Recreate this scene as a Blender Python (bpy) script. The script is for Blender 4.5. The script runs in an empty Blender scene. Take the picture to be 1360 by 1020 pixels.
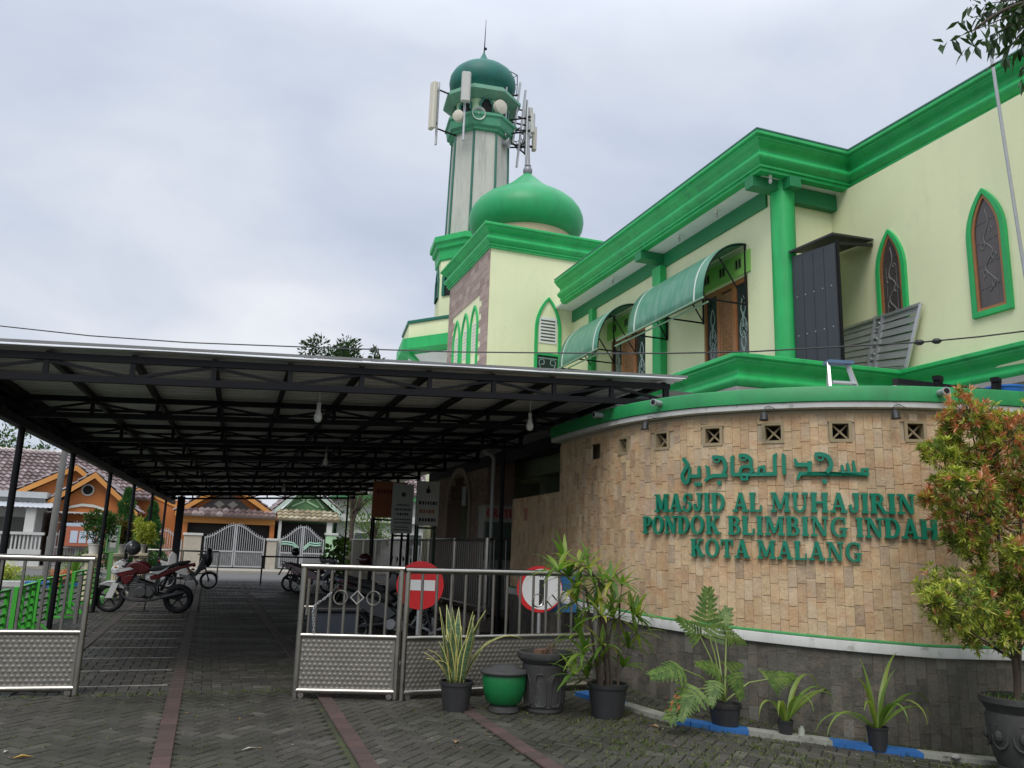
import bpy, math, random
from mathutils import Vector, Matrix, Euler
S = bpy.context.scene
COL = S.collection
rnd = random.Random(11)
PI = math.pi
def R(d): return math.radians(d)
def lerp(a, b, t): return a + (b - a) * t
def clampf(v, a, b): return max(a, min(b, v))
def V(*a): return Vector(a)

# ------------------------------------------------------------------ mesh collector
class MB:
    def __init__(s): s.v = []; s.f = []; s.mi = []; s.cur = 0
    def add(s, vs, fs, M=None):
        n = len(s.v)
        for p in vs:
            p = Vector(p)
            s.v.append(tuple(M @ p) if M else tuple(p))
        for f in fs:
            s.f.append(tuple(i + n for i in f)); s.mi.append(s.cur)
    def bx(s, x0, x1, y0, y1, z0, z1, M=None):
        s.add([(x0,y0,z0),(x1,y0,z0),(x1,y1,z0),(x0,y1,z0),(x0,y0,z1),(x1,y0,z1),(x1,y1,z1),(x0,y1,z1)],
              [(0,3,2,1),(4,5,6,7),(0,1,5,4),(1,2,6,5),(2,3,7,6),(3,0,4,7)], M)
    def box(s, c, d, rz=0, M=None):
        m = Matrix.Translation(c) @ Matrix.Rotation(rz, 4, 'Z')
        if M: m = M @ m
        a, b, h = d[0]/2, d[1]/2, d[2]/2
        s.bx(-a, a, -b, b, -h, h, m)
    def bar(s, a, b, w, h, up=(0,0,1)):
        a = Vector(a); b = Vector(b); d = (b - a); L = d.length
        if L < 1e-6: return
        d /= L; u = Vector(up)
        if abs(d.dot(u)) > .99: u = Vector((0,1,0))
        sx = d.cross(u).normalized(); uz = sx.cross(d).normalized()
        vs = []
        for p in (a, b):
            for i, j in ((-1,-1),(1,-1),(1,1),(-1,1)):
                vs.append(p + sx*i*w/2 + uz*j*h/2)
        s.add(vs, [(0,1,2,3),(7,6,5,4),(0,4,5,1),(1,5,6,2),(2,6,7,3),(3,7,4,0)])
    def tube(s, pts, r, n=8, cap=True):
        pts = [Vector(p) for p in pts]; k = len(pts)
        rs = r if isinstance(r, (list, tuple)) else [r]*k
        ref = None; rings = []
        for i, p in enumerate(pts):
            d = (pts[min(i+1,k-1)] - pts[max(i-1,0)])
            if d.length < 1e-9: d = Vector((0,0,1))
            d.normalize()
            if ref is None:
                ref = Vector((0,0,1)) if abs(d.z) < .9 else Vector((1,0,0))
            a = d.cross(ref)
            if a.length < 1e-5: a = d.cross(Vector((.3,1,.2)))
            a.normalize(); b = a.cross(d).normalized(); ref = b
            rings.append([p + (a*math.cos(2*PI*j/n) + b*math.sin(2*PI*j/n))*rs[i] for j in range(n)])
        vs = [q for g_ in rings for q in g_]; fs = []
        for i in range(k-1):
            for j in range(n):
                fs.append((i*n+j, i*n+(j+1)%n, (i+1)*n+(j+1)%n, (i+1)*n+j))
        if cap:
            fs.append(tuple(range(n-1,-1,-1))); fs.append(tuple((k-1)*n+j for j in range(n)))
        s.add(vs, fs)
    def lathe(s, prof, c=(0,0,0), n=24, M=None, cap=True, ang0=0):
        vs = []; fs = []; k = len(prof)
        for r, z in prof:
            for j in range(n):
                a = 2*PI*j/n + ang0
                vs.append((c[0]+r*math.cos(a), c[1]+r*math.sin(a), c[2]+z))
        for i in range(k-1):
            for j in range(n):
                fs.append((i*n+j, i*n+(j+1)%n, (i+1)*n+(j+1)%n, (i+1)*n+j))
        if cap:
            if prof[0][0] > 1e-4: fs.append(tuple(range(n-1,-1,-1)))
            if prof[-1][0] > 1e-4: fs.append(tuple((k-1)*n+j for j in range(n)))
        s.add(vs, fs, M)
    def prism(s, poly, o, u, v, d):
        o, u, v, d = Vector(o), Vector(u), Vector(v), Vector(d); n = len(poly)
        ar = sum(poly[i][0]*poly[(i+1)%n][1]-poly[(i+1)%n][0]*poly[i][1] for i in range(n))
        flip = (ar > 0) == (u.cross(v).dot(d) > 0)
        if not flip: poly = poly[::-1]
        a = [o+u*x+v*y for x, y in poly]
        vs = a + [p+d for p in a]
        fs = [tuple(range(n-1,-1,-1)), tuple(range(n,2*n))]
        for i in range(n):
            j = (i+1) % n; fs.append((i, j, n+j, n+i))
        s.add(vs, fs)
    def loopframe(s, outer, inner, o, u, v, d):
        """closed ring between two equal-length 2-D loops, extruded by d"""
        o, u, v, d = Vector(o), Vector(u), Vector(v), Vector(d); n = len(outer)
        A = [o+u*x+v*y for x, y in outer]; B = [o+u*x+v*y for x, y in inner]
        vs = A + B + [p+d for p in A] + [p+d for p in B]; fs = []
        for i in range(n):
            j = (i+1) % n
            fs += [(i, j, n+j, n+i), (2*n+i, 3*n+i, 3*n+j, 2*n+j), (i, 2*n+i, 2*n+j, j), (n+i, n+j, 3*n+j, 3*n+i)]
        s.add(vs, fs)
    def sweep(s, prof, path, closed=False, capends=True):
        """profile of (outward, z) along a plan path; outward is to the RIGHT of the direction of travel"""
        P = [Vector((p[0], p[1])) for p in path]; k = len(P); n = len(prof); vs = []; fs = []
        for i in range(k):
            if closed: a, b, c = P[i-1], P[i], P[(i+1) % k]
            else: a, b, c = P[max(i-1,0)], P[i], P[min(i+1,k-1)]
            d1 = (b-a) if (b-a).length > 1e-9 else (c-b); d2 = (c-b) if (c-b).length > 1e-9 else (b-a)
            d1 = d1.normalized(); d2 = d2.normalized()
            n1 = Vector((d1.y,-d1.x)); n2 = Vector((d2.y,-d2.x)); m = n1+n2
            m = m/max(m.dot(n1), .2)
            for o_, z in prof:
                q = b + m*o_; zz = z(i) if callable(z) else z
                vs.append((q.x, q.y, zz))
        rng = k if closed else k-1
        for i in range(rng):
            i2 = (i+1) % k
            for j in range(n-1):
                fs.append((i*n+j, i2*n+j, i2*n+j+1, i*n+j+1))
        if not closed and capends and n > 2:
            fs.append(tuple(range(n))); fs.append(tuple((k-1)*n+j for j in range(n-1,-1,-1)))
        s.add(vs, fs)
    def ell(s, c, r, n=14, m=9, M=None):
        prof = []
        for i in range(m+1):
            a = -PI/2 + PI*i/m
            prof.append((max(math.cos(a), 1e-5), math.sin(a)))
        mm = Matrix.Translation(c) @ Matrix.Diagonal((r[0], r[1], r[2], 1))
        if M: mm = M @ mm
        s.lathe(prof, (0,0,0), n, mm, cap=False)
    def strip(s, L, Rr):
        n = len(L); s.add(list(L)+list(Rr), [(i, i+1, n+i+1, n+i) for i in range(n-1)])

_WL = {}
def wl(o): return _WL.get(o.as_pointer(), Vector((0,0,0))) if o else Vector((0,0,0))
def build(name, mb, mats, parent=None, smooth=False, ang=40, bevel=0, loc=None, label=None, kind=None, bseg=2):
    off = wl(parent) if parent else (Vector(loc) if loc is not None else Vector((0,0,0)))
    me = bpy.data.meshes.new(name)
    me.from_pydata([(x-off.x, y-off.y, z-off.z) for x, y, z in mb.v], [], mb.f)
    if not isinstance(mats, (list, tuple)): mats = [mats]
    for m in mats: me.materials.append(m)
    if len(mats) > 1: me.polygons.foreach_set('material_index', [min(i, len(mats)-1) for i in mb.mi])
    me.validate()
    if smooth:
        me.polygons.foreach_set('use_smooth', [True]*len(me.polygons)); me.set_sharp_from_angle(angle=R(ang))
    me.update()
    o = bpy.data.objects.new(name, me); COL.objects.link(o)
    if parent: o.parent = parent; _WL[o.as_pointer()] = wl(parent)
    else: o.location = off; _WL[o.as_pointer()] = off
    if bevel:
        b = o.modifiers.new('bevel', 'BEVEL'); b.width = bevel; b.segments = bseg; b.limit_method = 'ANGLE'; b.angle_limit = R(35)
        b.harden_normals = False
    if label: o['label'] = label
    if kind: o['kind'] = kind
    return o
def tag(o, label, cat, group=None):
    o['label'] = label; o['category'] = cat
    if group: o['group'] = group
    return o
def thing(name, label, cat, loc=(0,0,0), group=None):
    o = bpy.data.objects.new(name, None); COL.objects.link(o); o.location = loc; o.empty_display_size = .2
    _WL[o.as_pointer()] = Vector(loc)
    return tag(o, label, cat, group)
KIDS = {}
def dup(root, loc, rot=None, label=None, group=None, scale=None):
    r = root.copy(); COL.objects.link(r); r.location = loc
    if rot is not None: r.rotation_euler = rot if isinstance(rot, (tuple, list)) else (0,0,rot)
    if scale: r.scale = (scale,)*3
    if label: r['label'] = label
    if group: r['group'] = group
    for ch in [c for c in bpy.data.objects if c.parent == root]:
        c = ch.copy(); COL.objects.link(c); c.parent = r
        for g_ in [q for q in bpy.data.objects if q.parent == ch]:
            d = g_.copy(); COL.objects.link(d); d.parent = c
    return r
def struct(name, mb, m, **k):
    o = build(name, mb, m, **k); o['kind'] = 'structure'; return o

# ------------------------------------------------------------------ materials
def nt(name):
    m = bpy.data.materials.new(name); m.use_nodes = True
    t = m.node_tree; b = t.nodes['Principled BSDF']; return m, t, b
def node(t, typ, **k):
    n = t.nodes.new(typ)
    for a, v in k.items():
        if a.startswith('i_'):
            key = a[2:]; key = int(key) if key.isdigit() else key.replace('_', ' ')
            n.inputs[key].default_value = v
        else: setattr(n, a, v)
    return n
def ramp(t, fac, stops, interp='LINEAR'):
    r = t.nodes.new('ShaderNodeValToRGB'); e = r.color_ramp; e.interpolation = interp
    while len(e.elements) > 1: e.elements.remove(e.elements[-1])
    e.elements[0].position = stops[0][0]; e.elements[0].color = (*stops[0][1], 1)
    for p, c in stops[1:]:
        q = e.elements.new(p); q.color = (*c, 1)
    t.links.new(fac, r.inputs[0]); return r.outputs[0]
def mixc(t, fac, a, b, typ='MIX'):
    n = t.nodes.new('ShaderNodeMix'); n.data_type = 'RGBA'; n.blend_type = typ
    for s_, v in ((n.inputs[0], fac), (n.inputs[6], a), (n.inputs[7], b)):
        if hasattr(v, 'links') or isinstance(v, bpy.types.NodeSocket): t.links.new(v, s_)
        elif isinstance(v, (int, float)): s_.default_value = v
        else: s_.default_value = (*v, 1) if len(v) == 3 else v
    return n.outputs[2]
def mth(t, op, a, b=None, c=None, clamp=False):
    n = t.nodes.new('ShaderNodeMath'); n.operation = op; n.use_clamp = clamp
    for i, v in enumerate((a, b, c)):
        if v is None: continue
        if isinstance(v, (int, float)): n.inputs[i].default_value = v
        else: t.links.new(v, n.inputs[i])
    return n.outputs[0]
def noise_(t, vec, scale, detail=4, rough=.55):
    n = t.nodes.new('ShaderNodeTexNoise'); n.inputs['Scale'].default_value = scale
    n.inputs['Detail'].default_value = detail; n.inputs['Roughness'].default_value = rough
    t.links.new(vec, n.inputs['Vector']); return n.outputs['Fac']
def mapping(t, vec, sc=(1,1,1), rot=(0,0,0)):
    n = t.nodes.new('ShaderNodeMapping'); n.inputs['Scale'].default_value = sc; n.inputs['Rotation'].default_value = rot
    t.links.new(vec, n.inputs['Vector']); return n.outputs[0]
def bump_(t, b, h, strength=.3, dist=.02):
    n = t.nodes.new('ShaderNodeBump'); n.inputs['Strength'].default_value = strength; n.inputs['Distance'].default_value = dist
    t.links.new(h, n.inputs['Height']); t.links.new(n.outputs[0], b.inputs['Normal'])
_MC = {}
def M(name, col, rough=.6, metal=0, var=.12, scale=5, bump=0, bscale=30, island=0, streak=0, streakcol=None, spec=.5,
      coat=0, ramp_stops=None, bdist=.01, trans=0, spots=None, rvar=.0):
    """general procedural material: noise mottling, optional per-island variation, rain streaks, spots, bump"""
    if name in _MC: return _MC[name]
    m, t, b = nt(name); tc = t.nodes.new('ShaderNodeTexCoord'); ob = tc.outputs['Object']
    n1 = noise_(t, ob, scale, 5); n2 = noise_(t, ob, scale*.21, 3)
    if ramp_stops:
        g_ = t.nodes.new('ShaderNodeNewGeometry')
        c = ramp(t, g_.outputs['Random Per Island'], ramp_stops)
    else: c = None
    f = mth(t, 'ADD', mth(t, 'MULTIPLY', n1, .6), mth(t, 'MULTIPLY', n2, .4))
    val = mth(t, 'MULTIPLY_ADD', f, var*3.2, 1-var*1.6)
    if island and not ramp_stops:
        g_ = t.nodes.new('ShaderNodeNewGeometry')
        val = mth(t, 'MULTIPLY', val, mth(t, 'MULTIPLY_ADD', g_.outputs['Random Per Island'], 2*island, 1-island))
    cc = t.nodes.new('ShaderNodeCombineColor')
    for i in range(3): t.links.new(val, cc.inputs[i])
    c = mixc(t, 1.0, c if c is not None else col, cc.outputs[0], 'MULTIPLY')
    if streak:
        sn = noise_(t, mapping(t, ob, (1.5,1.5,.13)), 2.0, 6, .7)
        sf = mth(t, 'MULTIPLY', ramp(t, sn, [(.50,(0,0,0)),(.72,(1,1,1))]), streak)
        c = mixc(t, sf, c, streakcol or tuple(x*.55 for x in col))
    if spots:
        sc, amt, scol = spots
        sp = noise_(t, ob, sc, 6, .7)
        sf = mth(t, 'MULTIPLY', ramp(t, sp, [(.56,(0,0,0)),(.66,(1,1,1))]), amt)
        c = mixc(t, sf, c, scol)
    t.links.new(c, b.inputs['Base Color'])
    b.inputs['Roughness'].default_value = rough; b.inputs['Metallic'].default_value = metal
    if rvar: t.links.new(mth(t, 'MULTIPLY_ADD', n1, rvar*2, rough-rvar), b.inputs['Roughness'])
    b.inputs['Specular IOR Level'].default_value = spec
    if coat: b.inputs['Coat Weight'].default_value = coat; b.inputs['Coat Roughness'].default_value = .15
    if bump: bump_(t, b, noise_(t, ob, bscale, 6, .6), bump, bdist)
    _MC[name] = m; return m
def leafmat(name, stops, rough=.45, transl=.35):
    if name in _MC: return _MC[name]
    m, t, b = nt(name); g_ = t.nodes.new('ShaderNodeNewGeometry'); tc = t.nodes.new('ShaderNodeTexCoord')
    c = ramp(t, g_.outputs['Random Per Island'], stops)
    n = noise_(t, tc.outputs['Object'], 14, 3)
    c = mixc(t, mth(t, 'MULTIPLY', n, .5), c, tuple(x*.8 for x in stops[0][1]))
    t.links.new(c, b.inputs['Base Color']); b.inputs['Roughness'].default_value = rough
    b.inputs['Specular IOR Level'].default_value = .35
    tr = t.nodes.new('ShaderNodeBsdfTranslucent'); t.links.new(mixc(t, 1, c, (1.0,1.15,.5), 'MULTIPLY'), tr.inputs[0])
    mx = t.nodes.new('ShaderNodeMixShader'); mx.inputs[0].default_value = transl
    t.links.new(b.outputs[0], mx.inputs[1]); t.links.new(tr.outputs[0], mx.inputs[2])
    t.links.new(mx.outputs[0], t.nodes['Material Output'].inputs[0])
    _MC[name] = m; return m

GREEN = M('green_paint', (.020,.42,.110), .48, var=.2, scale=2.2, streak=.6, streakcol=(.014,.20,.07), bump=.14, spots=(7,.18,(.06,.36,.16)), bscale=25)
GREEN_D = M('weathered_dark_green_paint', (.008,.13,.085), .4, var=.2, scale=4, streak=.5, streakcol=(.02,.07,.06))
GREEN_CAP = M('green_roof_edge_paint', (.016,.26,.072), .5, var=.22, scale=5, streak=.5, streakcol=(.02,.09,.05), bump=.1)
YELLOW = M('pale_lime_wall_paint', (.76,.78,.49), .75, var=.08, scale=1.3, streak=.22, streakcol=(.60,.61,.36), bump=.2, bscale=45, spots=(1.3,.30,(.62,.62,.42)))
LIME = M('bright_lime_paint', (.26,.56,.12), .7, var=.08, scale=3)
WHITE_P = M('white_soffit_paint', (.72,.74,.70), .8, var=.06, scale=2, streak=.15)
WHITE_DIRTY = M('dirty_white_paint', (.55,.55,.52), .75, var=.15, scale=5, spots=(9,.6,(.2,.21,.17)), streak=.4, streakcol=(.25,.26,.2))
MINW = M('stained_minaret_render', (.52,.52,.46), .85, var=.12, scale=2.5, streak=.75, streakcol=(.26,.27,.25), bump=.15, bscale=30, spots=(5,.35,(.30,.31,.29)))
PALE_GREEN = M('pale_green_paint', (.42,.62,.36), .7, var=.1, scale=3, streak=.4, streakcol=(.25,.35,.24))
DRUM = M('tan_drum_stone', (.52,.42,.27), .8, var=.15, scale=8)
STEEL_BLK = M('black_painted_steel', (.010,.010,.012), .5, var=.2, scale=12, rvar=.1, spec=.16)
DARKMET = M('dark_sheet_metal', (.045,.05,.06), .5, metal=.2, var=.15, scale=3, streak=.3, streakcol=(.07,.07,.075), bump=.03, bscale=8)
SHEET = M('grey_roof_sheet', (.30,.30,.31), .5, metal=.25, var=.12, scale=3, streak=.25, streakcol=(.2,.19,.18))
STAIN = M('stainless_steel', (.42,.395,.35), .30, metal=1, var=.12, scale=9, rvar=.1)
STAIN_D = M('worn_stainless_steel', (.25,.235,.21), .42, metal=.9, var=.2, scale=7, rvar=.1)
GALV = M('galvanised_pipe', (.42,.43,.44), .5, metal=.5, var=.18, scale=12)
ALU = M('bare_aluminium', (.62,.63,.64), .4, metal=.8, var=.1, scale=8)
BLKPL = M('black_plastic', (.016,.016,.017), .5, var=.25, scale=9, rvar=.12)
TYRE = M('tyre_rubber', (.012,.012,.013), .8, var=.2, scale=20, bump=.2, bscale=80)
WOOD = M('orange_brown_wood', (.33,.135,.05), .45, var=.25, scale=7)
WOOD_D = M('dark_carved_wood', (.17,.085,.04), .5, var=.3, scale=10)
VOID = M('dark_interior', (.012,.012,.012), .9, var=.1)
CONC = M('grey_concrete', (.30,.29,.27), .85, var=.18, scale=4, bump=.2, bscale=30, spots=(4,.5,(.16,.16,.14)))
ANT = M('antenna_grey_plastic', (.50,.50,.46), .55, var=.08, scale=4, streak=.25)
ANT_C = M('cream_antenna_plastic', (.60,.56,.46), .55, var=.08, scale=4, streak=.25)
def glassmat(name, col, rough=.08):
    if name in _MC: return _MC[name]
    m, t, b = nt(name); tc = t.nodes.new('ShaderNodeTexCoord')
    n = noise_(t, tc.outputs['Object'], 3, 3)
    t.links.new(mixc(t, n, tuple(x*.6 for x in col), tuple(min(1,x*1.4) for x in col)), b.inputs['Base Color'])
    b.inputs['Roughness'].default_value = rough; b.inputs['Specular IOR Level'].default_value = .6
    bump_(t, b, noise_(t, tc.outputs['Object'], 2.5, 2), .03, .02)
    _MC[name] = m; return m
GLASS = glassmat('dark_window_glass', (.03,.045,.04)); GLASS_P = glassmat('leaded_purple_glass', (.075,.062,.06), .25)
FROST = M('frosted_glass_ornament', (.22,.30,.28), .6, var=.1)

# ------------------------------------------------------------------ leaves and plants
def blade(mb, base, az, el, L, w, droop=.5, n=5, fold=.15, tip=.02, wmid=.45, twist=0, root=.35):
    """one strap leaf: starts at elevation el, bends down by droop radians over its length"""
    p = Vector(base); Ls = []; Rs = []; Cs = []
    for i in range(n+1):
        t_ = i/n
        e = el - droop*t_*t_
        d = Vector((math.cos(az)*math.cos(e), math.sin(az)*math.cos(e), math.sin(e)))
        side = Vector((-math.sin(az+twist*t_), math.cos(az+twist*t_), 0)); up = side.cross(d)*-1
        ww = w*(root + (1-root)*min(1, t_/wmid)) if t_ < wmid else w*max(tip, (1-(t_-wmid)/(1-wmid))**.8)
        Ls.append(p + side*ww/2 + up*fold*ww); Rs.append(p - side*ww/2 + up*fold*ww); Cs.append(p.copy())
        p = p + d*L/n
    m = len(Cs)
    mb.add(Ls + Cs + Rs, [(i, i+1, m+i+1, m+i) for i in range(n)] + [(m+i, m+i+1, 2*m+i+1, 2*m+i) for i in range(n)])
    return p
def leaf(mb, p, d, L, w, roll=0, curl=.15):
    d = Vector(d).normalized(); up = Vector((0,0,1)) if abs(d.z) < .95 else Vector((1,0,0))
    s_ = d.cross(up).normalized(); u = s_.cross(d)
    s2 = s_*math.cos(roll) + u*math.sin(roll); u2 = u*math.cos(roll) - s_*math.sin(roll)
    p = Vector(p); q = p + d*L
    mb.add([p, p + d*L*.45 + s2*w/2 + u2*curl*w, q - u2*curl*L*.3, p + d*L*.45 - s2*w/2 + u2*curl*w, p + d*L*.5 - u2*.02*L],
           [(0,4,1),(1,4,2),(2,4,3),(3,4,0)])
def rdir(r=rnd):
    z = r.uniform(-1,1); a = r.uniform(0,2*PI); q = math.sqrt(1-z*z); return Vector((q*math.cos(a), q*math.sin(a), z))
def whorl(mb, p, axis, n, L, w, spread=.9, r=rnd):
    axis = Vector(axis).normalized(); up = Vector((0,0,1)) if abs(axis.z) < .9 else Vector((1,0,0))
    a = axis.cross(up).normalized(); b = a.cross(axis)
    o = r.uniform(0, 6.28)
    for i in range(n):
        an = o + i*2.4; sp = spread*r.uniform(.7,1.2)
        d = axis*math.cos(sp) + (a*math.cos(an) + b*math.sin(an))*math.sin(sp)
        leaf(mb, p + axis*(-.02*i/n), d, L*r.uniform(.7,1.15), w*r.uniform(.8,1.15), r.uniform(-.6,.6))
LEAF_G = leafmat('mid_green_leaves', [(0,(.028,.075,.016)),(.5,(.055,.13,.025)),(1,(.10,.19,.04))])
LEAF_D = leafmat('dark_green_leaves', [(0,(.018,.045,.014)),(.6,(.035,.08,.02)),(1,(.06,.12,.03))])
LEAF_L = leafmat('light_green_leaves', [(0,(.07,.15,.025)),(.6,(.13,.23,.035)),(1,(.22,.30,.05))])
LEAF_Y = leafmat('yellow_green_leaves', [(0,(.32,.40,.055)),(.5,(.52,.55,.08)),(1,(.70,.64,.14))], .45, .26)
LEAF_R = leafmat('red_young_leaves', [(0,(.58,.16,.09)),(.5,(.80,.34,.20)),(1,(.82,.56,.28))], .45, .26)
LEAF_GY = leafmat('grey_green_leaves', [(0,(.05,.085,.05)),(.6,(.09,.13,.08)),(1,(.15,.19,.12))])
BARK = M('brown_bark', (.075,.055,.04), .9, var=.3, scale=15, bump=.5, bscale=40)
STEM_G = M('green_stem', (.15,.22,.06), .6, var=.2, scale=20)
SOIL = M('dark_potting_soil', (.035,.027,.02), .95, var=.4, scale=30, bump=.6, bscale=60)
def crown(mb, c, r, n, L, w, seed=1, clump=16, shell=.45, up=.25):
    """leaf clumps spread through an ellipsoid volume with gaps"""
    q = random.Random(seed); cl = []
    for i in range(clump):
        d = rdir(q); k = q.uniform(shell, 1); cl.append((Vector((c[0]+d.x*r[0]*k, c[1]+d.y*r[1]*k, c[2]+d.z*r[2]*k)), q.uniform(.25,.5)))
    for i in range(n):
        p, s_ = cl[i % clump]; d = rdir(q); k = q.random()**.5
        pp = p + Vector((d.x*r[0], d.y*r[1], d.z*r[2]))*s_*k
        dd = (d + Vector((0,0,up)) + rdir(q)*.5)
        leaf(mb, pp, dd, L*q.uniform(.7,1.2), w*q.uniform(.7,1.2), q.uniform(-1,1))
    return cl
def tree(name, label, cat, x, y, z0, h, cr, n, L, w, lm, seed=1, clump=18, group=None, trunk_r=.12, cz=None):
    t = thing(name, label, cat, (x,y,z0), group); cb = MB()
    cz = cz or h - cr[2]
    cl = crown(cb, (x,y,z0+cz), cr, n, L, w, seed, clump)
    tb = MB(); top = Vector((x,y,z0+cz)); q = random.Random(seed+5)
    tb.tube([(x,y,z0-.05),(x+q.uniform(-.1,.1),y,z0+cz*.5),top], [trunk_r,trunk_r*.8,trunk_r*.45], 8)
    for p, s_ in cl:
        st = Vector((x,y,z0+cz*q.uniform(.45,1))); mid = (st+p)/2 + Vector((0,0,.1*h*q.random()))
        tb.tube([st, mid, p], [trunk_r*.4, trunk_r*.25, trunk_r*.08], 5)
    build('trunk', tb, BARK, t, smooth=True); build('crown', cb, lm, t)
    return t
# ------------------------------------------------------------------ ground
def gz(x, y):
    return -.025*clampf(9-y, 0, 12) - .06*clampf(x-4, 0, 4)*clampf((9-y)/2, 0, 1)
CP = [(4.86,13.2),(4.82,12.3),(4.75,11.2),(4.72,10.1),(4.76,9.0),(4.9,8.36),(5.09,7.9),(5.28,7.62),(5.64,7.2),(6.03,6.86),(6.52,6.57),(6.93,6.39),(7.8,6.16),(8.9,6.05),(10.0,6.02)]
def catmull(P, n=12):
    o = []; Q = [P[0]] + P + [P[-1]]
    for i in range(1, len(Q)-2):
        a, b, c, d = [Vector(q) for q in Q[i-1:i+3]]
        for k in range(n):
            t = k/n
            o.append(.5*((2*b)+(c-a)*t+(2*a-5*b+4*c-d)*t*t+(3*b-a-3*c+d)*t**3))
    o.append(Vector(P[-1])); return o
WC = catmull(CP); WS = [0]
for i in range(1, len(WC)): WS.append(WS[-1] + (WC[i]-WC[i-1]).length)
def wp(s, out=0):
    """point and outward normal of the curved wall at arc length s"""
    i = 0
    while i < len(WS)-2 and WS[i+1] < s: i += 1
    e = WC[i+1]-WC[i]; t = (s-WS[i])/(WS[i+1]-WS[i]); p = WC[i]+e*t
    k = 3; a = WC[max(i-k,0)]; b = WC[min(i+1+k,len(WC)-1)]
    tn = (b-a).normalized(); n = Vector((tn.y,-tn.x))
    return p+n*out, n, tn
def inside_wall(x, y):
    best = 9e9; sg = 0
    for i in range(0, len(WC)-1, 3):
        j = min(i+3, len(WC)-1); e = WC[j]-WC[i]; w = Vector((x,y))-WC[i]; t = clampf(w.dot(e)/e.dot(e),0,1)
        d = (w-e*t).length
        if d < best: best = d; sg = (e.x*w.y-e.y*w.x)
    return sg > 0, best     # left of travel = behind the face

m, t, b = nt('joint_soil'); tc = node(t, 'ShaderNodeTexCoord')
n1 = noise_(t, tc.outputs['Object'], .8, 5); n2 = noise_(t, tc.outputs['Object'], 18, 4)
c = mixc(t, ramp(t, n1, [(.4,(0,0,0)),(.62,(1,1,1))]), (.028,.026,.020), (.060,.072,.022))
c = mixc(t, mth(t,'MULTIPLY',n2,.6), c, (.018,.017,.014)); t.links.new(c, b.inputs['Base Color']); b.inputs['Roughness'].default_value = .95
JOINT = m
g = MB()
xs = [-400,-120,-50,-20,-8] + [i*.5 for i in range(-12,25)] + [16,24,50,120,400]
ys = [-60,-20,-8] + [i*.5 for i in range(-6,21)] + [14,20,32,60,120,400]
g.add([(x,y,gz(x,y)-.012) for y in ys for x in xs],
      [(j*len(xs)+i, j*len(xs)+i+1, (j+1)*len(xs)+i+1, (j+1)*len(xs)+i) for j in range(len(ys)-1) for i in range(len(xs)-1)])
struct('ground', g, JOINT)

# pavers laid one by one in herringbone, kept clear of the red courses and of the wall
m, t, b = nt('grey_concrete_pavers'); tc = node(t, 'ShaderNodeTexCoord'); gm = node(t, 'ShaderNodeNewGeometry'); ob = tc.outputs['Object']
c = ramp(t, gm.outputs['Random Per Island'], [(0,(.038,.034,.027)),(.45,(.056,.051,.041)),(.8,(.076,.069,.056)),(.95,(.10,.092,.074)),(1,(.15,.138,.11))])
n1 = noise_(t, ob, .55, 4); n2 = noise_(t, ob, 9, 5); n3 = noise_(t, ob, 60, 4); n4 = noise_(t, mapping(t, ob, (.35,1.6,1)), 1.1, 5)
c = mixc(t, mth(t,'MULTIPLY',ramp(t, n1, [(.42,(0,0,0)),(.66,(1,1,1))]),.75), c, (.040,.045,.017))
c = mixc(t, mth(t,'MULTIPLY',ramp(t, n4, [(.46,(0,0,0)),(.62,(1,1,1))]),.6), c, (.026,.024,.019))
c = mixc(t, mth(t,'MULTIPLY',n2,.7), c, (.034,.031,.025)); c = mixc(t, mth(t,'MULTIPLY',ramp(t,n3,[(.55,(0,0,0)),(.75,(1,1,1))]),.35), c, (.17,.16,.14))
t.links.new(c, b.inputs['Base Color']); b.inputs['Specular IOR Level'].default_value = .45
t.links.new(ramp(t, n4, [(.40,(.80,.80,.80)),(.62,(.46,.46,.46))]), b.inputs['Roughness'])
bump_(t, b, n3, .35, .006); PAVER = m
m, t, b = nt('red_concrete_pavers'); tc = node(t, 'ShaderNodeTexCoord'); gm = node(t, 'ShaderNodeNewGeometry'); ob = tc.outputs['Object']
c = ramp(t, gm.outputs['Random Per Island'], [(0,(.058,.032,.027)),(.5,(.082,.043,.037)),(1,(.115,.060,.052))])
sep = node(t, 'ShaderNodeSeparateXYZ'); t.links.new(ob, sep.inputs[0])
worn = mth(t, 'MULTIPLY', mth(t, 'SUBTRACT', sep.outputs[1], 8.6, clamp=False), .35, clamp=True)
c = mixc(t, mth(t,'MULTIPLY',worn,.75), c, (.078,.066,.056))
c = mixc(t, mth(t,'MULTIPLY',noise_(t, ob, 7, 5),.8), c, (.055,.045,.038)); t.links.new(c, b.inputs['Base Color']); b.inputs['Roughness'].default_value = .7
bump_(t, b, noise_(t, ob, 60, 4), .35, .006); PAVER_R = m
STRIPS = [  # plan lines of the red courses: x at y0, y0, x at y1, y1
    (-.16,3.6,-.09,34.2), (1.27,3.6,1.24,31), (2.66,3.6,2.5,8.55), (-1.50,9.3,-1.36,31)]
def strip_x(sx, y): return lerp(sx[0], sx[2], (y-sx[1])/(sx[3]-sx[1]))
pv = MB(); pr = MB()
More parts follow.
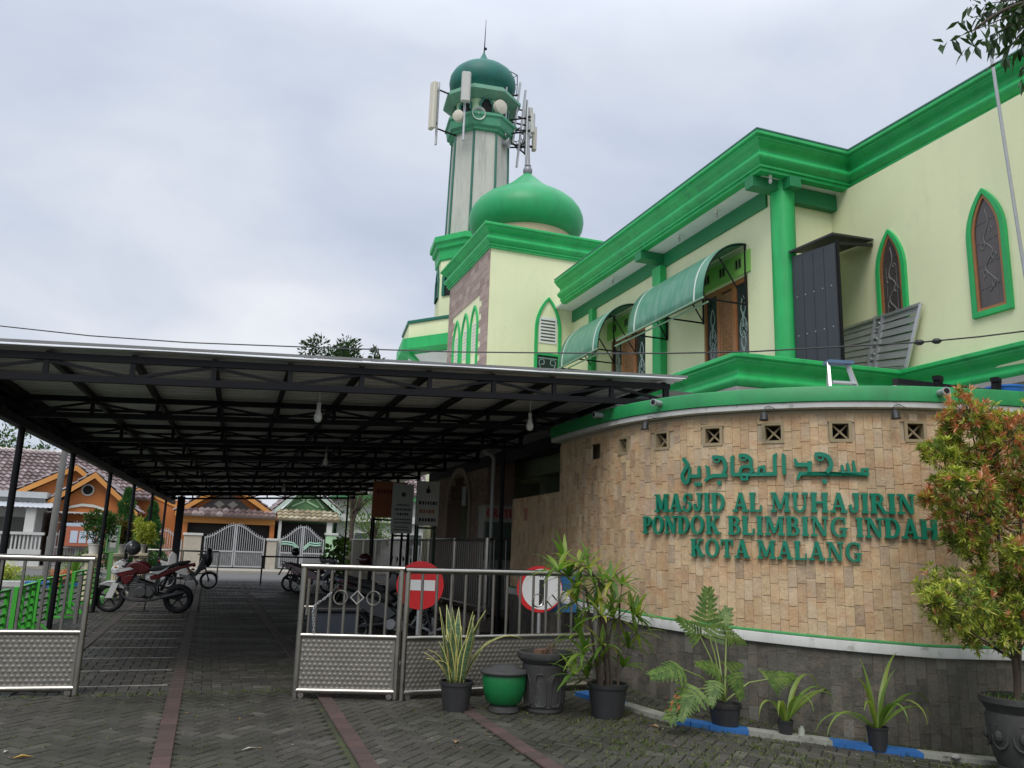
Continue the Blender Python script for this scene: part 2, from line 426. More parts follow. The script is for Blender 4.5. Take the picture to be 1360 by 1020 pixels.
def paver(mb, cx, cy, L, W, a, gap=.0045, lift=0):
    h = lift+.006*rnd.random() ; ca, sa = math.cos(a), math.sin(a); hl, hw = L/2-gap, W/2-gap; tx, ty = rnd.gauss(0,.011), rnd.gauss(0,.011)
    vs = []
    for k, (i, z) in enumerate(((0,-.012),(.005,0))):
        for sx_, sy_ in ((-1,-1),(1,-1),(1,1),(-1,1)):
            u, v = sx_*(hl-i), sy_*(hw-i)
            x, y = cx+u*ca-v*sa, cy+u*sa+v*ca
            vs.append((x, y, gz(x,y)+z+h+u*tx+v*ty))
    mb.add(vs, [(4,5,6,7),(0,1,5,4),(1,2,6,5),(2,3,7,6),(3,0,4,7)])
def lay(x0, x1, y0, y1, ang, ok, L=.21, gp=.0045):
    W = L/2; ca, sa = math.cos(ang), math.sin(ang); cx, cy = (x0+x1)/2, (y0+y1)/2; n = int(max(x1-x0, y1-y0)/W)+6
    for a_ in range(-n, n):
        for b_ in range(-n, n):
            u, v = a_+2*b_, a_-2*b_
            for du, dv, r_ in ((1,.5,0),(.5,2,PI/2)):
                U, Vv = (u+du)*W, (v+dv)*W
                x, y = cx+U*ca-Vv*sa, cy+U*sa+Vv*ca
                if x0 < x < x1 and y0 < y < y1 and ok(x, y): paver(pv, x, y, L, W, ang+r_, gp)
def clear(x, y):
    for sx in STRIPS:
        if sx[1] < y < sx[3] and abs(x-strip_x(sx, y)) < .075: return False
    if 3.6 < x < 12:
        b_, d = inside_wall(x, y)
        if b_ or d < .1: return False
    return True
lay(-5.2, 9.6, 3.7, 9.15, R(45), clear)
lay(-2.6, 5.2, 9.15, 34.2, 0, clear, .20, .002)
lay(-7.5, -2.6, 9.15, 27.9, 0, clear, .20, .002)
for sx in STRIPS:
    y = sx[1]
    while y < sx[3]:
        paver(pr, strip_x(sx, y+.1), y+.1, .2, .145, R(90), lift=.006); y += .2
struct('pavement', pv, PAVER); struct('brick_courses', pr, PAVER_R)
# white bay lines between two red courses
bl = MB(); y = 9.64
LINEP = M('worn_white_line_paint', (.27,.255,.23), .85, var=.5, scale=7, spots=(5,.95,(.05,.046,.038)))
while y < 23:
    bl.bx(-1.36, -.24, y, y+.035, .002, .0078); y += 1.09
struct('bay_lines', bl, LINEP)
# road, far pavements, lawn strip and its kerb
ASPH = M('worn_asphalt', (.115,.112,.105), .85, var=.2, scale=2, bump=.3, bscale=60, spots=(3,.4,(.17,.165,.155)))
rd = MB(); rd.bx(-60, 60, 34.2, 42.6, -.02, .004); struct('road', rd, ASPH)
fp = MB(); fp.bx(-60, 60, 42.6, 46.5, -.02, .11); struct('far_pavement', fp, M('pale_paving', (.33,.30,.25), .85, var=.2, scale=2, spots=(2,.4,(.2,.19,.16))))
LAWN = M('lawn_green', (.10,.15,.025), .95, var=.35, scale=6, bump=.5, bscale=50)
lw = MB(); lw.bx(-22, -3.3, 28.2, 31.8, -.02, .12); struct('lawn', lw, LAWN)
KB_W = M('white_kerb_paint', (.52,.52,.49), .8, var=.25, scale=6, spots=(8,.6,(.2,.2,.16)), bump=.2)
KB_B = M('blue_kerb_paint', (.02,.14,.44), .6, var=.2, scale=6, spots=(8,.5,(.05,.09,.16)), bump=.2)
k1 = MB(); x = -22.9; i = 1
while x < -3.35:
    k1.cur = i % 2; k1.bx(x, min(x+1.5,-3.3), 28.0, 28.195, -.02, .16); x += 1.5; i += 1
struct('lawn_kerb', k1, [KB_W, KB_B], bevel=.02)
gr = MB()
for i in range(2600):
    x, y = rnd.uniform(-11,-3.4), rnd.uniform(28.3,31.7)
    blade(gr, (x,y,.11), rnd.uniform(0,6.28), rnd.uniform(.8,1.5), rnd.uniform(.06,.16), .03, .5, 2)
gr = build('grass', gr, LEAF_L, kind='stuff'); tag(gr, 'short bright grass on the kerbed strip at far left', 'grass')
# painted kerb along the foot of the curved wall
kp = [(3.93,8.45),(4.12,7.85),(4.36,7.20),(4.91,6.80),(5.56,6.45),(6.23,6.07),(7.0,5.80),(8.2,5.62),(9.5,5.55)]
kc = catmull(kp, 4); km = MB(); acc = 0; seg = 0
for i in range(len(kc)-1):
    a, c2 = kc[i], kc[i+1]; L = (c2-a).length; acc += L
    tn = (c2-a).normalized(); nn = Vector((tn.y,-tn.x)); mid = (a+c2)/2
    blue = (mid.x < 4.1) or (4.36 < mid.x < 4.93) or (5.55 < mid.x < 6.24)
    km.cur = 1 if blue else 0
    for_h = .045
    q = [a+nn*.05, c2+nn*.05, c2-nn*.13, a-nn*.13]
    km.add([(p.x,p.y,gz(p.x,p.y)-.02) for p in q] + [(p.x,p.y,gz(p.x,p.y)+for_h) for p in q],
           [(4,5,6,7),(0,1,5,4),(1,2,6,5),(2,3,7,6),(3,0,4,7)])
struct('painted_kerb', km, [M('dirty_white_kerb', (.27,.27,.23), .85, var=.4, scale=7, spots=(6,.9,(.055,.06,.03)), bump=.3), M('worn_blue_kerb', (.022,.13,.38), .6, var=.25, scale=7, spots=(6,.6,(.04,.06,.07)), bump=.2)])
# moss and weeds in the joints, leaf litter
ms = MB()
def weeds(n, fx, size=(.015,.05)):
    for i in range(n):
        x, y = fx()
        b_, d = inside_wall(x, y) if x > 3.5 else (False, 9)
        if b_: continue
        for k in range(rnd.randint(2,5)):
            blade(ms, (x+rnd.uniform(-.03,.03), y+rnd.uniform(-.03,.03), gz(x,y)), rnd.uniform(0,6.28), rnd.uniform(.2,1.2), rnd.uniform(*size), .008, .8, 2)
patches = [(rnd.uniform(3.0,5.2), rnd.uniform(5.6,7.9), rnd.uniform(.1,.35)) for i in range(26)] + [(rnd.uniform(5.2,6.8), rnd.uniform(5.0,5.9), rnd.uniform(.1,.3)) for i in range(12)]
def fpatch():
    a = rnd.choice(patches); return a[0]+rnd.gauss(0,a[2]), a[1]+rnd.gauss(0,a[2])
weeds(1500, fpatch); weeds(420, lambda: (rnd.uniform(-2.5,4.4), 9.12+rnd.gauss(0,.05)), (.015,.04))
def fkerb():
    i = rnd.randrange(len(kc)); p = kc[i]; return p.x+rnd.gauss(0.12,.09), p.y+rnd.gauss(.08,.09)
weeds(900, fkerb, (.02,.07))
weeds(420, lambda: (rnd.uniform(-2.6,3.2), rnd.uniform(6.2,8.9)), (.01,.03))
mo = build('moss_and_weeds', ms, leafmat('moss_leaves', [(0,(.05,.08,.015)),(.6,(.12,.17,.03)),(1,(.20,.23,.05))]), kind='stuff'); tag(mo, 'low moss and weeds growing between the pavers', 'weeds')
def fallen(x, y, L, w, a, mat, label):
    q = MB(); leaf(q, (x,y,gz(x,y)+.012), (math.cos(a),math.sin(a),.06), L, w, .1, .25)
    o = build('fallen_leaf', q, mat, loc=(x,y,gz(x,y))); sm = o.modifiers.new('thickness','SOLIDIFY'); sm.thickness = .002
    tag(o, label, 'leaf')
YL = M('yellow_dead_leaf', (.50,.30,.06), .6, var=.3, scale=30); BL = M('brown_dead_leaf', (.26,.16,.08), .7, var=.3, scale=30); PL = M('pale_dead_leaf', (.48,.45,.36), .7, var=.2, scale=30)
fallen(-1.13,6.93,.13,.055,.25,YL,'yellow fallen leaf on the pavers at the lower left')
fallen(-1.22,7.10,.05,.035,.9,PL,'tiny pale fallen leaf just beyond the yellow one')
fallen(.40,6.85,.15,.03,.5,PL,'pale dry leaf lying right of the long red brick course')
fallen(2.05,6.75,.09,.05,1.1,BL,'small brown leaf lying on the pavers below the snake plant')
fallen(4.05,6.95,.10,.05,2.1,BL,'brown leaf beside the kerb near the palm pot')
lb_ = MB(); lm_ = [YL, BL, PL]
for i in range(330):
    x, y = rnd.uniform(-2.6,6.4), rnd.uniform(5.2,9.0)
    if i < 150: x, y = fkerb()
    if inside_wall(x, y)[0] and x > 3.5: continue
    lb_.cur = rnd.choice((0,1,1,1,2,2)); a = rnd.uniform(0,6.28); leaf(lb_, (x,y,gz(x,y)+.010), (math.cos(a),math.sin(a),.08), rnd.uniform(.012,.045), rnd.uniform(.006,.016), rnd.uniform(-.2,.2), .2)
tag(build('leaf_litter', lb_, lm_, kind='stuff'), 'tiny dry leaf crumbs scattered over the pavers and along the kerb', 'leaf litter')
# scattered wall-foot stones
for (x, y, r_, lb) in ((6.45,5.9,.05,'small grey stone at the end of the blue kerb stretch'),):
    q = MB(); q.ell((x,y,gz(x,y)+.05), (r_,r_*.7,r_*.5), 9, 6); tag(build('stone', q, CONC, loc=(x,y,gz(x,y)), smooth=True), lb, 'stone')

# ------------------------------------------------------------------ camera, light, sky
cam = bpy.data.cameras.new('camera'); co = bpy.data.objects.new('camera', cam); COL.objects.link(co); S.camera = co
cam.sensor_width = 36; cam.lens = 36*1080/1360; cam.clip_end = 2000; cam.clip_start = .05
pitch = math.atan(221/1080); roll = R(1.87)
upc = Vector((math.sin(roll)*math.cos(pitch), math.cos(roll)*math.cos(pitch), math.sin(pitch)))
yd = Vector(((275-680)/1080, -(718-510)/1080, 1)); yd -= upc*yd.dot(upc); yd.normalize()
xd = Vector((yd.z*upc.y-yd.y*upc.z, yd.x*upc.z-yd.z*upc.x, yd.y*upc.x-yd.x*upc.y))
if xd.x < 0: xd = -xd
rt = Vector((xd.x, yd.x, upc.x)); uu = Vector((xd.y, yd.y, upc.y)); fw = Vector((xd.z, yd.z, upc.z))
mw = Matrix((( rt.x,uu.x,-fw.x,0),(rt.y,uu.y,-fw.y,0),(rt.z,uu.z,-fw.z,1.5),(0,0,0,1)))
co.matrix_world = mw
SUN_EL, SUN_AZ = R(52), R(215)      # azimuth of the sun seen from above, measured from +Y clockwise
sd = Vector((math.sin(SUN_AZ)*math.cos(SUN_EL), math.cos(SUN_AZ)*math.cos(SUN_EL), math.sin(SUN_EL)))
ld = bpy.data.lights.new('sun', 'SUN'); ld.energy = 1.3; ld.angle = R(28); ld.color = (1,.96,.9)
lo = bpy.data.objects.new('sun', ld); COL.objects.link(lo); lo.rotation_euler = (-sd).to_track_quat('-Z','Y').to_euler(); lo.location = sd*60
W = bpy.data.worlds.new('World'); S.world = W; W.use_nodes = True; t = W.node_tree
for n in list(t.nodes): t.nodes.remove(n)
out = node(t, 'ShaderNodeOutputWorld'); sk = node(t, 'ShaderNodeTexSky', sky_type='NISHITA', sun_disc=False, sun_elevation=SUN_EL, sun_rotation=SUN_AZ)
bg1 = node(t, 'ShaderNodeBackground'); bg1.inputs[1].default_value = .1; t.links.new(sk.outputs[0], bg1.inputs[0])
tc = node(t, 'ShaderNodeTexCoord'); sp = node(t, 'ShaderNodeSeparateXYZ'); t.links.new(tc.outputs['Generated'], sp.inputs[0])
zz = mth(t, 'ADD', mth(t, 'MAXIMUM', sp.outputs[2], 0), .35)
cv = node(t, 'ShaderNodeCombineXYZ'); t.links.new(mth(t,'DIVIDE',sp.outputs[0],zz), cv.inputs[0]); t.links.new(mth(t,'DIVIDE',sp.outputs[1],zz), cv.inputs[1])
wv = node(t, 'ShaderNodeTexNoise'); wv.inputs['Scale'].default_value = 1.3; wv.inputs['Detail'].default_value = 3; t.links.new(cv.outputs[0], wv.inputs['Vector'])
wa = node(t, 'ShaderNodeVectorMath', operation='MULTIPLY_ADD'); t.links.new(wv.outputs['Color'], wa.inputs[0]); wa.inputs[1].default_value = (.5,.5,.5); t.links.new(cv.outputs[0], wa.inputs[2])
c1 = noise_(t, mapping(t, wa.outputs[0], (1,1.25,1), (0,0,.5)), 1.15, 5, .5); c2 = noise_(t, wa.outputs[0], 4.5, 6, .55)
cf = mth(t, 'ADD', mth(t,'MULTIPLY',c1,.8), mth(t,'MULTIPLY',c2,.2))
cc = ramp(t, cf, [(.34,(.41,.465,.575)),(.45,(.49,.54,.635)),(.55,(.575,.61,.685)),(.70,(.72,.735,.775))])
# overcast dome: brighter towards the zenith than near the horizon
bri = ramp(t, sp.outputs[2], [(.0,(.30,.30,.30)),(.12,(.30,.30,.30)),(.55,(.335,.335,.335)),(.8,(.62,.62,.62)),(1,(.78,.78,.78))])
bg2 = node(t, 'ShaderNodeBackground'); bg2.inputs[1].default_value = 3.0
t.links.new(mixc(t, 1, cc, bri, 'MULTIPLY'), bg2.inputs[0])
mx = node(t, 'ShaderNodeMixShader'); mx.inputs[0].default_value = .93
t.links.new(bg1.outputs[0], mx.inputs[1]); t.links.new(bg2.outputs[0], mx.inputs[2]); t.links.new(mx.outputs[0], out.inputs[0])
S.view_settings.view_transform = 'Standard'; S.view_settings.look = 'None'; S.view_settings.exposure = .4; S.view_settings.gamma = 1
S.render.engine = 'CYCLES'; S.cycles.max_bounces = 7; S.cycles.diffuse_bounces = 4; S.cycles.use_denoising = True
try: S.cycles.denoiser = 'OPENIMAGEDENOISE'
except Exception: pass

# ------------------------------------------------------------------ curved entrance wall
m, t, b = nt('tan_stone_tiles'); tc = node(t, 'ShaderNodeTexCoord'); gm = node(t, 'ShaderNodeNewGeometry'); ob = tc.outputs['Object']
STONE_STOPS = [(0,(0.402,0.270,0.168)),(.10,(0.513,0.356,0.213)),(.22,(0.591,0.421,0.246)),(.36,(0.647,0.475,0.280)),(.5,(0.558,0.367,0.213)),(.62,(0.680,0.508,0.302)),(.74,(0.547,0.389,0.269)),(.84,(0.702,0.540,0.358)),(.93,(0.469,0.356,0.246)),(1,(0.345,0.248,0.168))]
def stonemat(name, stops, dirt, rough=.8):
    m, t, b = nt(name); tc = node(t, 'ShaderNodeTexCoord'); gm = node(t, 'ShaderNodeNewGeometry'); ob = tc.outputs['Object']
    c = ramp(t, gm.outputs['Random Per Island'], stops)
    n1 = noise_(t, ob, 11, 6, .68); n2 = noise_(t, ob, 38, 5, .65); n5 = noise_(t, ob, 5, 4); n3 = noise_(t, ob, .9, 4); n4 = noise_(t, mapping(t, ob, (1,1,.25)), 3, 5)
    c = mixc(t, mth(t,'MULTIPLY',ramp(t,n1,[(.45,(0,0,0)),(.68,(1,1,1))]),.5), c, tuple(x*1.3 for x in stops[3][1]))
    c = mixc(t, mth(t,'MULTIPLY',ramp(t,n5,[(.48,(0,0,0)),(.64,(1,1,1))]),.55), c, (stops[4][1][0]*1.05,stops[4][1][1]*.9,stops[4][1][2]*.75))
    c = mixc(t, mth(t,'MULTIPLY',ramp(t,n2,[(.55,(0,0,0)),(.72,(1,1,1))]),.5), c, dirt)
    c = mixc(t, mth(t,'MULTIPLY',ramp(t,n4,[(.5,(0,0,0)),(.75,(1,1,1))]),.45), c, dirt)
    c = mixc(t, mth(t,'MULTIPLY',ramp(t,n3,[(.45,(0,0,0)),(.7,(1,1,1))]),.25), c, dirt)
    t.links.new(c, b.inputs['Base Color']); b.inputs['Roughness'].default_value = rough
    bump_(t, b, mth(t,'ADD',n1,mth(t,'MULTIPLY',n2,.6)), .7, .016); return m
STONE = stonemat('tan_stone_tiles', STONE_STOPS, (.25,.18,.115))
STONE_P = stonemat('pinkish_brown_stone_tiles', [(0,(.25,.17,.13)),(.3,(.33,.225,.17)),(.5,(.36,.25,.19)),(.7,(.29,.195,.155)),(.85,(.40,.29,.22)),(1,(.23,.16,.13))], (.17,.12,.10))
DSTONE = stonemat('dark_grey_base_tiles', [(0,(.064,.058,.046)),(.4,(.094,.085,.068)),(.7,(.115,.105,.085)),(.92,(.138,.127,.106)),(1,(.19,.18,.158))], (.048,.044,.037), .72)
wall = thing('curved_entrance_wall', 'curved tan stone wall with a dark base and green raised lettering', 'wall', (4.72,8.6,0))
VENTS = [(4.209,2.823),(4.899,2.825),(5.571,2.829),(6.229,2.832),(6.904,2.838),(7.647,2.845),(8.421,2.85),(3.50,2.82)]
STEP = 2.30; TOPLOW = 2.36; TOPHI = 3.02; SEND = WS[-1]
def bandz(s): return lerp(.90,.805,clampf((s-2.4)/2.4,0,1)) if s < 4.8 else lerp(.805,.70,clampf((s-4.8)/2.9,0,1))
def tilewall(mb, s0, s1, z0f, z1f, w, hs, skip=None, prot=.012, jitter=.006):
    n = max(1, round((s1-s0)/w)); ww = (s1-s0)/n
    for i in range(n):
        a = s0+i*ww; c_ = a+ww; mid = (a+c_)/2; z = z0f(mid); zt = z1f(mid); first = True
        while z < zt-.01:
            h = rnd.choice(hs)*(rnd.uniform(.3,1) if first else 1); first = False
            z2 = min(z+h, zt)
            if zt-z2 < .04: z2 = zt
            if not (skip and skip(a, c_, z, z2)):
                o_ = prot+rnd.uniform(0,jitter); g_ = .0012
                tilt = rnd.uniform(-.001,.001); tl2 = rnd.uniform(-.001,.001)
                p0, n0, _ = wp(a+g_); p1, n1, _ = wp(c_-g_)
                A = p0+n0*(o_+tilt); B = p1+n1*(o_-tilt); zb, zu = z+g_, z2-g_
                vs = [(p0.x,p0.y,zb),(p1.x,p1.y,zb),(p1.x,p1.y,zu),(p0.x,p0.y,zu)]
                e = .0015
                vs += [(A.x,A.y,zb+e),(B.x,B.y,zb+e),(B.x+n1.x*tl2,B.y+n1.y*tl2,zu-e),(A.x+n0.x*tl2,A.y+n0.y*tl2,zu-e)]
                mb.add(vs, [(4,5,6,7),(0,1,5,4),(1,2,6,5),(2,3,7,6),(3,0,4,7)])
            z = z2
def vent_skip(a, c_, z, z2):
    for vs_, vz in VENTS:
        if c_ > vs_-.115 and a < vs_+.115 and z2 > vz-.115 and z < vz+.115: return True
    return False
up = MB(); tilewall(up, 0, STEP, lambda s: bandz(s)+.02, lambda s: TOPLOW, .090, (.20,.20,.21,.19))
tilewall(up, STEP, SEND, lambda s: bandz(s)+.02, lambda s: TOPHI+.01, .090, (.20,.20,.21,.19), None)
# cut the tiles round the vents: rebuild the pieces that remain
keep = MB()
for fi in range(0, len(up.f), 5):
    ids = up.f[fi]; base = min(min(f) for f in up.f[fi:fi+5]); q = up.v[base:base+8]
    cxm = sum(p[0] for p in q)/8; cym = sum(p[1] for p in q)/8; zb = min(p[2] for p in q); zu = max(p[2] for p in q)
    hit = None
    for vs_, vz in VENTS:
        pc, _, _ = wp(vs_)
        if (Vector((cxm,cym))-pc).length < .145 and zu > vz-.10 and zb < vz+.10: hit = vz
    if hit is None: keep.add(q, [tuple(i-base for i in f) for f in up.f[fi:fi+5]])
    else:
        for lo_, hi_ in ((zb, min(zu, hit-.10)), (max(zb, hit+.10), zu)):
            if hi_-lo_ > .012:
                qq = [(p[0],p[1], lo_+.001 if p[2] < (zb+zu)/2 else hi_-.001) for p in q]
                keep.add(qq, [tuple(i-base for i in f) for f in up.f[fi:fi+5]])
build('stone_cladding', keep, STONE, wall)
lowt = MB(); tilewall(lowt, 0, SEND, lambda s: gz(*wp(s)[0])-.03, lambda s: bandz(s)-.10, .10, (.3,.3,.2,.26), None, .008, .004)
build('dark_base_cladding', lowt, DSTONE, wall)
# wall body behind the tiles, with true openings for the vents
body = MB(); NS = 110
cuts = sorted(set([i*SEND/NS for i in range(NS+1)] + [v[0]-.1 for v in VENTS] + [v[0]+.1 for v in VENTS] + [STEP]))
for i in range(len(cuts)-1):
    a, c_ = cuts[i], cuts[i+1]
    if c_-a < 1e-4: continue
    mid = (a+c_)/2; top = TOPLOW if mid < STEP else TOPHI+.05; rngs = [(-.4, top)]
    for vs_, vz in VENTS:
        if abs(mid-vs_) < .1: rngs = [(-.4, vz-.1), (vz+.1, top)]
    p0, n0, _ = wp(a); p1, n1, _ = wp(c_); TH = .16
    for z0, z1 in rngs:
        q0, q1 = p0-n0*TH, p1-n1*TH
        body.add([(p0.x,p0.y,z0),(p1.x,p1.y,z0),(q1.x,q1.y,z0),(q0.x,q0.y,z0),(p0.x,p0.y,z1),(p1.x,p1.y,z1),(q1.x,q1.y,z1),(q0.x,q0.y,z1)],
                 [(0,1,5,4),(2,3,7,6),(4,5,6,7),(0,3,2,1)] + ([(1,2,6,5),(3,0,4,7)] if len(rngs) > 1 or i in (0, len(cuts)-2) else []))
build('wall_core', body, M('mortar', (.46,.38,.27), .9, var=.2, scale=20), wall)
def wallsweep(prof, s0, s1, n=90, zf=None):
    q = MB(); path = [wp(lerp(s0,s1,i/n))[0] for i in range(n+1)]
    if zf: prof = [(o_, (lambda i, dz=z: zf(lerp(s0,s1,i/n))+dz)) for o_, z in prof]
    q.sweep(prof, [(p.x,p.y) for p in path]); return q
build('white_band', wallsweep([(-.02,-.105),(.045,-.105),(.050,-.10),(.050,-.012),(.045,-.004),(-.02,-.004)], 0, SEND, zf=bandz), WHITE_DIRTY, wall, smooth=True)
build('green_band', wallsweep([(-.02,0),(.034,0),(.034,.014),(.016,.024),(-.02,.024)], 0, SEND, zf=bandz), M('mossy_green_paint', (.06,.28,.09), .7, var=.4, scale=14), wall, smooth=True)
build('white_soffit', wallsweep([(-.1,TOPHI+.055),(.10,TOPHI+.055),(.115,TOPHI+.06),(.115,TOPHI+.118),(-.1,TOPHI+.118)], STEP-.12, SEND), WHITE_DIRTY, wall, smooth=True)
build('green_fascia', wallsweep([(-.1,TOPHI+.121),(.128,TOPHI+.121),(.132,TOPHI+.125),(.132,TOPHI+.27),(.120,TOPHI+.285),(-.1,TOPHI+.285)], STEP-.12, SEND), GREEN_CAP, wall, smooth=True)
# flat roof slab behind the fascia
sl = MB(); pth = [wp(lerp(STEP-.1, SEND, i/40), -.09)[0] for i in range(41)]
poly = [(p.x,p.y) for p in pth] + [(10.05,10.8),(5.2,10.8)]
sl.prism(poly, (0,0,TOPHI+.13), (1,0,0), (0,1,0), (0,0,.11)); build('roof_slab', sl, CONC, wall)
# dark room behind the vents
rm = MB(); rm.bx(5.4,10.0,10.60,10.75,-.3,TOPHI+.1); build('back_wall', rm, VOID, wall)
for vs_, vz in VENTS[:7]:
    p, n, tn = wp(vs_, .018); o = Vector((p.x,p.y,vz)); u = Vector((tn.x,tn.y,0)); up_ = Vector((0,0,1)); d = Vector((-n.x,-n.y,0))
    fb = MB(); q = .114; iq = .082
    fb.loopframe([(-q,-q),(q,-q),(q,q),(-q,q)], [(-iq,-iq),(iq,-iq),(iq,iq),(-iq,iq)], o-d*.004, u, up_, d*.15)
    vt = build('vent', fb, M('beige_vent_block', (.34,.27,.16), .8, var=.2, scale=20), wall)
    lb = MB(); w = .012
    for sg in (1,-1):
        lb.prism([(-iq,-sg*iq-w),(-iq,-sg*iq+w),(iq,sg*iq+w),(iq,sg*iq-w)], o+d*(.055+.004*sg), u, up_, d*.035)
    build('cross_lattice', lb, M('beige_vent_block', (.34,.27,.16)), vt)
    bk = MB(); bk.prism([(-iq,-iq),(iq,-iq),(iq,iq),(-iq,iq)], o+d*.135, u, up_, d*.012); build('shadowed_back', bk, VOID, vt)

# raised letters -------------------------------------------------------------
def arcp(cx, cy, rx, ry, wx, wy, a0, a1, n=14):
    o = [(cx+rx*math.cos(R(lerp(a0,a1,i/n))), cy+ry*math.sin(R(lerp(a0,a1,i/n)))) for i in range(n+1)]
    i_ = [(cx+(rx-wx)*math.cos(R(lerp(a0,a1,i/n))), cy+(ry-wy)*math.sin(R(lerp(a0,a1,i/n)))) for i in range(n+1)]
    return o + i_[::-1]
def rect(x0, x1, y0, y1): return [(x0,y0),(x1,y0),(x1,y1),(x0,y1)]
def dg(x0, y0, x1, y1, w): return [(x0-w/2,y0),(x0+w/2,y0),(x1+w/2,y1),(x1-w/2,y1)]
K, T_, SH = .24, .10, .12     # thick stem, thin stroke, serif height
def ser(x, y, w=.36): return rect(x-w/2, x+w/2, y, y+SH)
def stem(x): return [rect(x-K/2, x+K/2, SH*.9, 1-SH*.9), ser(x,0), ser(x,1-SH)]
GL = {
 'A': (.92, [dg(.17,.09,.45,1,.11), dg(.72,.09,.46,1,.22), rect(.26,.66,.28,.38), ser(.16,0,.32), ser(.74,0,.36)]),
 'B': (.78, stem(.2)+[arcp(.40,.745,.30,.255,.19,.10,-90,90), arcp(.42,.27,.34,.27,.2,.10,-90,90), rect(.28,.42,.90,1), rect(.28,.43,.49,.54), rect(.28,.43,0,.10)]),
 'D': (.86, stem(.2)+[arcp(.36,.5,.46,.5,.2,.10,-90,90,18), rect(.28,.37,.9,1), rect(.28,.37,0,.1)]),
 'G': (.90, [arcp(.48,.5,.45,.51,.2,.1,52,312,22), rect(.64,.82,.0,.36), rect(.5,.92,.36,.46), rect(.72,.82,.64,.98)]),
 'H': (.98, stem(.2)+stem(.78)+[rect(.29,.69,.45,.56)]),
 'I': (.44, stem(.22)),
 'J': (.62, [rect(.33,.53,.3,.95), ser(.43,1-SH,.38), arcp(.28,.3,.25,.3,.19,.11,180,360,14), [(.03,.30),(.17,.30),(.20,.42),(.05,.42)]]),
 'K': (.92, stem(.2)+[dg(.34,.42,.70,.95,.13), dg(.70,.06,.44,.60,.22), ser(.70,1-SH,.32), ser(.76,0,.34)]),
 'L': (.76, stem(.2)+[rect(.28,.72,0,.105), rect(.62,.72,.1,.34)]),
 'M': (1.12, [rect(.14,.24,.1,.92), rect(.82,1.02,.1,.92), dg(.56,.12,.24,.98,.2), dg(.56,.12,.86,.98,.12), ser(.19,0,.32), ser(.92,0,.36), rect(.03,.34,.89,1), rect(.78,1.10,.89,1)]),
 'N': (.98, [rect(.15,.25,.1,.92), rect(.74,.84,.1,.93), dg(.76,.02,.24,.98,.22), ser(.2,0,.34), rect(.03,.34,.89,1), ser(.79,1-SH,.34)]),
 'O': (.92, [arcp(.46,.5,.44,.52,.2,.1,0,180,20), arcp(.46,.5,.44,.52,.2,.1,180,360,20)]),
 'P': (.78, stem(.2)+[arcp(.40,.71,.33,.29,.19,.10,-90,90), rect(.28,.41,.9,1), rect(.28,.41,.42,.52)]),
 'R': (.90, stem(.2)+[arcp(.40,.73,.31,.27,.19,.10,-90,90), rect(.28,.41,.9,1), rect(.28,.41,.46,.56), dg(.74,.05,.46,.48,.2), ser(.78,0,.28)]),
 'S': (.70, [arcp(.36,.73,.29,.28,.17,.1,35,250,16), arcp(.34,.28,.31,.29,.18,.1,-145,72,16), rect(.55,.64,.66,.96), rect(.05,.14,.04,.34)]),
 'T': (.84, [rect(.32,.52,.1,.92), ser(.42,0,.4), rect(.04,.80,.89,1), rect(.04,.13,.64,.9), rect(.71,.80,.64,.9)]),
 'U': (.94, [rect(.1,.3,.35,.92), rect(.68,.78,.35,.92), arcp(.44,.36,.34,.37,.17,.11,180,360,16), ser(.2,1-SH,.36), ser(.73,1-SH,.34)]),
}
LETTER = M('emerald_letter_enamel', (.004,.20,.118), .35, var=.15, scale=20, rvar=.08)
def glyph_thing(polys, o, u, v, d, parent, depth=.03, name='letter', mat=None):
    mb = MB()
    for i, p in enumerate(polys): mb.prism(p, o, u, v, d*(depth+i*.0007))
    return build(name, mb, mat or LETTER, parent)
def text_on_wall(txt, s0, s1, z0, h):
    adv = sum(GL[c_][0]+.035 if c_ != ' ' else .38 for c_ in txt)-.035; k = (s1-s0)/adv; x = s0
    for c_ in txt:
        if c_ == ' ': x += .38*k; continue
        w, polys = GL[c_]; mid = x+w*k/2; p, n, tn = wp(mid, .03)
        o = Vector((p.x-tn.x*w*k/2, p.y-tn.y*w*k/2, z0))
        glyph_thing(polys, o, Vector((tn.x*k,tn.y*k,0)), Vector((0,0,h)), Vector((n.x,n.y,0)), wall)
        x += (w+.035)*k
text_on_wall('MASJID AL MUHAJIRIN', 4.82, 7.585, 1.987, .205)
text_on_wall('PONDOK BLIMBING INDAH', 4.63, 7.79, 1.743, .20)
text_on_wall('KOTA MALANG', 5.31, 7.04, 1.50, .192)
def strokep(pts, w):
    P = [Vector(p) for p in pts]; k = len(P); Lf = []; Rt = []
    ws = w if isinstance(w, (list,tuple)) else [w]*k
    for i in range(k):
        a, b_, c_ = P[max(i-1,0)], P[i], P[min(i+1,k-1)]
        d1 = (b_-a).normalized() if i > 0 else (c_-b_).normalized(); d2 = (c_-b_).normalized() if i < k-1 else d1
        n_ = Vector((-d1.y-d2.y, d1.x+d2.x)); n_ = n_.normalized()/max(.55, math.sqrt(max((1+d1.dot(d2))/2, .05)))
        Lf.append(b_+n_*ws[i]/2); Rt.append(b_-n_*ws[i]/2)
    return [(p.x,p.y) for p in Lf] + [(p.x,p.y) for p in Rt[::-1]]
def dot(x, y, r=14): return [(x+r*math.cos(i*PI/6), y+r*math.sin(i*PI/6)) for i in range(12)]
def sm(pts, n=5): return [tuple(p) for p in catmull(pts, n)]
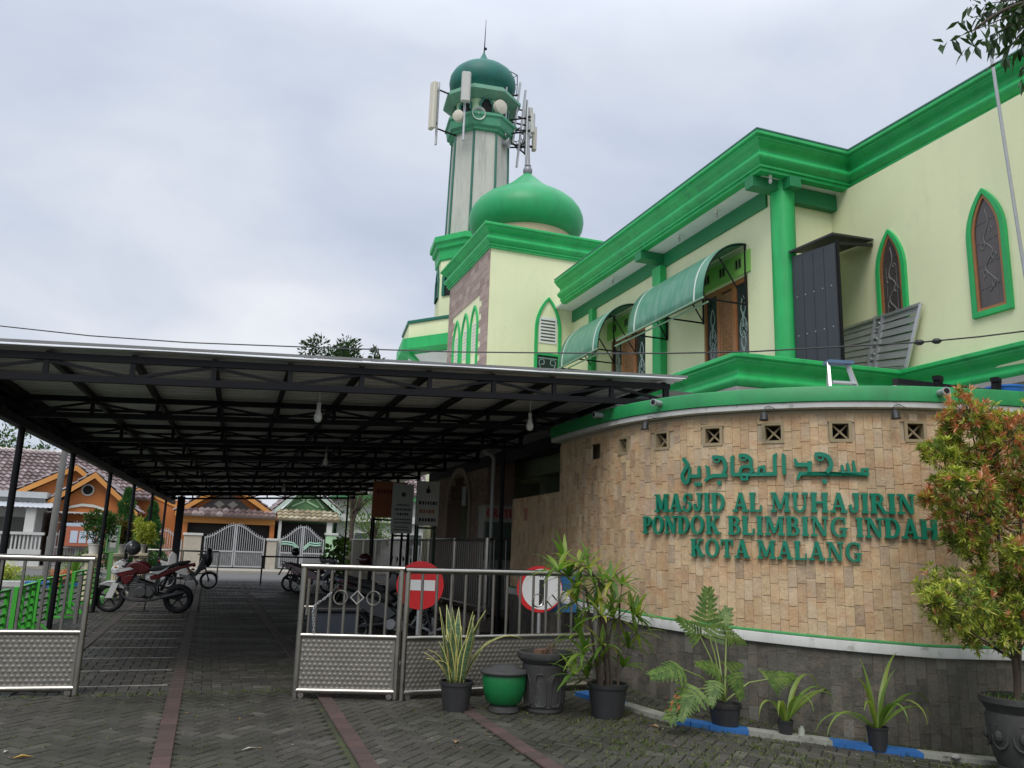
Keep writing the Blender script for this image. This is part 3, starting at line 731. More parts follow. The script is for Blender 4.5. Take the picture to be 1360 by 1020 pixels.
AR = [  # strokes traced in a 1360 x 328 field (y down); one list per separate piece of the calligraphy
 [strokep([(1272,203),(885,203),(868,236)],[22,22,15]), strokep([(1236,200),(1236,176),(1266,174),(1266,204)],13), strokep([(1194,200),(1188,128)],[20,13]), strokep([(1162,200),(1154,142)],[20,13]), strokep([(1130,200),(1122,152)],[20,13]),
  strokep(sm([(1035,196),(1062,160),(1050,112),(1012,94),(974,95)]),24), strokep(sm([(974,95),(990,124),(1012,126),(1020,112)]),11), strokep([(858,116),(868,152),(935,152)],[12,24,24]), strokep([(944,132),(938,196)],[26,20])],
 [dot(1022,246)],
 [strokep([(786,88),(795,100),(795,208)],[8,22,22])],
 [strokep([(756,84),(741,100),(741,203),(478,203)],[6,22,22,22]), strokep([(480,204),(480,104),(490,90)],[22,22,8]), strokep([(640,200),(648,166),(676,160),(678,200)],15),
  strokep(sm([(528,196),(540,162),(585,158),(606,180),(590,196)]),18), strokep(sm([(596,158),(596,116),(566,94),(524,92)]),22), strokep(sm([(524,92),(540,116),(562,120),(570,108)]),10), strokep([(536,206),(540,232),(572,232),(574,206)],14)],
 [strokep([(446,207),(356,207)],22), strokep(sm([(420,200),(436,160),(424,112),(392,98),(352,97)]),22), strokep(sm([(352,97),(368,122),(392,126),(400,112)]),10), strokep(sm([(360,207),(334,216),(300,238)]),[22]*5+[18]*5+[10]), strokep([(306,146),(322,160),(326,214)],[8,20,20])],
 [dot(393,250)],
 [strokep([(266,146),(262,160),(262,206),(188,206)],[8,20,20,22]), strokep([(196,150),(192,206)],[10,18]), strokep(sm([(190,208),(180,240),(158,240),(140,205),(160,165),(180,138),(146,94)]),[20]*6+[22]*6+[24]*6+[24]*6+[22]*6+[18]*6+[8])],
 [dot(240,256,13)], [dot(266,256,13)],
]
for polys in AR:
    xs_ = [p[0] for q in polys for p in q]; xm = (min(xs_)+max(xs_))/2
    # follow the curve of the wall: split long pieces by bending the points individually
    mb = MB(); i = 0
    for q in polys:
        i += 1
        def put(px, py, o_):
            s = lerp(5.20, 7.15, (px-132)/(1272-132)); p, n, tn = wp(s, o_); return (p.x, p.y, lerp(2.60, 2.285, (py-88)/(258-88)))
        n_ = len(q)
        # subdivide long edges so that flat bars follow the wall
        qq = []
        for a in range(n_):
            p0, p1 = q[a], q[(a+1) % n_]; kk = max(1, int(abs(p1[0]-p0[0])/60))
            for k_ in range(kk): qq.append((lerp(p0[0],p1[0],k_/kk), lerp(p0[1],p1[1],k_/kk)))
        ar_ = sum(qq[a][0]*qq[(a+1)%len(qq)][1]-qq[(a+1)%len(qq)][0]*qq[a][1] for a in range(len(qq)))
        if ar_ > 0: qq = qq[::-1]
        m_ = len(qq); F = [put(x, y, .058+i*.0007) for x, y in qq]; Bk = [put(x, y, .03) for x, y in qq]
        mb.add(F+Bk, [tuple(range(m_))] + [(a, m_+a, m_+(a+1)%m_, (a+1)%m_) for a in range(m_)])
    build('arabic_letter', mb, LETTER, wall)
# small spotlights hung under the soffit, and stub drain pipes on the fascia
for i, (s, lb) in enumerate(((4.78,'small black spotlight under the wall soffit nearest the canopy'),(6.165,'small black spotlight under the wall soffit above the Arabic lettering'),(7.41,'small black spotlight under the wall soffit beside the red-tipped shrub'))):
    p, n, tn = wp(s, .13); o = Vector((p.x,p.y,TOPHI+.03)); sp_ = thing('spotlight', lb, 'spotlight', o, 'spotlights along the curved wall')
    q = MB(); q.tube([o+V(-n.x*.03,-n.y*.03,.05), o+V(0,0,.0), o+V(n.x*.03,n.y*.03,-.04)], .007, 6); q.tube([o+V(.0,0,.045), o+V(tn.x*.05,tn.y*.05,.055), o+V(tn.x*.12,tn.y*.12,.02), o+V(tn.x*.18-n.x*.1,tn.y*.18-n.y*.1,.05)], .004, 5); build('bracket', q, BLKPL, sp_)
    q = MB(); c0 = o+V(n.x*.03,n.y*.03,-.045); q.tube([c0+V(0,0,.035), c0+V(0,0,.02), c0+V(n.x*.01,n.y*.01,-.035), c0+V(n.x*.012,n.y*.012,-.055)], [.02,.035,.042,.05], 12); build('lamp_head', q, BLKPL, sp_, smooth=True)
for s, lb in ((4.98,'stub grey drain pipe on the green fascia near the canopy'),(3.9,'stub grey drain pipe on the green fascia under the canopy edge'),(7.86,'stub dark drain pipe on the green fascia above the shrub')):
    p, n, tn = wp(s, .0); q = MB(); z = TOPHI+.215
    o = Vector((p.x,p.y,z)); nn = Vector((n.x,n.y,0)); q.tube([o, o+nn*.24], .035, 12, cap=True)
    q.tube([o+nn*.235, o+nn*.262], .043, 12); dr = tag(build('drain_pipe', q, GALV, loc=o, smooth=True), lb, 'pipe')
    q = MB(); q.tube([o+nn*.2625, o+nn*.2645], .030, 12); build('pipe_mouth', q, VOID, dr)
# ------------------------------------------------------------------ mosque
mosque = thing('mosque', 'pale lime two-storey mosque block with deep green cornices', 'mosque', (9.2,12,0))
XW, XP, XG = 9.2, 7.27, 10.5      # upper wall face, parapet edge, wing wall face
YT = 20.5                          # face of the domed tower
# main wall pieces (upper storey) with window openings left open
def wallx(mb, x, y0, y1, z0, z1, holes, th=.2):
    """wall whose face looks to -X at x; holes = (y0,y1,z0,z1)"""
    ys_ = sorted(set([y0,y1]+[h[0] for h in holes]+[h[1] for h in holes]))
    for a, c_ in zip(ys_[:-1], ys_[1:]):
        hs = [h for h in holes if h[0] <= a+1e-6 and h[1] >= c_-1e-6]; z = z0
        for h in sorted(hs, key=lambda q: q[2]):
            if h[2] > z: mb.bx(x, x+th, a, c_, z, h[2])
            z = h[3]
        if z < z1: mb.bx(x, x+th, a, c_, z, z1)
W1 = (12.42,13.92,4.12,6.82); W2 = (16.35,18.1,4.12,6.82)
q = MB(); wallx(q, XW, 11.75, YT, 4.0, 8.27, [W1, W2])
q.bx(XW+.0, XG+.2, 11.75-.2, 11.75-.001, 4.0, 8.27)
build('wall', q, YELLOW, mosque)
# wing wall towards the street with pointed windows
def arch_pts(w, h, hs, n=12):
    """pointed arch outline, width w, total height h, straight part hs; starts bottom-left, goes up, over and down"""
    k = h-hs; pts = [(-w/2,0)]; Rr = (k*k+w*w/4)/w; cx = Rr-w/2; am = math.asin(min(1,k/Rr))
    for i in range(n+1):
        a = am*i/n; pts.append((cx-Rr*math.cos(a) if i < n else 0.0, hs+Rr*math.sin(a) if i < n else h))
    pts += [(-x, y) for x, y in pts[::-1][1:]]
    return pts
q = MB(); q.bx(XG, XG+.2, -2, 11.55, 4.0, 8.27); build('wing_wall', q, YELLOW, mosque)
q = MB(); q.bx(XG+.02, XG+.2, -2, 11.5, -.3, 3.985); build('lower_wing_wall', q, YELLOW, mosque)
q = MB(); q.bx(XG+.6, XG+8, -2, 30, 8.3, 8.5); q.bx(9.4, XG+.59, 12, YT-.01, 8.3, 8.5); build('roof_slab', q, CONC, mosque)
UX, UY, UZ = V(1,0,0), V(0,1,0), V(0,0,1)
def pointed_window(name, parent, o, u, n, w, h, hs, wood=True, fw=.085, mat=GREEN, glass_h=None):
    """o = bottom centre on the wall face; u = horizontal axis; n = outward"""
    d = Vector(n); A = arch_pts(w, h, hs); B = arch_pts(w-2*fw, h-2.1*fw, hs-fw)
    B = [(x, y+fw) for x, y in B]
    f = MB(); f.loopframe(A, B, Vector(o)-d*.02, u, UZ, d*.075); fr = build(name, f, mat, parent, bevel=.006)
    if wood:
        w2 = w-2*fw; C = arch_pts(w2-.09, h-2.1*fw-.11, hs-fw-.045); C = [(x, y+fw+.045) for x, y in C]
        f = MB(); f.loopframe(B, C, Vector(o)-d*.01, u, UZ, d*.045); build('wooden_frame', f, WOOD, fr)
        g_ = MB(); g_.prism(C, Vector(o)+d*.004, u, UZ, d*.008); build('glass', g_, GLASS_P, fr)
        ld_ = MB(); o2 = Vector(o)+d*.0155
        def P_(x, y): return o2+Vector(u)*x+UZ*y
        vine = [(-.02,.35),(.07,.5),(-.06,.72),(.07,.95),(-.05,1.15),(.03,1.4),(0,1.62)]
        ld_.tube([P_(x*w/.6, y*h/1.95) for x, y in sm(vine, 7)], .011, 6)
        for (cx, cy, r_) in ((.06,.45,.09),(-.07,.62,.07),(.08,.86,.08),(-.07,1.05,.07),(.06,1.28,.05)):
            ld_.tube([P_(cx*w/.6+r_*math.cos(a)*.6*(1-.1*a), cy*h/1.95+r_*math.sin(a)*(1-.1*a)) for a in [k*.35 for k in range(16)]], .009, 5)
        for yy in (.4,.75,1.1,1.4): ld_.tube([P_(-w2/2+.06, yy*h/1.95), P_(w2/2-.06, (yy+.05)*h/1.95)], .0035, 4)
        for xx in (-.1,.1): ld_.tube([P_(xx*w/.6,.16), P_(xx*w/.6, h*.66)], .0035, 4)
        build('leaded_ornament', ld_, M('leaded_came', (.15,.14,.138), .5), fr)
    return fr, B
pointed_window('pointed_window', mosque, (XG,10.2,5.15), V(0,-1,0), (-1,0,0), .64, 1.98, 1.22)
pointed_window('pointed_window', mosque, (XG,8.36,5.12), V(0,-1,0), (-1,0,0), .66, 1.98, 1.22)
# cornices -------------------------------------------------------------------
def cornprof(zt, h, ov=.0):
    """classical profile, outward offsets relative to the path, top at zt"""
    z = lambda k: zt-h*k
    P_ = [(-.35,z(0)),(.0,z(0)),(.012,z(.02)),(.012,z(.10)),(-.012,z(.125)),(-.035,z(.14)),(-.035,z(.185)),(-.055,z(.205)),(-.065,z(.23))]
    # concave then convex (cyma)
    for i in range(1,8):
        a = i/8*PI; P_.append((-.065-.075*(1-math.cos(a))/2-.05*math.sin(a), z(.23+.24*i/8)))
    for i in range(0,9):
        a = -PI/2+PI*i/8; P_.append((-.15+.085*math.cos(a)-.03*(i/8), z(.475+.335*i/8)))
    P_ += [(-.185,z(.83)),(-.165,z(.85)),(-.165,z(.90)),(-.20,z(.915)),(-.20,z(1.0)),(-.35,z(1.0))]
    return [(x*h/.6, zz) for x, zz in P_]
c1p = [(8.36,YT-.55),(8.36,10.9),(10.36,10.9),(10.47,6.9),(10.55,-2)]
# direction of travel: towards the camera (-Y) then +X: outward (-X) is to the right
q = MB(); q.sweep(cornprof(8.9,.64), c1p); build('upper_cornice', q, GREEN, mosque, smooth=True, ang=30)
q = MB(); q.sweep([(-.4,8.903),(.016,8.903),(.016,8.93),(-.4,8.93)], c1p); build('cornice_capping', q, M('aged_teal_capping', (.05,.16,.12), .5, var=.3, scale=4), mosque)
c2p = [(XP,YT-.02),(XP,10.16),(10.30,9.98),(10.36,6.9),(10.42,-2)]
q = MB(); q.sweep(cornprof(4.58,.62), c2p); build('parapet_cornice', q, GREEN, mosque, smooth=True, ang=30)
q = MB(); q.prism([(XP+.1,YT-.03),(XP+.1,10.3),(10.25,10.12),(10.3,-2),(10.49,-2),(10.49,11.54),(9.19,11.54),(9.19,YT-.03)], (0,0,3.99), UX, UY, UZ*.09); build('balcony_slab', q, CONC, mosque)
# soffit and beams
q = MB(); q.prism([(8.62,YT-.01),(8.62,11.12),(10.49,11.12),(10.49,11.54),(9.19,11.74),(9.19,YT-.01)], (0,0,8.262), UX, UY, UZ*.05); build('soffit', q, WHITE_P, mosque)
b_ = MB(); b_.bx(9.15,9.199,11.75,YT-.012,7.93,8.258); b_.bx(8.56,9.145,15.42,15.70,8.06,8.256); b_.bx(8.56,9.09,11.32,11.56,8.06,8.256); b_.bx(9.16,9.40,11.06,11.29,8.06,8.255)
b_.bx(9.5,10.497,11.40,11.545,7.95,8.254); build('soffit_beam', b_, M('deep_green_beam_paint', (.012,.20,.07), .5, var=.12, scale=4), mosque)
for yc, r_ in ((11.44,.215),):
    q = MB(); q.lathe([(r_,4.05),(r_,8.258)], (9.28,yc,0), 28); build('column', q, GREEN, mosque, smooth=True)
q = MB(); q.bx(9.03,9.196,15.38,15.74,4.09,7.965); build('column', q, GREEN, mosque, bevel=.01)
q = MB(); q.bx(9.06,9.196,18.98,19.2,4.09,7.925); build('column', q, GREEN, mosque, bevel=.01)
# tall carved windows under the awnings
def carved_window(W_):
    y0, y1, z0, z1 = W_; fx = XW+.02
    f = MB(); n_ = 3; ws = [(y1-y0)*k for k in (.32,.36,.32)]; y = y0
    pcs = []
    for w_ in ws: pcs.append((y, y+w_)); y += w_
    for a in [y0]+[p[1] for p in pcs]:
        f.bx(fx, fx+.09, max(a-.045,y0), min(a+.045,y1), z0, z1)
    f.bx(fx+.003, fx+.087, y0+.045, y1-.045, z1-.09, z1-.001); f.bx(fx+.003, fx+.087, y0+.045, y1-.045, z0+.001, z0+.1)
    wn = build('carved_window', f, WOOD, mosque, bevel=.008)
    for k, (a, c_) in enumerate(pcs):
        a += .047; c_ -= .047
        if k == 1:
            # fretwork leaf: many little interlaced loops in front of a dark void
            cb = MB(); r_ = .052; y = a+.03
            cb.bx(fx+.02, fx+.05, a, a+.05, z0+.1, z1-.09); cb.bx(fx+.02, fx+.05, c_-.05, c_, z0+.1, z1-.09)
            yy0, yy1 = a+.05, c_-.05; ncol = 4; dy = (yy1-yy0)/ncol; nrow = int((z1-z0-.25)/dy)
            for i in range(ncol):
                for j in range(nrow):
                    cy, cz = yy0+dy*(i+.5), z0+.14+dy*(j+.5); pt = []
                    for a_ in range(13):
                        an = 2*PI*a_/12; rr = dy*.5*(1+.22*math.cos(4*an+(i+j)%2*PI)); pt.append((fx+.035, cy+rr*math.cos(an), cz+rr*math.sin(an)))
                    cb.tube(pt, .011, 4, cap=False)
                    cb.tube([(fx+.036,cy-dy*.3,cz-dy*.3),(fx+.030,cy,cz),(fx+.036,cy+dy*.3,cz+dy*.3)], .010, 4); cb.tube([(fx+.036,cy-dy*.3,cz+dy*.3),(fx+.030,cy,cz),(fx+.036,cy+dy*.3,cz-dy*.3)], .010, 4)
            build('carved_panel', cb, M('carved_teak', (.30,.155,.07), .5, var=.3, scale=14), wn)
            v_ = MB(); v_.bx(fx+.06, fx+.065, a, c_, z0+.1, z1-.09); build('panel_backing', v_, M('dark_teak_backing', (.05,.025,.014), .7), wn)
        else:
            v_ = MB(); v_.bx(fx+.045, fx+.053, a, c_, z0+.1, z1-.09); build('glass', v_, GLASS, wn)
            fr = MB(); cy = (a+c_)/2; hw = (c_-a)*.36; gx = fx+.042
            def P_(u_, z_): return (gx, cy+u_*hw, z_)
            for zc in (5.35,6.05):
                for sg in (1,-1):
                    fr.tube([P_(sg*u_, zc+z_) for u_, z_ in sm([(0,-.42),(.75,-.3),(.55,-.08),(.12,.02),(.5,.18),(.28,.34),(0,.42)], 4)], .013, 5)
                    fr.tube([P_(sg*(.55+.32*math.cos(a_)*(1-a_*.1)), zc-.2+.085*math.sin(a_)) for a_ in [k_*.5 for k_ in range(12)]], .008, 4)
                fr.tube([P_(0,zc-.2),P_(0,zc+.1)], .02, 5)
            build('frosted_ornament', fr, FROST, wn)
carved_window(W1); carved_window(W2)
for (y0, y1) in ((12.3,14.1),(16.2,18.3)):
    q = MB(); q.bx(XW-.028, XW-.002, y0, y1, 6.86, 7.30); pl = build('lime_lintel_panel', q, LIME, mosque)
    for yc in [lerp(y0,y1,k) for k in (.2,.5,.8)]:
        q = MB(); q.loopframe([(-.11,-.11),(.11,-.11),(.11,.11),(-.11,.11)], [(-.085,-.085),(.085,-.085),(.085,.085),(-.085,.085)], (XW-.032,yc,7.10), V(0,1,0), UZ, V(.004,0,0)); q.bx(XW-.036, XW-.0285, yc-.012, yc+.012, 7.01, 7.19); build('vent_block', q, M('vent_block_lime', (.2,.36,.1), .8), pl)
        q = MB(); q.bx(XW-.030, XW-.0283, yc-.085, yc+.085, 7.015, 7.185); build('vent_shadow', q, VOID, pl)
# light bulbs under the soffit
for yc, lb in ((12.9,'small bare bulb under the white soffit nearest the green column'),(14.3,'small bare bulb under the white soffit above the nearer awning'),(17.4,'small bare bulb under the white soffit above the farther awning'),(11.22,'small bare bulb under the corner of the deep green eave')):
    q = MB(); c0 = (8.86,yc,8.26); q.tube([c0,(8.86,yc,8.20)], .03, 8); bl_ = tag(build('light_bulb', q, WHITE_P, loc=c0, smooth=True), lb, 'light bulb')
    q = MB(); q.ell((8.86,yc,8.15), (.035,.035,.055), 10, 8); build('bulb', q, M('unlit_bulb_glass', (.45,.45,.43), .2), bl_, smooth=True)
# awnings --------------------------------------------------------------------
m, t, b = nt('green_polycarbonate'); tc = node(t, 'ShaderNodeTexCoord'); ob = tc.outputs['Object']
n1 = noise_(t, mapping(t, ob, (1.5,5,1.5)), 1.6, 5); c = mixc(t, mth(t,'MULTIPLY',ramp(t,n1,[(.42,(0,0,0)),(.7,(1,1,1))]),.55), (.11,.35,.23), (.32,.50,.40))
t.links.new(c, b.inputs['Base Color']); b.inputs['Roughness'].default_value = .32
tr = node(t, 'ShaderNodeBsdfTranslucent'); t.links.new(c, tr.inputs[0]); mx = node(t, 'ShaderNodeMixShader'); mx.inputs[0].default_value = .3
t.links.new(b.outputs[0], mx.inputs[1]); t.links.new(tr.outputs[0], mx.inputs[2]); t.links.new(mx.outputs[0], t.nodes['Material Output'].inputs[0]); POLY = m
WSTRIP = M('pale_joint_strip', (.62,.68,.62), .5, var=.1)
def awning(y0, y1, zt, xo, zb, lb):
    """quarter barrel from the wall top (XW, zt) down to (xo, zb) between y0 (near) and y1"""
    dx, dz = XW-.01-xo, zt-zb
    arc = [(XW-.01-dx*math.sin(a)**1.0, zb+dz*math.cos(a)**.9 if a < PI/2-.01 else zb) for a in [i/14*PI/2*1.0 for i in range(15)]]
    sh = MB(); ny = 10; vs = []; 
    for j in range(ny+1):
        y = lerp(y0,y1,j/ny)
        for x, z in arc: vs.append((x, y+rnd.uniform(-.004,.004), z))
    n_ = len(arc); sh.add(vs, [(j*n_+i, j*n_+i+1, (j+1)*n_+i+1, (j+1)*n_+i) for j in range(ny) for i in range(n_-1)])
    a_ = build('awning', sh, POLY, mosque, smooth=True, label=lb); s_ = a_.modifiers.new('thickness','SOLIDIFY'); s_.thickness = .008; s_.offset = -1
    for k in (.10,.90):
        st = MB(); y = lerp(y0,y1,k); L1 = [Vector((x-.007,y-.022,z+.005)) for x, z in arc]; L2 = [Vector((x-.007,y+.022,z+.005)) for x, z in arc]; st.strip(L1, L2); so = build('joint_strip', st, WSTRIP, a_); so.modifiers.new('thickness','SOLIDIFY').thickness = .004
    fr = MB()
    for y in (y0+.02, (y0+y1)/2, y1-.02):
        fr.tube([(x+.012,y,z-.02) for x, z in arc], .016, 6)
        fr.tube([(XW-.03,y,zt-.02),(XW-.03,y,zb-.02)], .02, 6)
        fr.tube([(XW-.03,y,zb),(xo+.03,y,zb)], .018, 6)
        fr.tube([(XW-.03,y,zb+.02),(XW-.02-dx*.6,y,zb+dz*.70)], .015, 6)
    for k in (5,14): fr.tube([(arc[k][0]+.014,y0,arc[k][1]-.022),(arc[k][0]+.014,y1,arc[k][1]-.022)], .015, 6)
    build('awning_frame', fr, STEEL_BLK, a_)
    lp = MB(); lp.tube([(xo-.012,y0-.03,zb-.005),(xo-.012,y1+.5,zb-.03)], .02, 6); lp.tube([(xo+.12,y0+.02,zb-.06),(xo+.05,y1+.7,zb-.10)], .018, 6); build('front_rail', lp, M('faded_green_rail', (.20,.34,.22), .5, var=.2), a_)
awning(12.42,15.35,7.44,8.2,6.22,'nearer green barrel awning beside the round column')
awning(16.75,19.05,7.44,8.15,6.20,'farther green barrel awning beside the domed tower')
# domed tower ----------------------------------------------------------------
tower = thing('domed_tower', 'square lime tower carrying a broad green onion dome', 'tower', (8.6,22.6,0))
q = MB(); q.bx(6.65,10.75,YT,24.6,3.6,9.9); build('wall', q, YELLOW, tower)
q = MB(); pth = [(6.36,24.89),(6.36,YT-.29),(11.04,YT-.29)]
q.sweep(cornprof(10.43,.66), [(11.04,24.89)]+pth); build('cornice', q, GREEN, tower, smooth=True, ang=30)
q = MB(); q.bx(6.5,10.9,YT-.15,24.75,10.3,10.425); build('roof_slab', q, CONC, tower)
# stone surround on the left face
def tiles_x(mb, x, y0, y1, z0, z1, w, h, holes=()):
    nz = max(1, round((z1-z0)/h)); hh = (z1-z0)/nz
    for j in range(nz):
        y = y0 - (w*.5 if j % 2 else 0)
        while y < y1:
            a, c_ = max(y,y0), min(y+w,y1); y += w
            if c_-a < .02: continue
            za, zc = z0+j*hh, z0+(j+1)*hh; my, mz = (a+c_)/2, (za+zc)/2
            if any(h_[0] < my < h_[1] and h_[2] < mz < h_[3] for h_ in holes): continue
            o_ = x-.02-rnd.uniform(0,.008); mb.add([(o_,a+.003,za+.003),(o_,c_-.003,za+.003),(o_,c_-.003,zc-.003),(o_,a+.003,zc-.003),(x-.001,a+.003,za+.003),(x-.001,c_-.003,za+.003),(x-.001,c_-.003,zc-.003),(x-.001,a+.003,zc-.003)],
                 [(0,1,2,3),(0,4,5,1),(1,5,6,2),(2,6,7,3),(3,7,4,0)])
q = MB(); tiles_x(q, 6.65, YT+.02, 24.58, 3.7, 9.85, .4, .2, [(21.25,24.02,3.6,8.62)]); build('stone_surround', q, M('mauve_brown_stone_tiles', (.3,.22,.2), .85, ramp_stops=[(0,(.27,.195,.165)),(.5,(.34,.255,.22)),(1,(.40,.31,.26))], var=.2, scale=12, bump=.4, bscale=30), tower)
for yc in (21.75,22.65,23.55):
    f, B = pointed_window('blind_arch', tower, (6.65,yc,4.0), V(0,-1,0), (-1,0,0), .74, 4.45, 3.7, wood=False, fw=.07)
    q = MB()
    for k in range(9): q.bx(6.628,6.645,yc-.2,yc+.2,7.05+k*.1,7.09+k*.1)
    build('louvre', q, WHITE_P, f)
# pointed window on the near face
fr, B = pointed_window('pointed_window', tower, (8.42,YT,4.6), V(1,0,0), (0,-1,0), .80, 3.98, 3.0, wood=False, fw=.085)
q = MB(); q.bx(8.15,8.69,YT-.022,YT-.004,7.22,7.98); build('louvre_panel', q, WHITE_P, fr)
q = MB()
for k in range(7): q.bx(8.2,8.64,YT-.024,YT-.0225,7.28+k*.095,7.325+k*.095)
build('louvre_gaps', q, M('louvre_shadow', (.08,.08,.07), .9), fr)
q = MB(); q.bx(8.11,8.73,YT-.02,YT-.003,4.7,6.86); build('glass', q, GLASS, fr)
q = MB()
for u_ in (-1,1):
    q.tube([(8.42+u_*x,YT-.024,z) for x, z in sm([(0,6.35),(.2,6.5),(.24,6.7),(.12,6.75),(.1,6.62),(.2,6.6)],4)], .014, 4)
q.tube([(8.14,YT-.024,6.78),(8.70,YT-.024,6.78)], .02, 4); build('frosted_ornament', q, FROST, fr)
q = MB(); q.bx(8.07,8.77,YT-.05,YT-.003,6.865,6.93); build('transom', q, GREEN, fr)
# dome
DC = (8.40,22.45,0); DK = .965
q = MB(); q.lathe([(1.44,10.42),(1.44,11.12)], DC, 48, cap=False); build('drum', q, DRUM, tower, smooth=True)
dome_prof = [(1.46,10.98),(1.62,11.06),(1.75,11.19),(1.83,11.36),(1.86,11.55),(1.84,11.72),(1.77,11.90),(1.64,12.08),(1.45,12.24),(1.24,12.37),(1.03,12.49),(.83,12.61),(.65,12.74),(.48,12.88),(.33,13.02),(.21,13.13),(.11,13.22)]
q = MB(); q.lathe([(r_*DK, z) for r_, z in dome_prof], DC, 64); build('dome', q, M('dome_green_paint', (.012,.31,.10), .46, var=.18, scale=2, streak=.5, streakcol=(.02,.2,.09)), tower, smooth=True, ang=60)
q = MB(); q.lathe([(.11,13.19),(.13,13.22),(.15,13.30),(.15,13.36),(.12,13.43),(.09,13.46),(.11,13.50),(.08,13.53),(.07,13.56),(.045,14.05),(.02,14.45),(.008,14.6)], DC, 16); build('finial', q, M('grey_finial_metal', (.25,.25,.26), .5, metal=.4), tower, smooth=True)
# minaret --------------------------------------------------------------------
MC = (8.22,27.2,0); mina = thing('minaret', 'tall octagonal stained minaret with a teal dome and antenna mounts', 'minaret', MC)
A8 = PI/8
def octo(prof, mat, name, **k):
    q = MB(); c8 = 1/math.cos(PI/8); q.lathe([(r_*c8, z) for r_, z in prof], MC, 8, ang0=A8-.12); return build(name, q, mat, mina, **k)
octo([(1.32,0),(1.32,11.5)], YELLOW, 'base_wall'); octo([(1.32,11.5),(1.38,11.55),(1.41,11.9),(1.50,11.95),(1.52,12.1),(1.60,12.15),(1.60,12.35),(1.1,12.35)], GREEN, 'base_cornice')
octo([(1.06,12.3),(.99,16.65)], MINW, 'shaft')
for i in range(8):      # dark green ribs on the shaft corners
    a = A8-.12+i*PI/4; c8 = 1/math.cos(PI/8); q = MB()
    q.tube([(MC[0]+1.075*c8*math.cos(a),MC[1]+1.075*c8*math.sin(a),12.34),(MC[0]+1.0*c8*math.cos(a),MC[1]+1.0*c8*math.sin(a),16.56)], .045, 6); build('corner_rib', q, GREEN_D, mina)
octo([(.99,16.53),(1.10,16.57),(1.10,16.65),(1.20,16.71),(1.24,17.0),(1.30,17.05),(1.30,17.15),(.98,17.15)], M('weathered_pale_green_band', (.07,.30,.17), .6, var=.25, scale=4, streak=.5, streakcol=(.1,.2,.14)), 'gallery_band')
octo([(1.0,17.13),(1.0,18.16)], PALE_GREEN, 'gallery_wall')
octo([(1.02,17.83),(1.36,18.0),(1.40,18.02),(1.40,18.12),(1.32,18.16),(1.32,18.22),(.9,18.22)], M('weathered_mint_cornice', (.16,.36,.25), .6, var=.25, scale=4, streak=.6, streakcol=(.2,.24,.2)), 'gallery_cornice')
for i in range(8):
    a = -.12+i*PI/4; n = Vector((math.cos(a),math.sin(a),0)); u = Vector((-n.y,n.x,0)); o = Vector(MC)+n*1.0+UZ*17.17
    ot = [(-.28,0),(-.28,.50),(-.2,.57),(-.2,.64),(-.12,.70),(0,.84),(.12,.70),(.2,.64),(.2,.57),(.28,.50),(.28,0)]; inn = [(-.2,0.001),(-.2,.43),(-.13,.49),(-.13,.56),(-.07,.61),(0,.72),(.07,.61),(.13,.56),(.13,.49),(.2,.43),(.2,.001)]
    q = MB(); q.loopframe(ot, inn, o-n*.01, u, UZ, n*.08); f = build('niche_frame', q, GREEN_D, mina); q = MB(); q.prism(inn, o+n*.003, u, UZ, n*.006); build('niche', q, VOID, f)
q = MB(); q.lathe([(1.02,18.2),(1.04,18.48),(1.15,18.56),(1.25,18.74),(1.28,18.94),(1.25,19.16),(1.14,19.36),(.96,19.52),(.74,19.64),(.52,19.75),(.34,19.88),(.20,20.04),(.10,20.22),(.04,20.37)], MC, 48); build('dome', q, M('weathered_teal_dome', (.012,.15,.115), .55, var=.22, scale=2.5, streak=.6, streakcol=(.03,.09,.08)), mina, smooth=True, ang=60)
q = MB(); q.tube([(MC[0],MC[1],20.3),(MC[0]+.01,MC[1],20.6),(MC[0]+.03,MC[1],21.85)], [.03,.022,.008], 6); q.ell((MC[0]+.05,MC[1],20.58),(.07,.05,.06),8,6); build('lightning_rod', q, STEEL_BLK, mina)
# green balcony ring at the foot
octo([(1.6,7.35),(2.2,7.9),(2.25,7.92)], WHITE_P, 'balcony_soffit'); octo([(2.2,7.93),(2.56,8.05),(2.56,8.42),(2.45,8.46),(1.5,8.46)], GREEN, 'balcony_edge'); octo([(2.36,8.46),(2.36,8.98),(1.5,8.98)], YELLOW, 'balcony_parapet'); octo([(2.3,8.985),(2.42,8.99),(2.42,9.08),(1.5,9.08)], GREEN_D, 'balcony_capping')
for i in range(8):
    a = A8-.12+i*PI/4; n = Vector((math.cos(a),math.sin(a),0)); u = Vector((-n.y,n.x,0)); q = MB(); q.prism([(0,0),(.85,.42),(.85,.55),(0,.55)], Vector(MC)+n*1.7+UZ*7.45-u*.12, n, UZ, u*.24); build('bracket', q, GREEN, mina)
for i in range(8):
    a = -.12+i*PI/4; n = Vector((math.cos(a),math.sin(a),0)); u = Vector((-n.y,n.x,0)); o = Vector(MC)+n*1.32+UZ*10.2
    ot = [(-.42,0),(-.42,.7),(-.28,.85),(-.28,.95),(0,1.28),(.28,.95),(.28,.85),(.42,.7),(.42,0)]; inn = [(x*.74, y*.9) for x, y in ot]
    q = MB(); q.loopframe(ot, inn, o-n*.01, u, UZ, n*.07); f = build('niche_frame', q, GREEN_D, mina); q = MB(); q.prism(inn, o+n*.003, u, UZ, n*.006); build('niche', q, VOID, f)
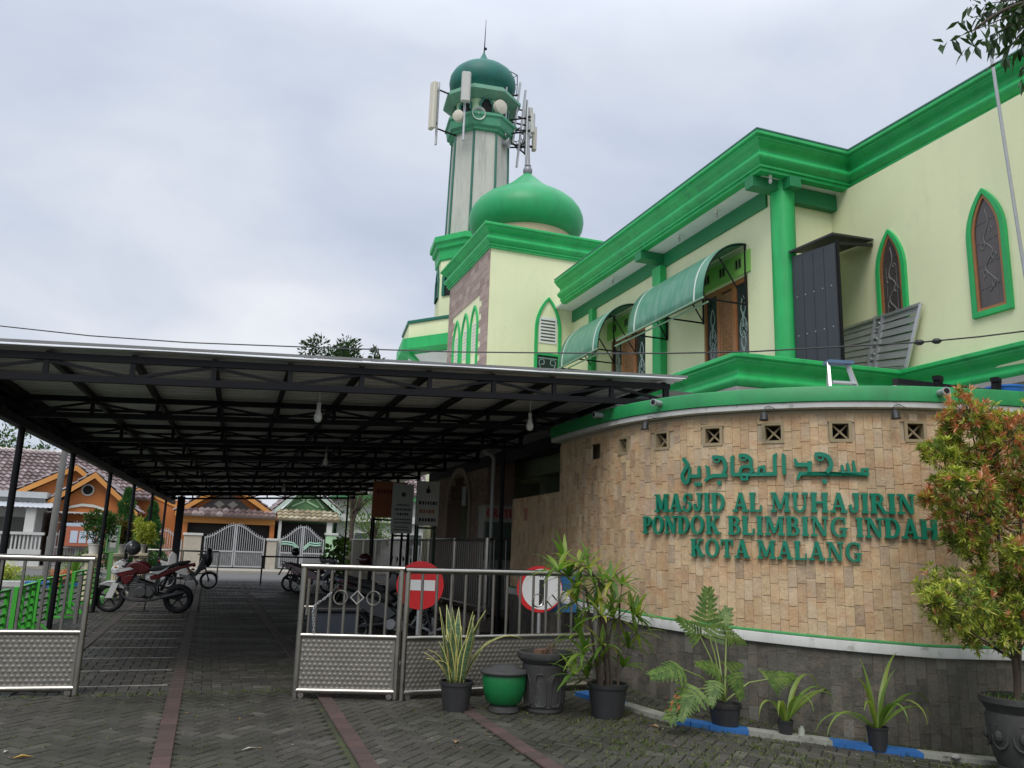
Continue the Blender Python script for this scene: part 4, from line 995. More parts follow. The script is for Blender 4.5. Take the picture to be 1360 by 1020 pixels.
# antennas on the minaret -----------------------------------------------------
def PX(x, y, Y):   # point at depth Y seen at photograph pixel (x, y)
    c_ = Vector(((x-680)/1080, -(y-510)/1080, 1)); d = Vector((xd.dot(c_), yd.dot(c_), upc.dot(c_))); return V(0,0,1.5)+d*(Y/d.y)
def panel(loc, h, w, d, az, mat, lb, polelen, below=.5, tilt=0):
    """box antenna on its own mast pipe; az = direction it looks"""
    t_ = thing('panel_antenna', lb, 'antenna', loc, 'panel antennas round the minaret'); n = Vector((math.cos(az),math.sin(az),0)); u = Vector((-n.y,n.x,0)); L = Vector(loc)
    q = MB(); q.tube([L+UZ*(-below), L+UZ*(polelen-below)], .045, 8); build('mast_pipe', q, GALV, t_)
    q = MB(); c0 = L+n*.22+UZ*.1
    poly = [(-w/2,-d/2),(w/2,-d/2),(w/2,d*.2),(w*.36,d/2),(-w*.36,d/2),(-w/2,d*.2)]; q.prism(poly, c0, u, n, UZ*h); build('radome', q, mat, t_, bevel=.02)
    q = MB()
    for k in (.15,.85): q.bar(L+UZ*(.1+h*k), c0-n*d*.4+UZ*h*k, .07, .06)
    build('clamp', q, STEEL_BLK, t_)
    e = Vector((MC[0],MC[1],0))-L; e.z = 0; e.normalize()
    for zz_ in (.2, h*.95):
        q = MB(); q.tube([L+UZ*zz_, L+UZ*zz_+e*max(.05,((Vector((MC[0],MC[1]))-Vector((L.x,L.y))).length-1.02))], .03, 6)
        build('stand_off_arm', q, STEEL_BLK, t_)
panel(V(MC[0]-1.85,MC[1]-.55,16.3), 1.85, .30, .17, PI+.35, ANT_C, 'long cream panel antenna at the left side of the minaret', 2.5, .45)
panel(V(MC[0]-1.05,MC[1]-1.35,17.1), 1.15, .34, .2, -PI/2-.2, ANT, 'pale grey panel antenna in front of the minaret dome', 2.6, 1.3)
panel(V(MC[0]+1.85,MC[1]+.2,17.25), 1.25, .28, .16, .1, ANT, 'upper grey panel antenna at the right side of the minaret', 1.9, .35)
panel(V(MC[0]+1.68,MC[1]-.75,16.2), .95, .24, .15, -.1, ANT_C, 'lower cream panel antenna at the right side of the minaret', 2.1, .9)
panel(V(MC[0]+1.45,MC[1]-1.15,16.6), .8, .2, .14, -.6, ANT, 'short grey antenna box on a long pipe right of the gallery', 2.6, 1.4)
def dish(c0, r_, n, lb, mat):
    n = Vector(n).normalized(); t_ = thing('dish_antenna', lb, 'antenna', c0); rot = n.to_track_quat('Z','Y').to_matrix().to_4x4(); Mx = Matrix.Translation(c0) @ rot
    q = MB(); q.lathe([(.0001,.06),(r_*.6,.05),(r_*.95,.02),(r_,0),(r_,-.14),(r_*.8,-.2),(.05,-.24)], (0,0,0), 24, Mx); build('radome', q, mat, t_, smooth=True, ang=30)
    q = MB(); c_ = Vector(c0); q.tube([c_-n*.2, c_-n*.34, Vector((lerp(c_.x,MC[0],.25),lerp(c_.y,MC[1],.25),c_.z))], .05, 6); build('mount', q, STEEL_BLK, t_)
dish(PX(666,142,25.9), .27, (.35,-1,-.1), 'larger cream dish antenna on the right of the gallery', ANT_C); dish(PX(608,153,25.9), .21, (-.7,-.8,-.1), 'smaller cream dish antenna on the left of the gallery', ANT_C)
# horn loudspeaker
hc = PX(636,150,25.95); hs = thing('horn_loudspeaker', 'round white horn loudspeaker on the minaret gallery', 'loudspeaker', hc); n = Vector((-.1,-1,-.15)).normalized(); Mx = Matrix.Translation(hc) @ n.to_track_quat('Z','Y').to_matrix().to_4x4()
q = MB(); q.lathe([(.24,.0),(.25,.02),(.235,.015),(.15,-.12),(.10,-.22),(.07,-.3)], (0,0,0), 24, Mx, cap=False); q.lathe([(.25,.02),(.16,-.13),(.11,-.23),(.08,-.31),(.08,-.42),(.001,-.42)], (0,0,0), 24, Mx, cap=False); build('horn', q, M('white_horn_enamel', (.62,.62,.60), .4, var=.1), hs, smooth=True)
q = MB(); q.lathe([(.001,.02),(.05,-.02),(.06,-.2),(.001,-.21)], (0,0,0), 14, Mx); build('driver', q, GALV, hs, smooth=True)
hc = PX(676,190,26.3); q = MB(); Mx = Matrix.Translation(hc) @ Vector((.8,-.5,-.1)).to_track_quat('Z','Y').to_matrix().to_4x4(); q.lathe([(.2,0),(.19,.02),(.1,-.15),(.06,-.3),(.06,-.4),(.001,-.4)], (0,0,0), 20, Mx, cap=False); tag(build('horn_loudspeaker', q, GALV, loc=hc, smooth=True), 'small dark horn loudspeaker below the gallery band on the right', 'loudspeaker')
# mast frame and cage on the right side
mf = thing('mast_frame', 'dark steel mast pipes and cage on the right of the minaret', 'mast', V(MC[0]+1.2,MC[1]-.9,16))
q = MB()
for (x0,y0,x1,y1,Y) in ((671,180,673,95,26.3),(681,190,691,110,26.5),(686,222,698,120,26.6),(697,205,700,133,26.9)): q.tube([PX(x0,y0,Y), PX(x1,y1,Y)], .045, 7)
build('mast_pipe', q, GALV, mf)
q = MB()
for (x0,y0,x1,y1,Y) in ((668,160,705,168,26.6),(671,182,690,170,26.5),(674,190,702,196,26.6),(672,183,698,205,26.6),(658,130,690,126,26.5),(655,170,672,158,26.1),(655,175,672,172,26.2),(690,195,700,186,26.8),(688,155,705,160,26.8)): q.tube([PX(x0,y0,Y), PX(x1,y1,Y)], .032, 6)
build('cross_arm', q, STEEL_BLK, mf)
q = MB(); cg = [(664,103),(676,94),(687,100),(687,112),(686,128),(675,124)]
for a, c_ in zip(cg[:-1], cg[1:]): q.tube([PX(*a,26.7), PX(*c_,26.7)], .018, 5)
for (x0,y0,x1,y1) in ((675,96,676,124),(664,103,675,108),(675,108,687,100),(675,116,687,112)): q.tube([PX(x0,y0,26.7), PX(x1,y1,26.7)], .014, 5)
build('ladder_cage', q, STEEL_BLK, mf)
q = MB()
for k in range(7):
    a = PX(676+rnd.uniform(-4,16),rnd.uniform(165,195),26.6); b2 = PX(690+rnd.uniform(-6,14),rnd.uniform(160,200),26.8); mid = (a+b2)/2-UZ*rnd.uniform(.1,.35); q.tube([a, mid, b2], .016, 5)
build('feeder_cable', q, BLKPL, mf)
# ground floor under the canopy: porch front with stone arch, verandah, back wall ---------------
q = MB(); ZC = 3.72
def arch_wall(mb, x, y0, y1, yc, hw, hs, top, z1, th=.35, n=14):
    """wall at x between y0..y1 with one pointed opening centred at yc"""
    mb.bx(x, x+th, y0, yc-hw, 0, z1); mb.bx(x, x+th, yc+hw, y1, 0, z1)
    pts = [(yc-hw, hs)] + [(yc-hw*(1-(i/n)**1.8), hs+(top-hs)*math.sin(i/n*PI/2)) for i in range(1,n+1)]
    pts += [(2*yc-a, c_) for a, c_ in pts[::-1][1:]]
    for (a, za), (c_, zc) in zip(pts[:-1], pts[1:]):
        mb.add([(x,a,za),(x,c_,zc),(x,c_,z1),(x,a,z1),(x+th,a,za),(x+th,c_,zc),(x+th,c_,z1),(x+th,a,z1)], [(0,1,2,3),(7,6,5,4),(0,4,5,1)])
arch_wall(q, 6.3, 18.9, 24.2, 21.35, 1.0, 2.5, 3.5, ZC); build('porch_front', q, STONE_P, tower)
q = MB(); tiles_x(q, 6.3, 18.92, 24.18, .02, 3.7, .2, .1, [(20.27,22.43,0,2.62),(20.35,22.35,2.6,2.85),(20.5,22.2,2.8,3.05),(20.65,22.05,3.0,3.25),(20.9,21.8,3.2,3.42)]); build('porch_cladding', q, STONE_P, tower)
q = MB(); ai = [(-1.0,0),(-1.0,2.5)]+[(-1+(i/14)**1.8, 2.5+math.sin(i/14*PI/2)) for i in range(1,15)]; ai += [(-x, z) for x, z in ai[::-1][1:]]; ao = [(x*1.2, z*1.045 if z > 2.4 else z) for x, z in ai]; q.loopframe(ao, ai, (6.24,21.35,0), V(0,-1,0), UZ, V(.07,0,0)); build('arch_trim', q, M('pale_arch_stone', (.36,.28,.22), .8, var=.2, scale=8), tower)
q = MB(); q.bx(6.66,6.98,18.91,19.3,0,ZC-.01); build('porch_side', q, STONE_P, tower)
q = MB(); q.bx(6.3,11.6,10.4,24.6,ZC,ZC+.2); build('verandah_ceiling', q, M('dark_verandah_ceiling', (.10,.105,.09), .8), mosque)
q = MB()
wallx(q, 9.6, 10.9, 24.5, 0, ZC, [(12.6,14.0,.9,2.9),(15.2,16.6,.9,2.9),(17.8,19.2,.9,2.9),(20.6,22.2,0,2.9)]); build('verandah_wall', q, M('verandah_wall_paint', (.40,.44,.30), .8, var=.1), mosque)
for yc in (13.3,15.9,18.5):
    f = MB(); A = arch_pts(1.6,2.35,1.5); B = [(x*.78, y*.9+.05) for x, y in A]; f.loopframe(A, B, (9.6,yc,.75), V(0,-1,0), UZ, V(-.12,0,0)); w_ = build('arched_window', f, WHITE_DIRTY, mosque)
    f = MB(); f.bx(9.64,9.66,yc-.7,yc+.7,.9,2.9); build('glass', f, GLASS, w_)
    f = MB()
    for k in range(5): f.bx(9.60,9.635,yc-.62+k*.3,yc-.57+k*.3,.9,2.85)
    build('bars', f, WHITE_DIRTY, w_)
for yc in (11.6,15.0,18.6):
    q = MB(); q.bx(7.6,8.0,yc-.2,yc+.2,0,ZC-.002); build('verandah_column', q, M('verandah_column_paint', (.25,.30,.22), .7), mosque, bevel=.02)
q = MB(); q.bx(6.66,9.8,24.24,24.3,.0,ZC-.004); build('verandah_end_wall', q, M('verandah_wall_paint', (.40,.44,.30)), mosque)
q = MB(); q.bx(6.5,9.6,11,24.2,-.01,.22); build('verandah_floor', q, M('verandah_tiles', (.22,.17,.14), .4, var=.1), mosque)
q = MB(); q.bx(7.27+.1,7.27+.3,10.35,20.3,3.3,3.985); build('lintel_beam', q, M('verandah_beam_paint', (.35,.38,.27), .8), mosque)
# ------------------------------------------------------------------ things on the balcony and the curved roof
sh = thing('sheet_metal_shelter', 'dark grey sheet metal shelter standing on the balcony beside the round column', 'shelter', (9.2,10.6,4.09))
SX = 9.25
q = MB(); q.prism([(10.15,4.585),(11.2,4.585),(11.2,6.77),(10.15,6.66)], (SX,0,0), UY, UZ, V(.03,0,0)); build('side_sheet', q, DARKMET, sh)
q = MB()
for yy_ in (10.42,10.68,10.94): q.bx(SX-.006,SX-.0005,yy_-.012,yy_+.012,4.6,6.66)
build('sheet_ribs', q, DARKMET, sh)
q = MB()
for z in (5.25,5.95):
    for k in range(5): q.tube([(SX-.001,10.25+k*.21,z+.01*k),(SX-.010,10.25+k*.21,z+.01*k)], .011, 6)
build('rivets', q, ALU, sh)
q = MB()
for y in (10.15,11.19): q.bar((SX+.055,y,4.585),(SX+.055,y,6.72),.05,.05)
q.bar((SX+.06,10.16,6.66),(10.48,10.6,6.98),.05,.05); build('frame', q, STEEL_BLK, sh)
q = MB(); c4 = [V(9.18,11.2,6.83), V(9.18,10.1,6.78), V(10.485,10.55,7.05), V(10.485,11.5,7.12)]; q.add([tuple(p) for p in c4]+[tuple(p+UZ*.035) for p in c4], [(0,1,2,3),(7,6,5,4),(0,4,5,1),(1,5,6,2),(2,6,7,3),(3,7,4,0)]); build('roof_sheet', q, M('black_roof_sheet', (.02,.021,.023), .55, var=.2), sh)
# bare metal gate leaf leaning on the balcony
gl = thing('louvred_gate_leaf', 'bare metal louvred gate leaf leaning on its side on the balcony', 'gate', (10.38,10.5,4.6))
a0, a1, b0, b1 = V(10.44,11.42,5.60), V(10.44,9.56,5.60), V(10.37,11.45,4.84), V(10.37,9.88,4.60)
def lp(u, v): return (a0.lerp(a1,u)).lerp(b0.lerp(b1,u), v)
q = MB()
for k in range(7):
    v = (k+.5)/7.2; q.bar(lp(.02,v)+V(-.02,0,0), lp(.985,v)+V(-.02,0,0), .012, .118, up=(.22,0,1))
build('slats', q, M('bare_zinc_slats', (.45,.46,.46), .45, metal=.6, var=.2, scale=5), gl)
q = MB()
for a, c_ in ((lp(0,0),lp(1,0)),(lp(1,0),lp(1,1)),(lp(0,1),lp(1,1)),(lp(0,0),lp(0,1)),(lp(.48,-.05),lp(.48,1)),(lp(.57,-.05),lp(.57,1))): q.bar(a+V(-.035,0,0), c_+V(-.035,0,0), .045, .045)
build('frame', q, ALU, gl)
for k in range(3):
    q = MB(); c0 = lp(.525,.15+.3*k)+V(-.04,0,0); q.tube([c0+V(0,.055*math.cos(i*PI/6),.055*math.sin(i*PI/6)) for i in range(13)], .008, 5); build('ring_ornament', q, ALU, gl)
# step ladder
zr = TOPHI+.245
ld_ = thing('step_ladder', 'small aluminium step ladder standing on the green edged roof', 'ladder', (6.75,7.4,zr))
q = MB(); lc = V(6.62,7.28,zr)
for sg in (-1,1):
    q.bar(lc+V(.17*sg-.03,-.05*sg-.12,0), lc+V(.11*sg-.02,-.03*sg,.46), .03, .05)
build('front_rail', q, ALU, ld_)
q = MB()
for sg in (-1,1): q.bar(lc+V(.19*sg+.16,-.05*sg+.14,0), lc+V(.11*sg+.02,-.03*sg+.04,.45), .025, .03)
build('rear_rail', q, ALU, ld_)
q = MB(); q.box(lc+V(0,.01,.47), (.30,.16,.035), -.25); build('top_cap', q, M('blue_grey_plastic', (.10,.17,.28), .5), ld_)
q = MB(); q.box(lc+V(-.02,-.07,.22), (.28,.08,.025), -.25); build('step', q, ALU, ld_)
# black frame lying on the roof
bf = thing('black_steel_frame', 'black steel frame lying on the curved roof behind the red-tipped shrub', 'frame', (7.4,7.0,zr))
q = MB(); f0, f1 = V(7.0,6.85,zr+.06), V(8.35,6.25,zr+.04)
q.bar(f0, f1, .06, .08); q.bar(f0+V(.02,.02,.16), f1+V(-.1,.05,.03), .05, .06); q.bar(f0, f0+V(.02,.02,.18), .06, .06)
for k in (.3,.72):
    c0 = f0.lerp(f1,k); q.bar(c0, c0+V(.02,0,.17), .08, .06); q.box(c0+V(.02,0,.2), (.12,.08,.05), .4)
build('frame', q, STEEL_BLK, bf)
q = MB(); q.tube(sm([(6.98,6.8,zr+.03),(7.2,6.7,zr+.10),(7.5,6.6,zr+.03),(7.7,6.45,zr+.10),(7.9,6.4,zr+.03)],4), .03, 7); q.tube([(6.92,6.8,zr+.03),(6.94,6.79,zr+.14)], .035, 8); build('pipe_bundle', q, M('aged_white_pipe', (.5,.5,.47), .6), bf)
q = MB(); q.lathe([(.16,0),(.2,.16),(.21,.165),(.21,.185),(.19,.185),(.15,.02)], (8.28,6.55,zr+.03), 20); tag(build('blue_tub', q, M('blue_plastic', (.03,.17,.55), .4), loc=(8.28,6.55,zr+.03), smooth=True), 'bright blue plastic tub beside the black steel frame', 'tub')
# tall thin pipe leaning up the wing
q = MB(); q.tube(sm([(10.28,7.60,4.35),(10.2,7.66,6.4),(10.12,7.72,8.6),(10.14,7.73,8.86),(10.30,7.7,8.92)],6), .024, 8); tag(build('vent_pipe', q, GALV, loc=(10.28,7.6,4.35), smooth=True), 'tall thin grey pipe hooked over the cornice at the right', 'pipe')
# overhead cable
cb = thing('overhead_cable', 'thin black overhead cable sagging across the whole view', 'cable', (3.3,12.07,4.5))
cp = [(-10.2,21.6,6.5),(-7,19.3,5.95),(-4.05,17.24,5.33),(-2.35,16.04,5.06),(-.65,14.85,4.86),(1.49,13.35,4.68),(3.33,12.07,4.54),(5.29,10.7,4.44),(6.11,10.12,4.41),(7.06,9.46,4.40),(8.86,8.2,4.46),(9.45,7.78,4.51),(10.3,7.2,4.62)]
cv_ = []
for i in range(len(cp)-1):
    for k in range(4): cv_.append(Vector(cp[i]).lerp(Vector(cp[i+1]),k/4))
q = MB(); q.tube(cv_, .011, 6); build('wire', q, BLKPL, cb)
for c0, c1 in ((V(8.80,8.24,4.455),V(8.90,8.17,4.462)),(V(8.98,8.12,4.466),V(9.08,8.05,4.475))):
    q = MB(); q.tube([c0,c0.lerp(c1,.3),c0.lerp(c1,.7),c1], [.015,.04,.04,.015], 8); build('connector', q, BLKPL, cb)

# ------------------------------------------------------------------ canopy over the yard
can = thing('parking_canopy', 'wide black steel canopy roofed with grey metal sheet over the yard', 'canopy', (1.5,20,0))
def zc(x, y): return 3.25+.056*(x+2.1)-.004*(y-9.2)
YF0, YF1 = 9.0, 33.6
def xl(y): return lerp(-2.45,-1.25,(y-YF0)/(YF1-YF0))
def xr(y): return lerp(5.36,5.25,(y-YF0)/(YF1-YF0))
m, t, b = nt('underside_roof_sheet'); tc = node(t, 'ShaderNodeTexCoord'); ob = tc.outputs['Object']
n1 = noise_(t, mapping(t, ob, (.4,2.5,1)), 2, 5); n2 = noise_(t, ob, .7, 3); gm = node(t,'ShaderNodeNewGeometry')
c = mixc(t, n1, (.64,.64,.645), (.78,.78,.77)); c = mixc(t, mth(t,'MULTIPLY',ramp(t,n2,[(.45,(0,0,0)),(.7,(1,1,1))]),.35), c, (.44,.42,.39))
t.links.new(c, b.inputs['Base Color']); b.inputs['Roughness'].default_value = .55; b.inputs['Metallic'].default_value = .1; SHEETM = m
q = MB(); ys_ = []; y = YF0-.10
while y < YF1+.3: ys_ += [(y,0),(y+.03,.022),(y+.075,.022),(y+.105,0)]; y += .2
vs = []
NX = 9
for y, dz in ys_:
    for i in range(NX):
        x = lerp(xl(y)-.18, xr(y)+.25, i/(NX-1)); vs.append((x, y, zc(x,y)+.055+dz+.006*math.sin(x*2.1+y)))
q.add(vs, [(j*NX+i, j*NX+i+1, (j+1)*NX+i+1, (j+1)*NX+i) for j in range(len(ys_)-1) for i in range(NX-1)])
o = build('roof_sheet', q, SHEETM, can)
q = MB(); P0 = V(xl(9)-.2,8.885,zc(xl(9)-.2,8.9)+.085); P1 = V(xr(9)+.26,8.885,zc(xr(9)+.26,8.9)+.085)
q.bar(P0, P1, .012, .03); build('edge_trim', q, M('grey_edge_trim', (.22,.22,.22), .5, metal=.3, var=.2), can)
for k in range(10):
    y = YF0+2.6*k
    if y > YF1: break
    a, c_ = xl(y), xr(y); q = MB(); dpt = .245
    q.bar((a-.05,y,zc(a,y)-.03), (c_+.05,y,zc(c_,y)-.03), .06, .07)
    xe = c_ + (.02 if k == 0 else 0)
    q.bar((a-.05,y,zc(a,y)-dpt), (xe+.05,y,zc(xe,y)-dpt), .06, .07)
    n_ = 10
    for i in range(n_+1):
        x = lerp(a,c_,i/n_); q.bar((x,y,zc(x,y)-.07), (x,y,zc(x,y)-dpt+.03), .05 if i % n_ else .075, .045)
        if i < n_:
            x2 = lerp(a,c_,(i+1)/n_); z0, z1 = (-.075,-dpt+.04) if i % 2 else (-dpt+.04,-.075)
            q.bar((x+.03,y,zc(x,y)+z0), (x2-.03,y,zc(x2,y)+z1), .025, .03)
    build('truss', q, STEEL_BLK, can)
for k in range(9):
    y = YF0+2.6*k+1.3
    if y > YF1: break
    q = MB(); q.bar((xl(y),y,zc(xl(y),y)+.02), (xr(y),y,zc(xr(y),y)+.02), .035, .035); build('cross_purlin', q, STEEL_BLK, can)
for i in range(11):
    q = MB(); k = i/10
    xa, xb = lerp(xl(YF0),xr(YF0),k), lerp(xl(YF1),xr(YF1),k)
    q.bar((xa,YF0+.03,zc(xa,YF0)-.005), (xb,YF1,zc(xb,YF1)-.005), .055, .075); build('purlin', q, STEEL_BLK, can)
# side bay of sheet that closes the gap to the mosque
q = MB(); vs = []; ys2 = [(y, dz) for y, dz in ys_ if y > 11.15]
for y, dz in ys2:
    for i in range(3):
        x = lerp(xr(y)+.2, 6.25, i/2); vs.append((x, y, min(zc(x,y),3.70)+.085+dz))
q.add(vs, [(j*3+i, j*3+i+1, (j+1)*3+i+1, (j+1)*3+i) for j in range(len(ys2)-1) for i in range(2)]); build('side_roof_sheet', q, SHEETM, can)
q = MB(); q.bx(6.252,6.297,11.0,24.6,3.48,3.96); build('light_leak_cover', q, STEEL_BLK, can)  # dark strip added to block the light gap and hide the bright ceiling edge
# heavier lattice girder along the left eave
q = MB(); n_ = 22
for i in range(n_+1):
    y = lerp(YF0,YF1,i/n_); x = xl(y)-.06; q.bar((x,y,zc(x,y)-.05),(x,y,zc(x,y)-.34),.05,.05)
    if i < n_:
        y2 = lerp(YF0,YF1,(i+1)/n_); x2 = xl(y2)-.06; za, zb = (-.07,-.32) if i % 2 else (-.32,-.07); q.bar((x,y,zc(x,y)+za),(x2,y2,zc(x2,y2)+zb),.05,.055)
for dz, w_ in ((-.06,.10),(-.20,.05),(-.34,.11)): q.bar((xl(YF0)-.062,YF0-.2,zc(xl(YF0),YF0)+dz),(xl(YF1)-.062,YF1,zc(xl(YF1),YF1)+dz),w_,w_)
build('eave_girder', q, STEEL_BLK, can)
q = MB(); q.bar((xl(YF0)-.10,YF0+.1,zc(xl(YF0),YF0)-.15),(xl(YF1)-.10,YF1,zc(xl(YF1),YF1)-.15),.008,.25); build('eave_board', q, M('dark_eave_board', (.03,.03,.032), .6), can)
for y in (11.9,15.1,18.9,22.6,26.6,30.6):
    q = MB(); x = xl(y)-.06; q.tube([(x,y,-.02),(x,y,zc(x,y)-.30)], .042, 10); q.bx(x-.09,x+.09,y-.09,y+.09,-.01,.025); build('post', q, STEEL_BLK, can, smooth=True)
q = MB(); q.bx(-1.08,-.84,30.25,30.49,-.02,zc(-1,30.4)-.27); build('thick_post', q, STEEL_BLK, can)
for y in (13.4,19.6,25.4,30.4):
    q = MB(); x = 4.72; q.tube([(x,y,-.02),(x,y,zc(x,y)-.24)], .035, 10); build('post', q, STEEL_BLK, can, smooth=True)
for (px, y, lb) in ((1.10,9.85,'bare white bulb hanging from the front of the canopy in mid span'),(1.95,15.6,'bare white bulb hanging deeper under the canopy behind the front bulb'),(3.92,10.1,'bare white bulb hanging under the right front corner of the canopy'),(1.9,24.1,'bare white bulb hanging near the far end of the canopy')):
    z = zc(px,y); t_ = thing('hanging_bulb', lb, 'light bulb', (px,y,z), 'bulbs hanging under the canopy'); q = MB(); q.tube([(px,y,z+.03),(px,y,z-.27)], .006, 5); q.tube([(px,y,z-.26),(px,y,z-.35)], .025, 8); build('socket', q, WHITE_DIRTY, t_)
    q = MB(); q.lathe([(.018,-.34),(.03,-.37),(.047,-.42),(.05,-.45),(.035,-.49),(.001,-.505)], (px,y,z), 14, cap=False); build('bulb', q, M('unlit_white_bulb', (.75,.75,.72), .25, var=.03), t_, smooth=True)

# ------------------------------------------------------------------ stainless gates
m, t, b = nt('embossed_stainless_sheet'); tc = node(t, 'ShaderNodeTexCoord'); ob = tc.outputs['Object']
def emboss(t, vec, sc=16.):
    sep = node(t, 'ShaderNodeSeparateXYZ'); t.links.new(vec, sep.inputs[0]); return sep
n1 = noise_(t, ob, 6, 5); c = mixc(t, n1, (.20,.185,.16), (.34,.315,.275)); t.links.new(c, b.inputs['Base Color']); b.inputs['Metallic'].default_value = .75; b.inputs['Roughness'].default_value = .45
EMB = m
def emboss_panel(mb, a, c_, z0, z1, yo=0):
    """sheet between plan points a and c_ with rows of small raised studs"""
    a, c_ = Vector((a[0],a[1],0)), Vector((c_[0],c_[1],0)); d = c_-a; L = d.length; u = d/L; n = Vector((u.y,-u.x,0))
    o = a+n*yo
    mb.prism([(0,z0),(L,z0),(L,z1),(0,z1)], o, u, UZ, -n*.004)
    sp = .052; nx = int(L/sp); nz = int((z1-z0)/(sp*.86))
    for j in range(nz):
        for i in range(nx):
            x = (i+.5+(j%2)*.5)*sp; z = z0+(j+.5)*sp*.86
            if x > L-sp*.4: continue
            c0 = o+u*x+UZ*z; vs = [c0+n*.009]; r_ = sp*.40
            for k in range(8):
                an = k*PI/4; vs.append(c0+u*r_*math.cos(an)+UZ*r_*math.sin(an)*.9+n*.0004)
            mb.add(vs, [(0,1+k,1+(k+1)%8) for k in range(8)])
def gate(name, label, a, c_, zt, zm, zb, nbars, orn=(), latch=False, ends=(True,True)):
    A, C_ = Vector((*a,0)), Vector((*c_,0)); u = (C_-A).normalized(); L = (C_-A).length; n = Vector((u.y,-u.x,0))
    g0 = gz(*a); t_ = thing(name, label, 'gate', (a[0],a[1],g0)); off = UZ*g0
    def P_(s, z): return A+u*s+UZ*z+off
    f = MB(); r_ = .030
    for s_, e in ((0,ends[0]),(L,ends[1])):
        if e: f.tube([P_(s_,.0), P_(s_,zt)], r_, 12)
    f.tube([P_(-r_,zt), P_(L+r_,zt)], r_*1.05, 12); f.tube([P_(0,zm), P_(L,zm)], r_*.9, 12); f.tube([P_(0,zb), P_(L,zb)], r_*.95, 12)
    build('frame', f, STAIN, t_, smooth=True)
    p = MB(); emboss_panel(p, (P_(.02,0).x,P_(.02,0).y), (P_(L-.02,0).x,P_(L-.02,0).y), zb+g0, zm+g0, .004); build('embossed_sheet', p, EMB, t_, smooth=True, ang=60)
    for i in range(nbars):
        s_ = L*(i+1)/(nbars+1); q = MB(); q.tube([P_(s_,zm), P_(s_,zt)], .0155, 8); build('bar', q, STAIN_D, t_, smooth=True)
    for s_, kd in orn:
        q = MB(); z = lerp(zm,zt,.56); c0 = P_(s_,z)
        if kd == 'o': q.tube([c0+n*.02+u*.068*math.cos(k*PI/10)+UZ*.068*math.sin(k*PI/10) for k in range(21)], .008, 6, cap=False)
        else:
            pt = [(0,.066),(.066,0),(0,-.066),(-.066,0),(0,.066)]
            for p0, p1 in zip(pt[:-1], pt[1:]): q.tube([c0+n*.02+u*p0[0]+UZ*p0[1], c0+n*.02+u*p1[0]+UZ*p1[1]], .008, 6)
        build('ring_ornament' if kd == 'o' else 'diamond_ornament', q, STAIN, t_)
    for s_ in (.06, L-.06):
        q = MB(); q.tube([P_(s_,.03)-n*.02, P_(s_,.03)+n*.02], .03, 12); q.bar(P_(s_,.03), P_(s_,zb), .02, .03); build('wheel', q, STAIN_D, t_)
    return t_, P_, n
g1, P1_, n1_ = gate('stainless_gate', 'open stainless gate leaf at the far left of the entrance', (-3.0,9.32), (-1.05,9.17), 1.28, .585, .07, 9)
q = MB(); q.tube([P1_(1.87,.66)-n1_*.04, P1_(1.87,1.12)-n1_*.04], .022, 8); build('drop_bolt', q, STAIN_D, g1)
g2, P2_, n2_ = gate('stainless_gate', 'narrow stainless gate leaf with a hanging chain beside the no entry sign', (.97,8.77), (1.925,8.5), 1.28, .60, .07, 6, [(.385,'o'),(.555,'d'),(.72,'o')])
q = MB(); q.tube([P2_(.055,.80)+n2_*.0, P2_(.055,1.16)], .018, 8); q.tube([P2_(-.02,.88), P2_(.12,.88)], .012, 6); q.tube([P2_(.08,.62), P2_(.08,.88)], .014, 6); build('drop_bolt', q, STAIN_D, g2)
# chain of links hanging from the bolt
ch = MB(); cpts = [P2_(.30,1.03)+n2_*.02, P2_(.22,.96)+n2_*.03, P2_(.14,.90)+n2_*.03, P2_(.12,.84)+n2_*.03, P2_(.13,.78)+n2_*.03, P2_(.14,.70)+n2_*.03, P2_(.145,.63)+n2_*.03]
k = 0
for a, c_ in zip(cpts[:-1], cpts[1:]):
    N = max(1, int((c_-a).length/.026))
    for i in range(N):
        p0 = a.lerp(c_, i/N); p1 = a.lerp(c_, (i+1.35)/N); d = (p1-p0); s_ = d.cross(n2_).normalized()*.008 if k % 2 else n2_*.008; k += 1
        ch.tube([p0+s_, p1+s_, p1-s_, p0-s_, p0+s_], .0032, 4)
tag(build('chain', ch, ALU, loc=tuple(cpts[2])), 'bright metal chain hanging from the bolt of the narrow gate leaf', 'chain')
g3, P3_, n3_ = gate('stainless_gate', 'wide stainless gate leaf behind the row of potted plants', (1.99,8.49), (4.27,8.74), 1.275, .60, .07, 13, [(1.52,'o'),(1.70,'d'),(1.88,'o')])
# ------------------------------------------------------------------ bar fence along the verandah
fn = thing('bar_fence', 'long stainless bar fence along the mosque verandah', 'fence', (5.0,20,0)); FX = 5.0
q = MB(); q.bx(FX-.1,FX+.1,14.9,30.8,-.01,.26); build('plinth', q, M('fence_plinth', (.24,.20,.17), .85, var=.2, scale=6), fn)
q = MB(); q.tube([(FX,14.9,1.68),(FX,30.8,1.70)], .032, 8); q.tube([(FX,14.9,.42),(FX,30.8,.42)], .026, 8); build('rail', q, STAIN, fn, smooth=True)
y = 14.92; pk = 0
while y < 30.9:
    q = MB(); q.tube([(FX,y,.2),(FX,y,1.72)], .035, 8); build('fence_post', q, STAIN, fn, smooth=True); y += 2.2
q = MB(); y = 15.05
while y < 30.7: q.tube([(FX,y,.42),(FX,y,1.67)], .0135, 6); y += .15
build('bars', q, STAIN_D, fn, kind='stuff')
q = MB(); q.prism([(15.0,.46),(17.1,.46),(17.1,1.0),(15.0,1.0)], (FX+.02,0,0), UY, UZ, V(.006,0,0)); build('lower_sheet', q, EMB, fn)
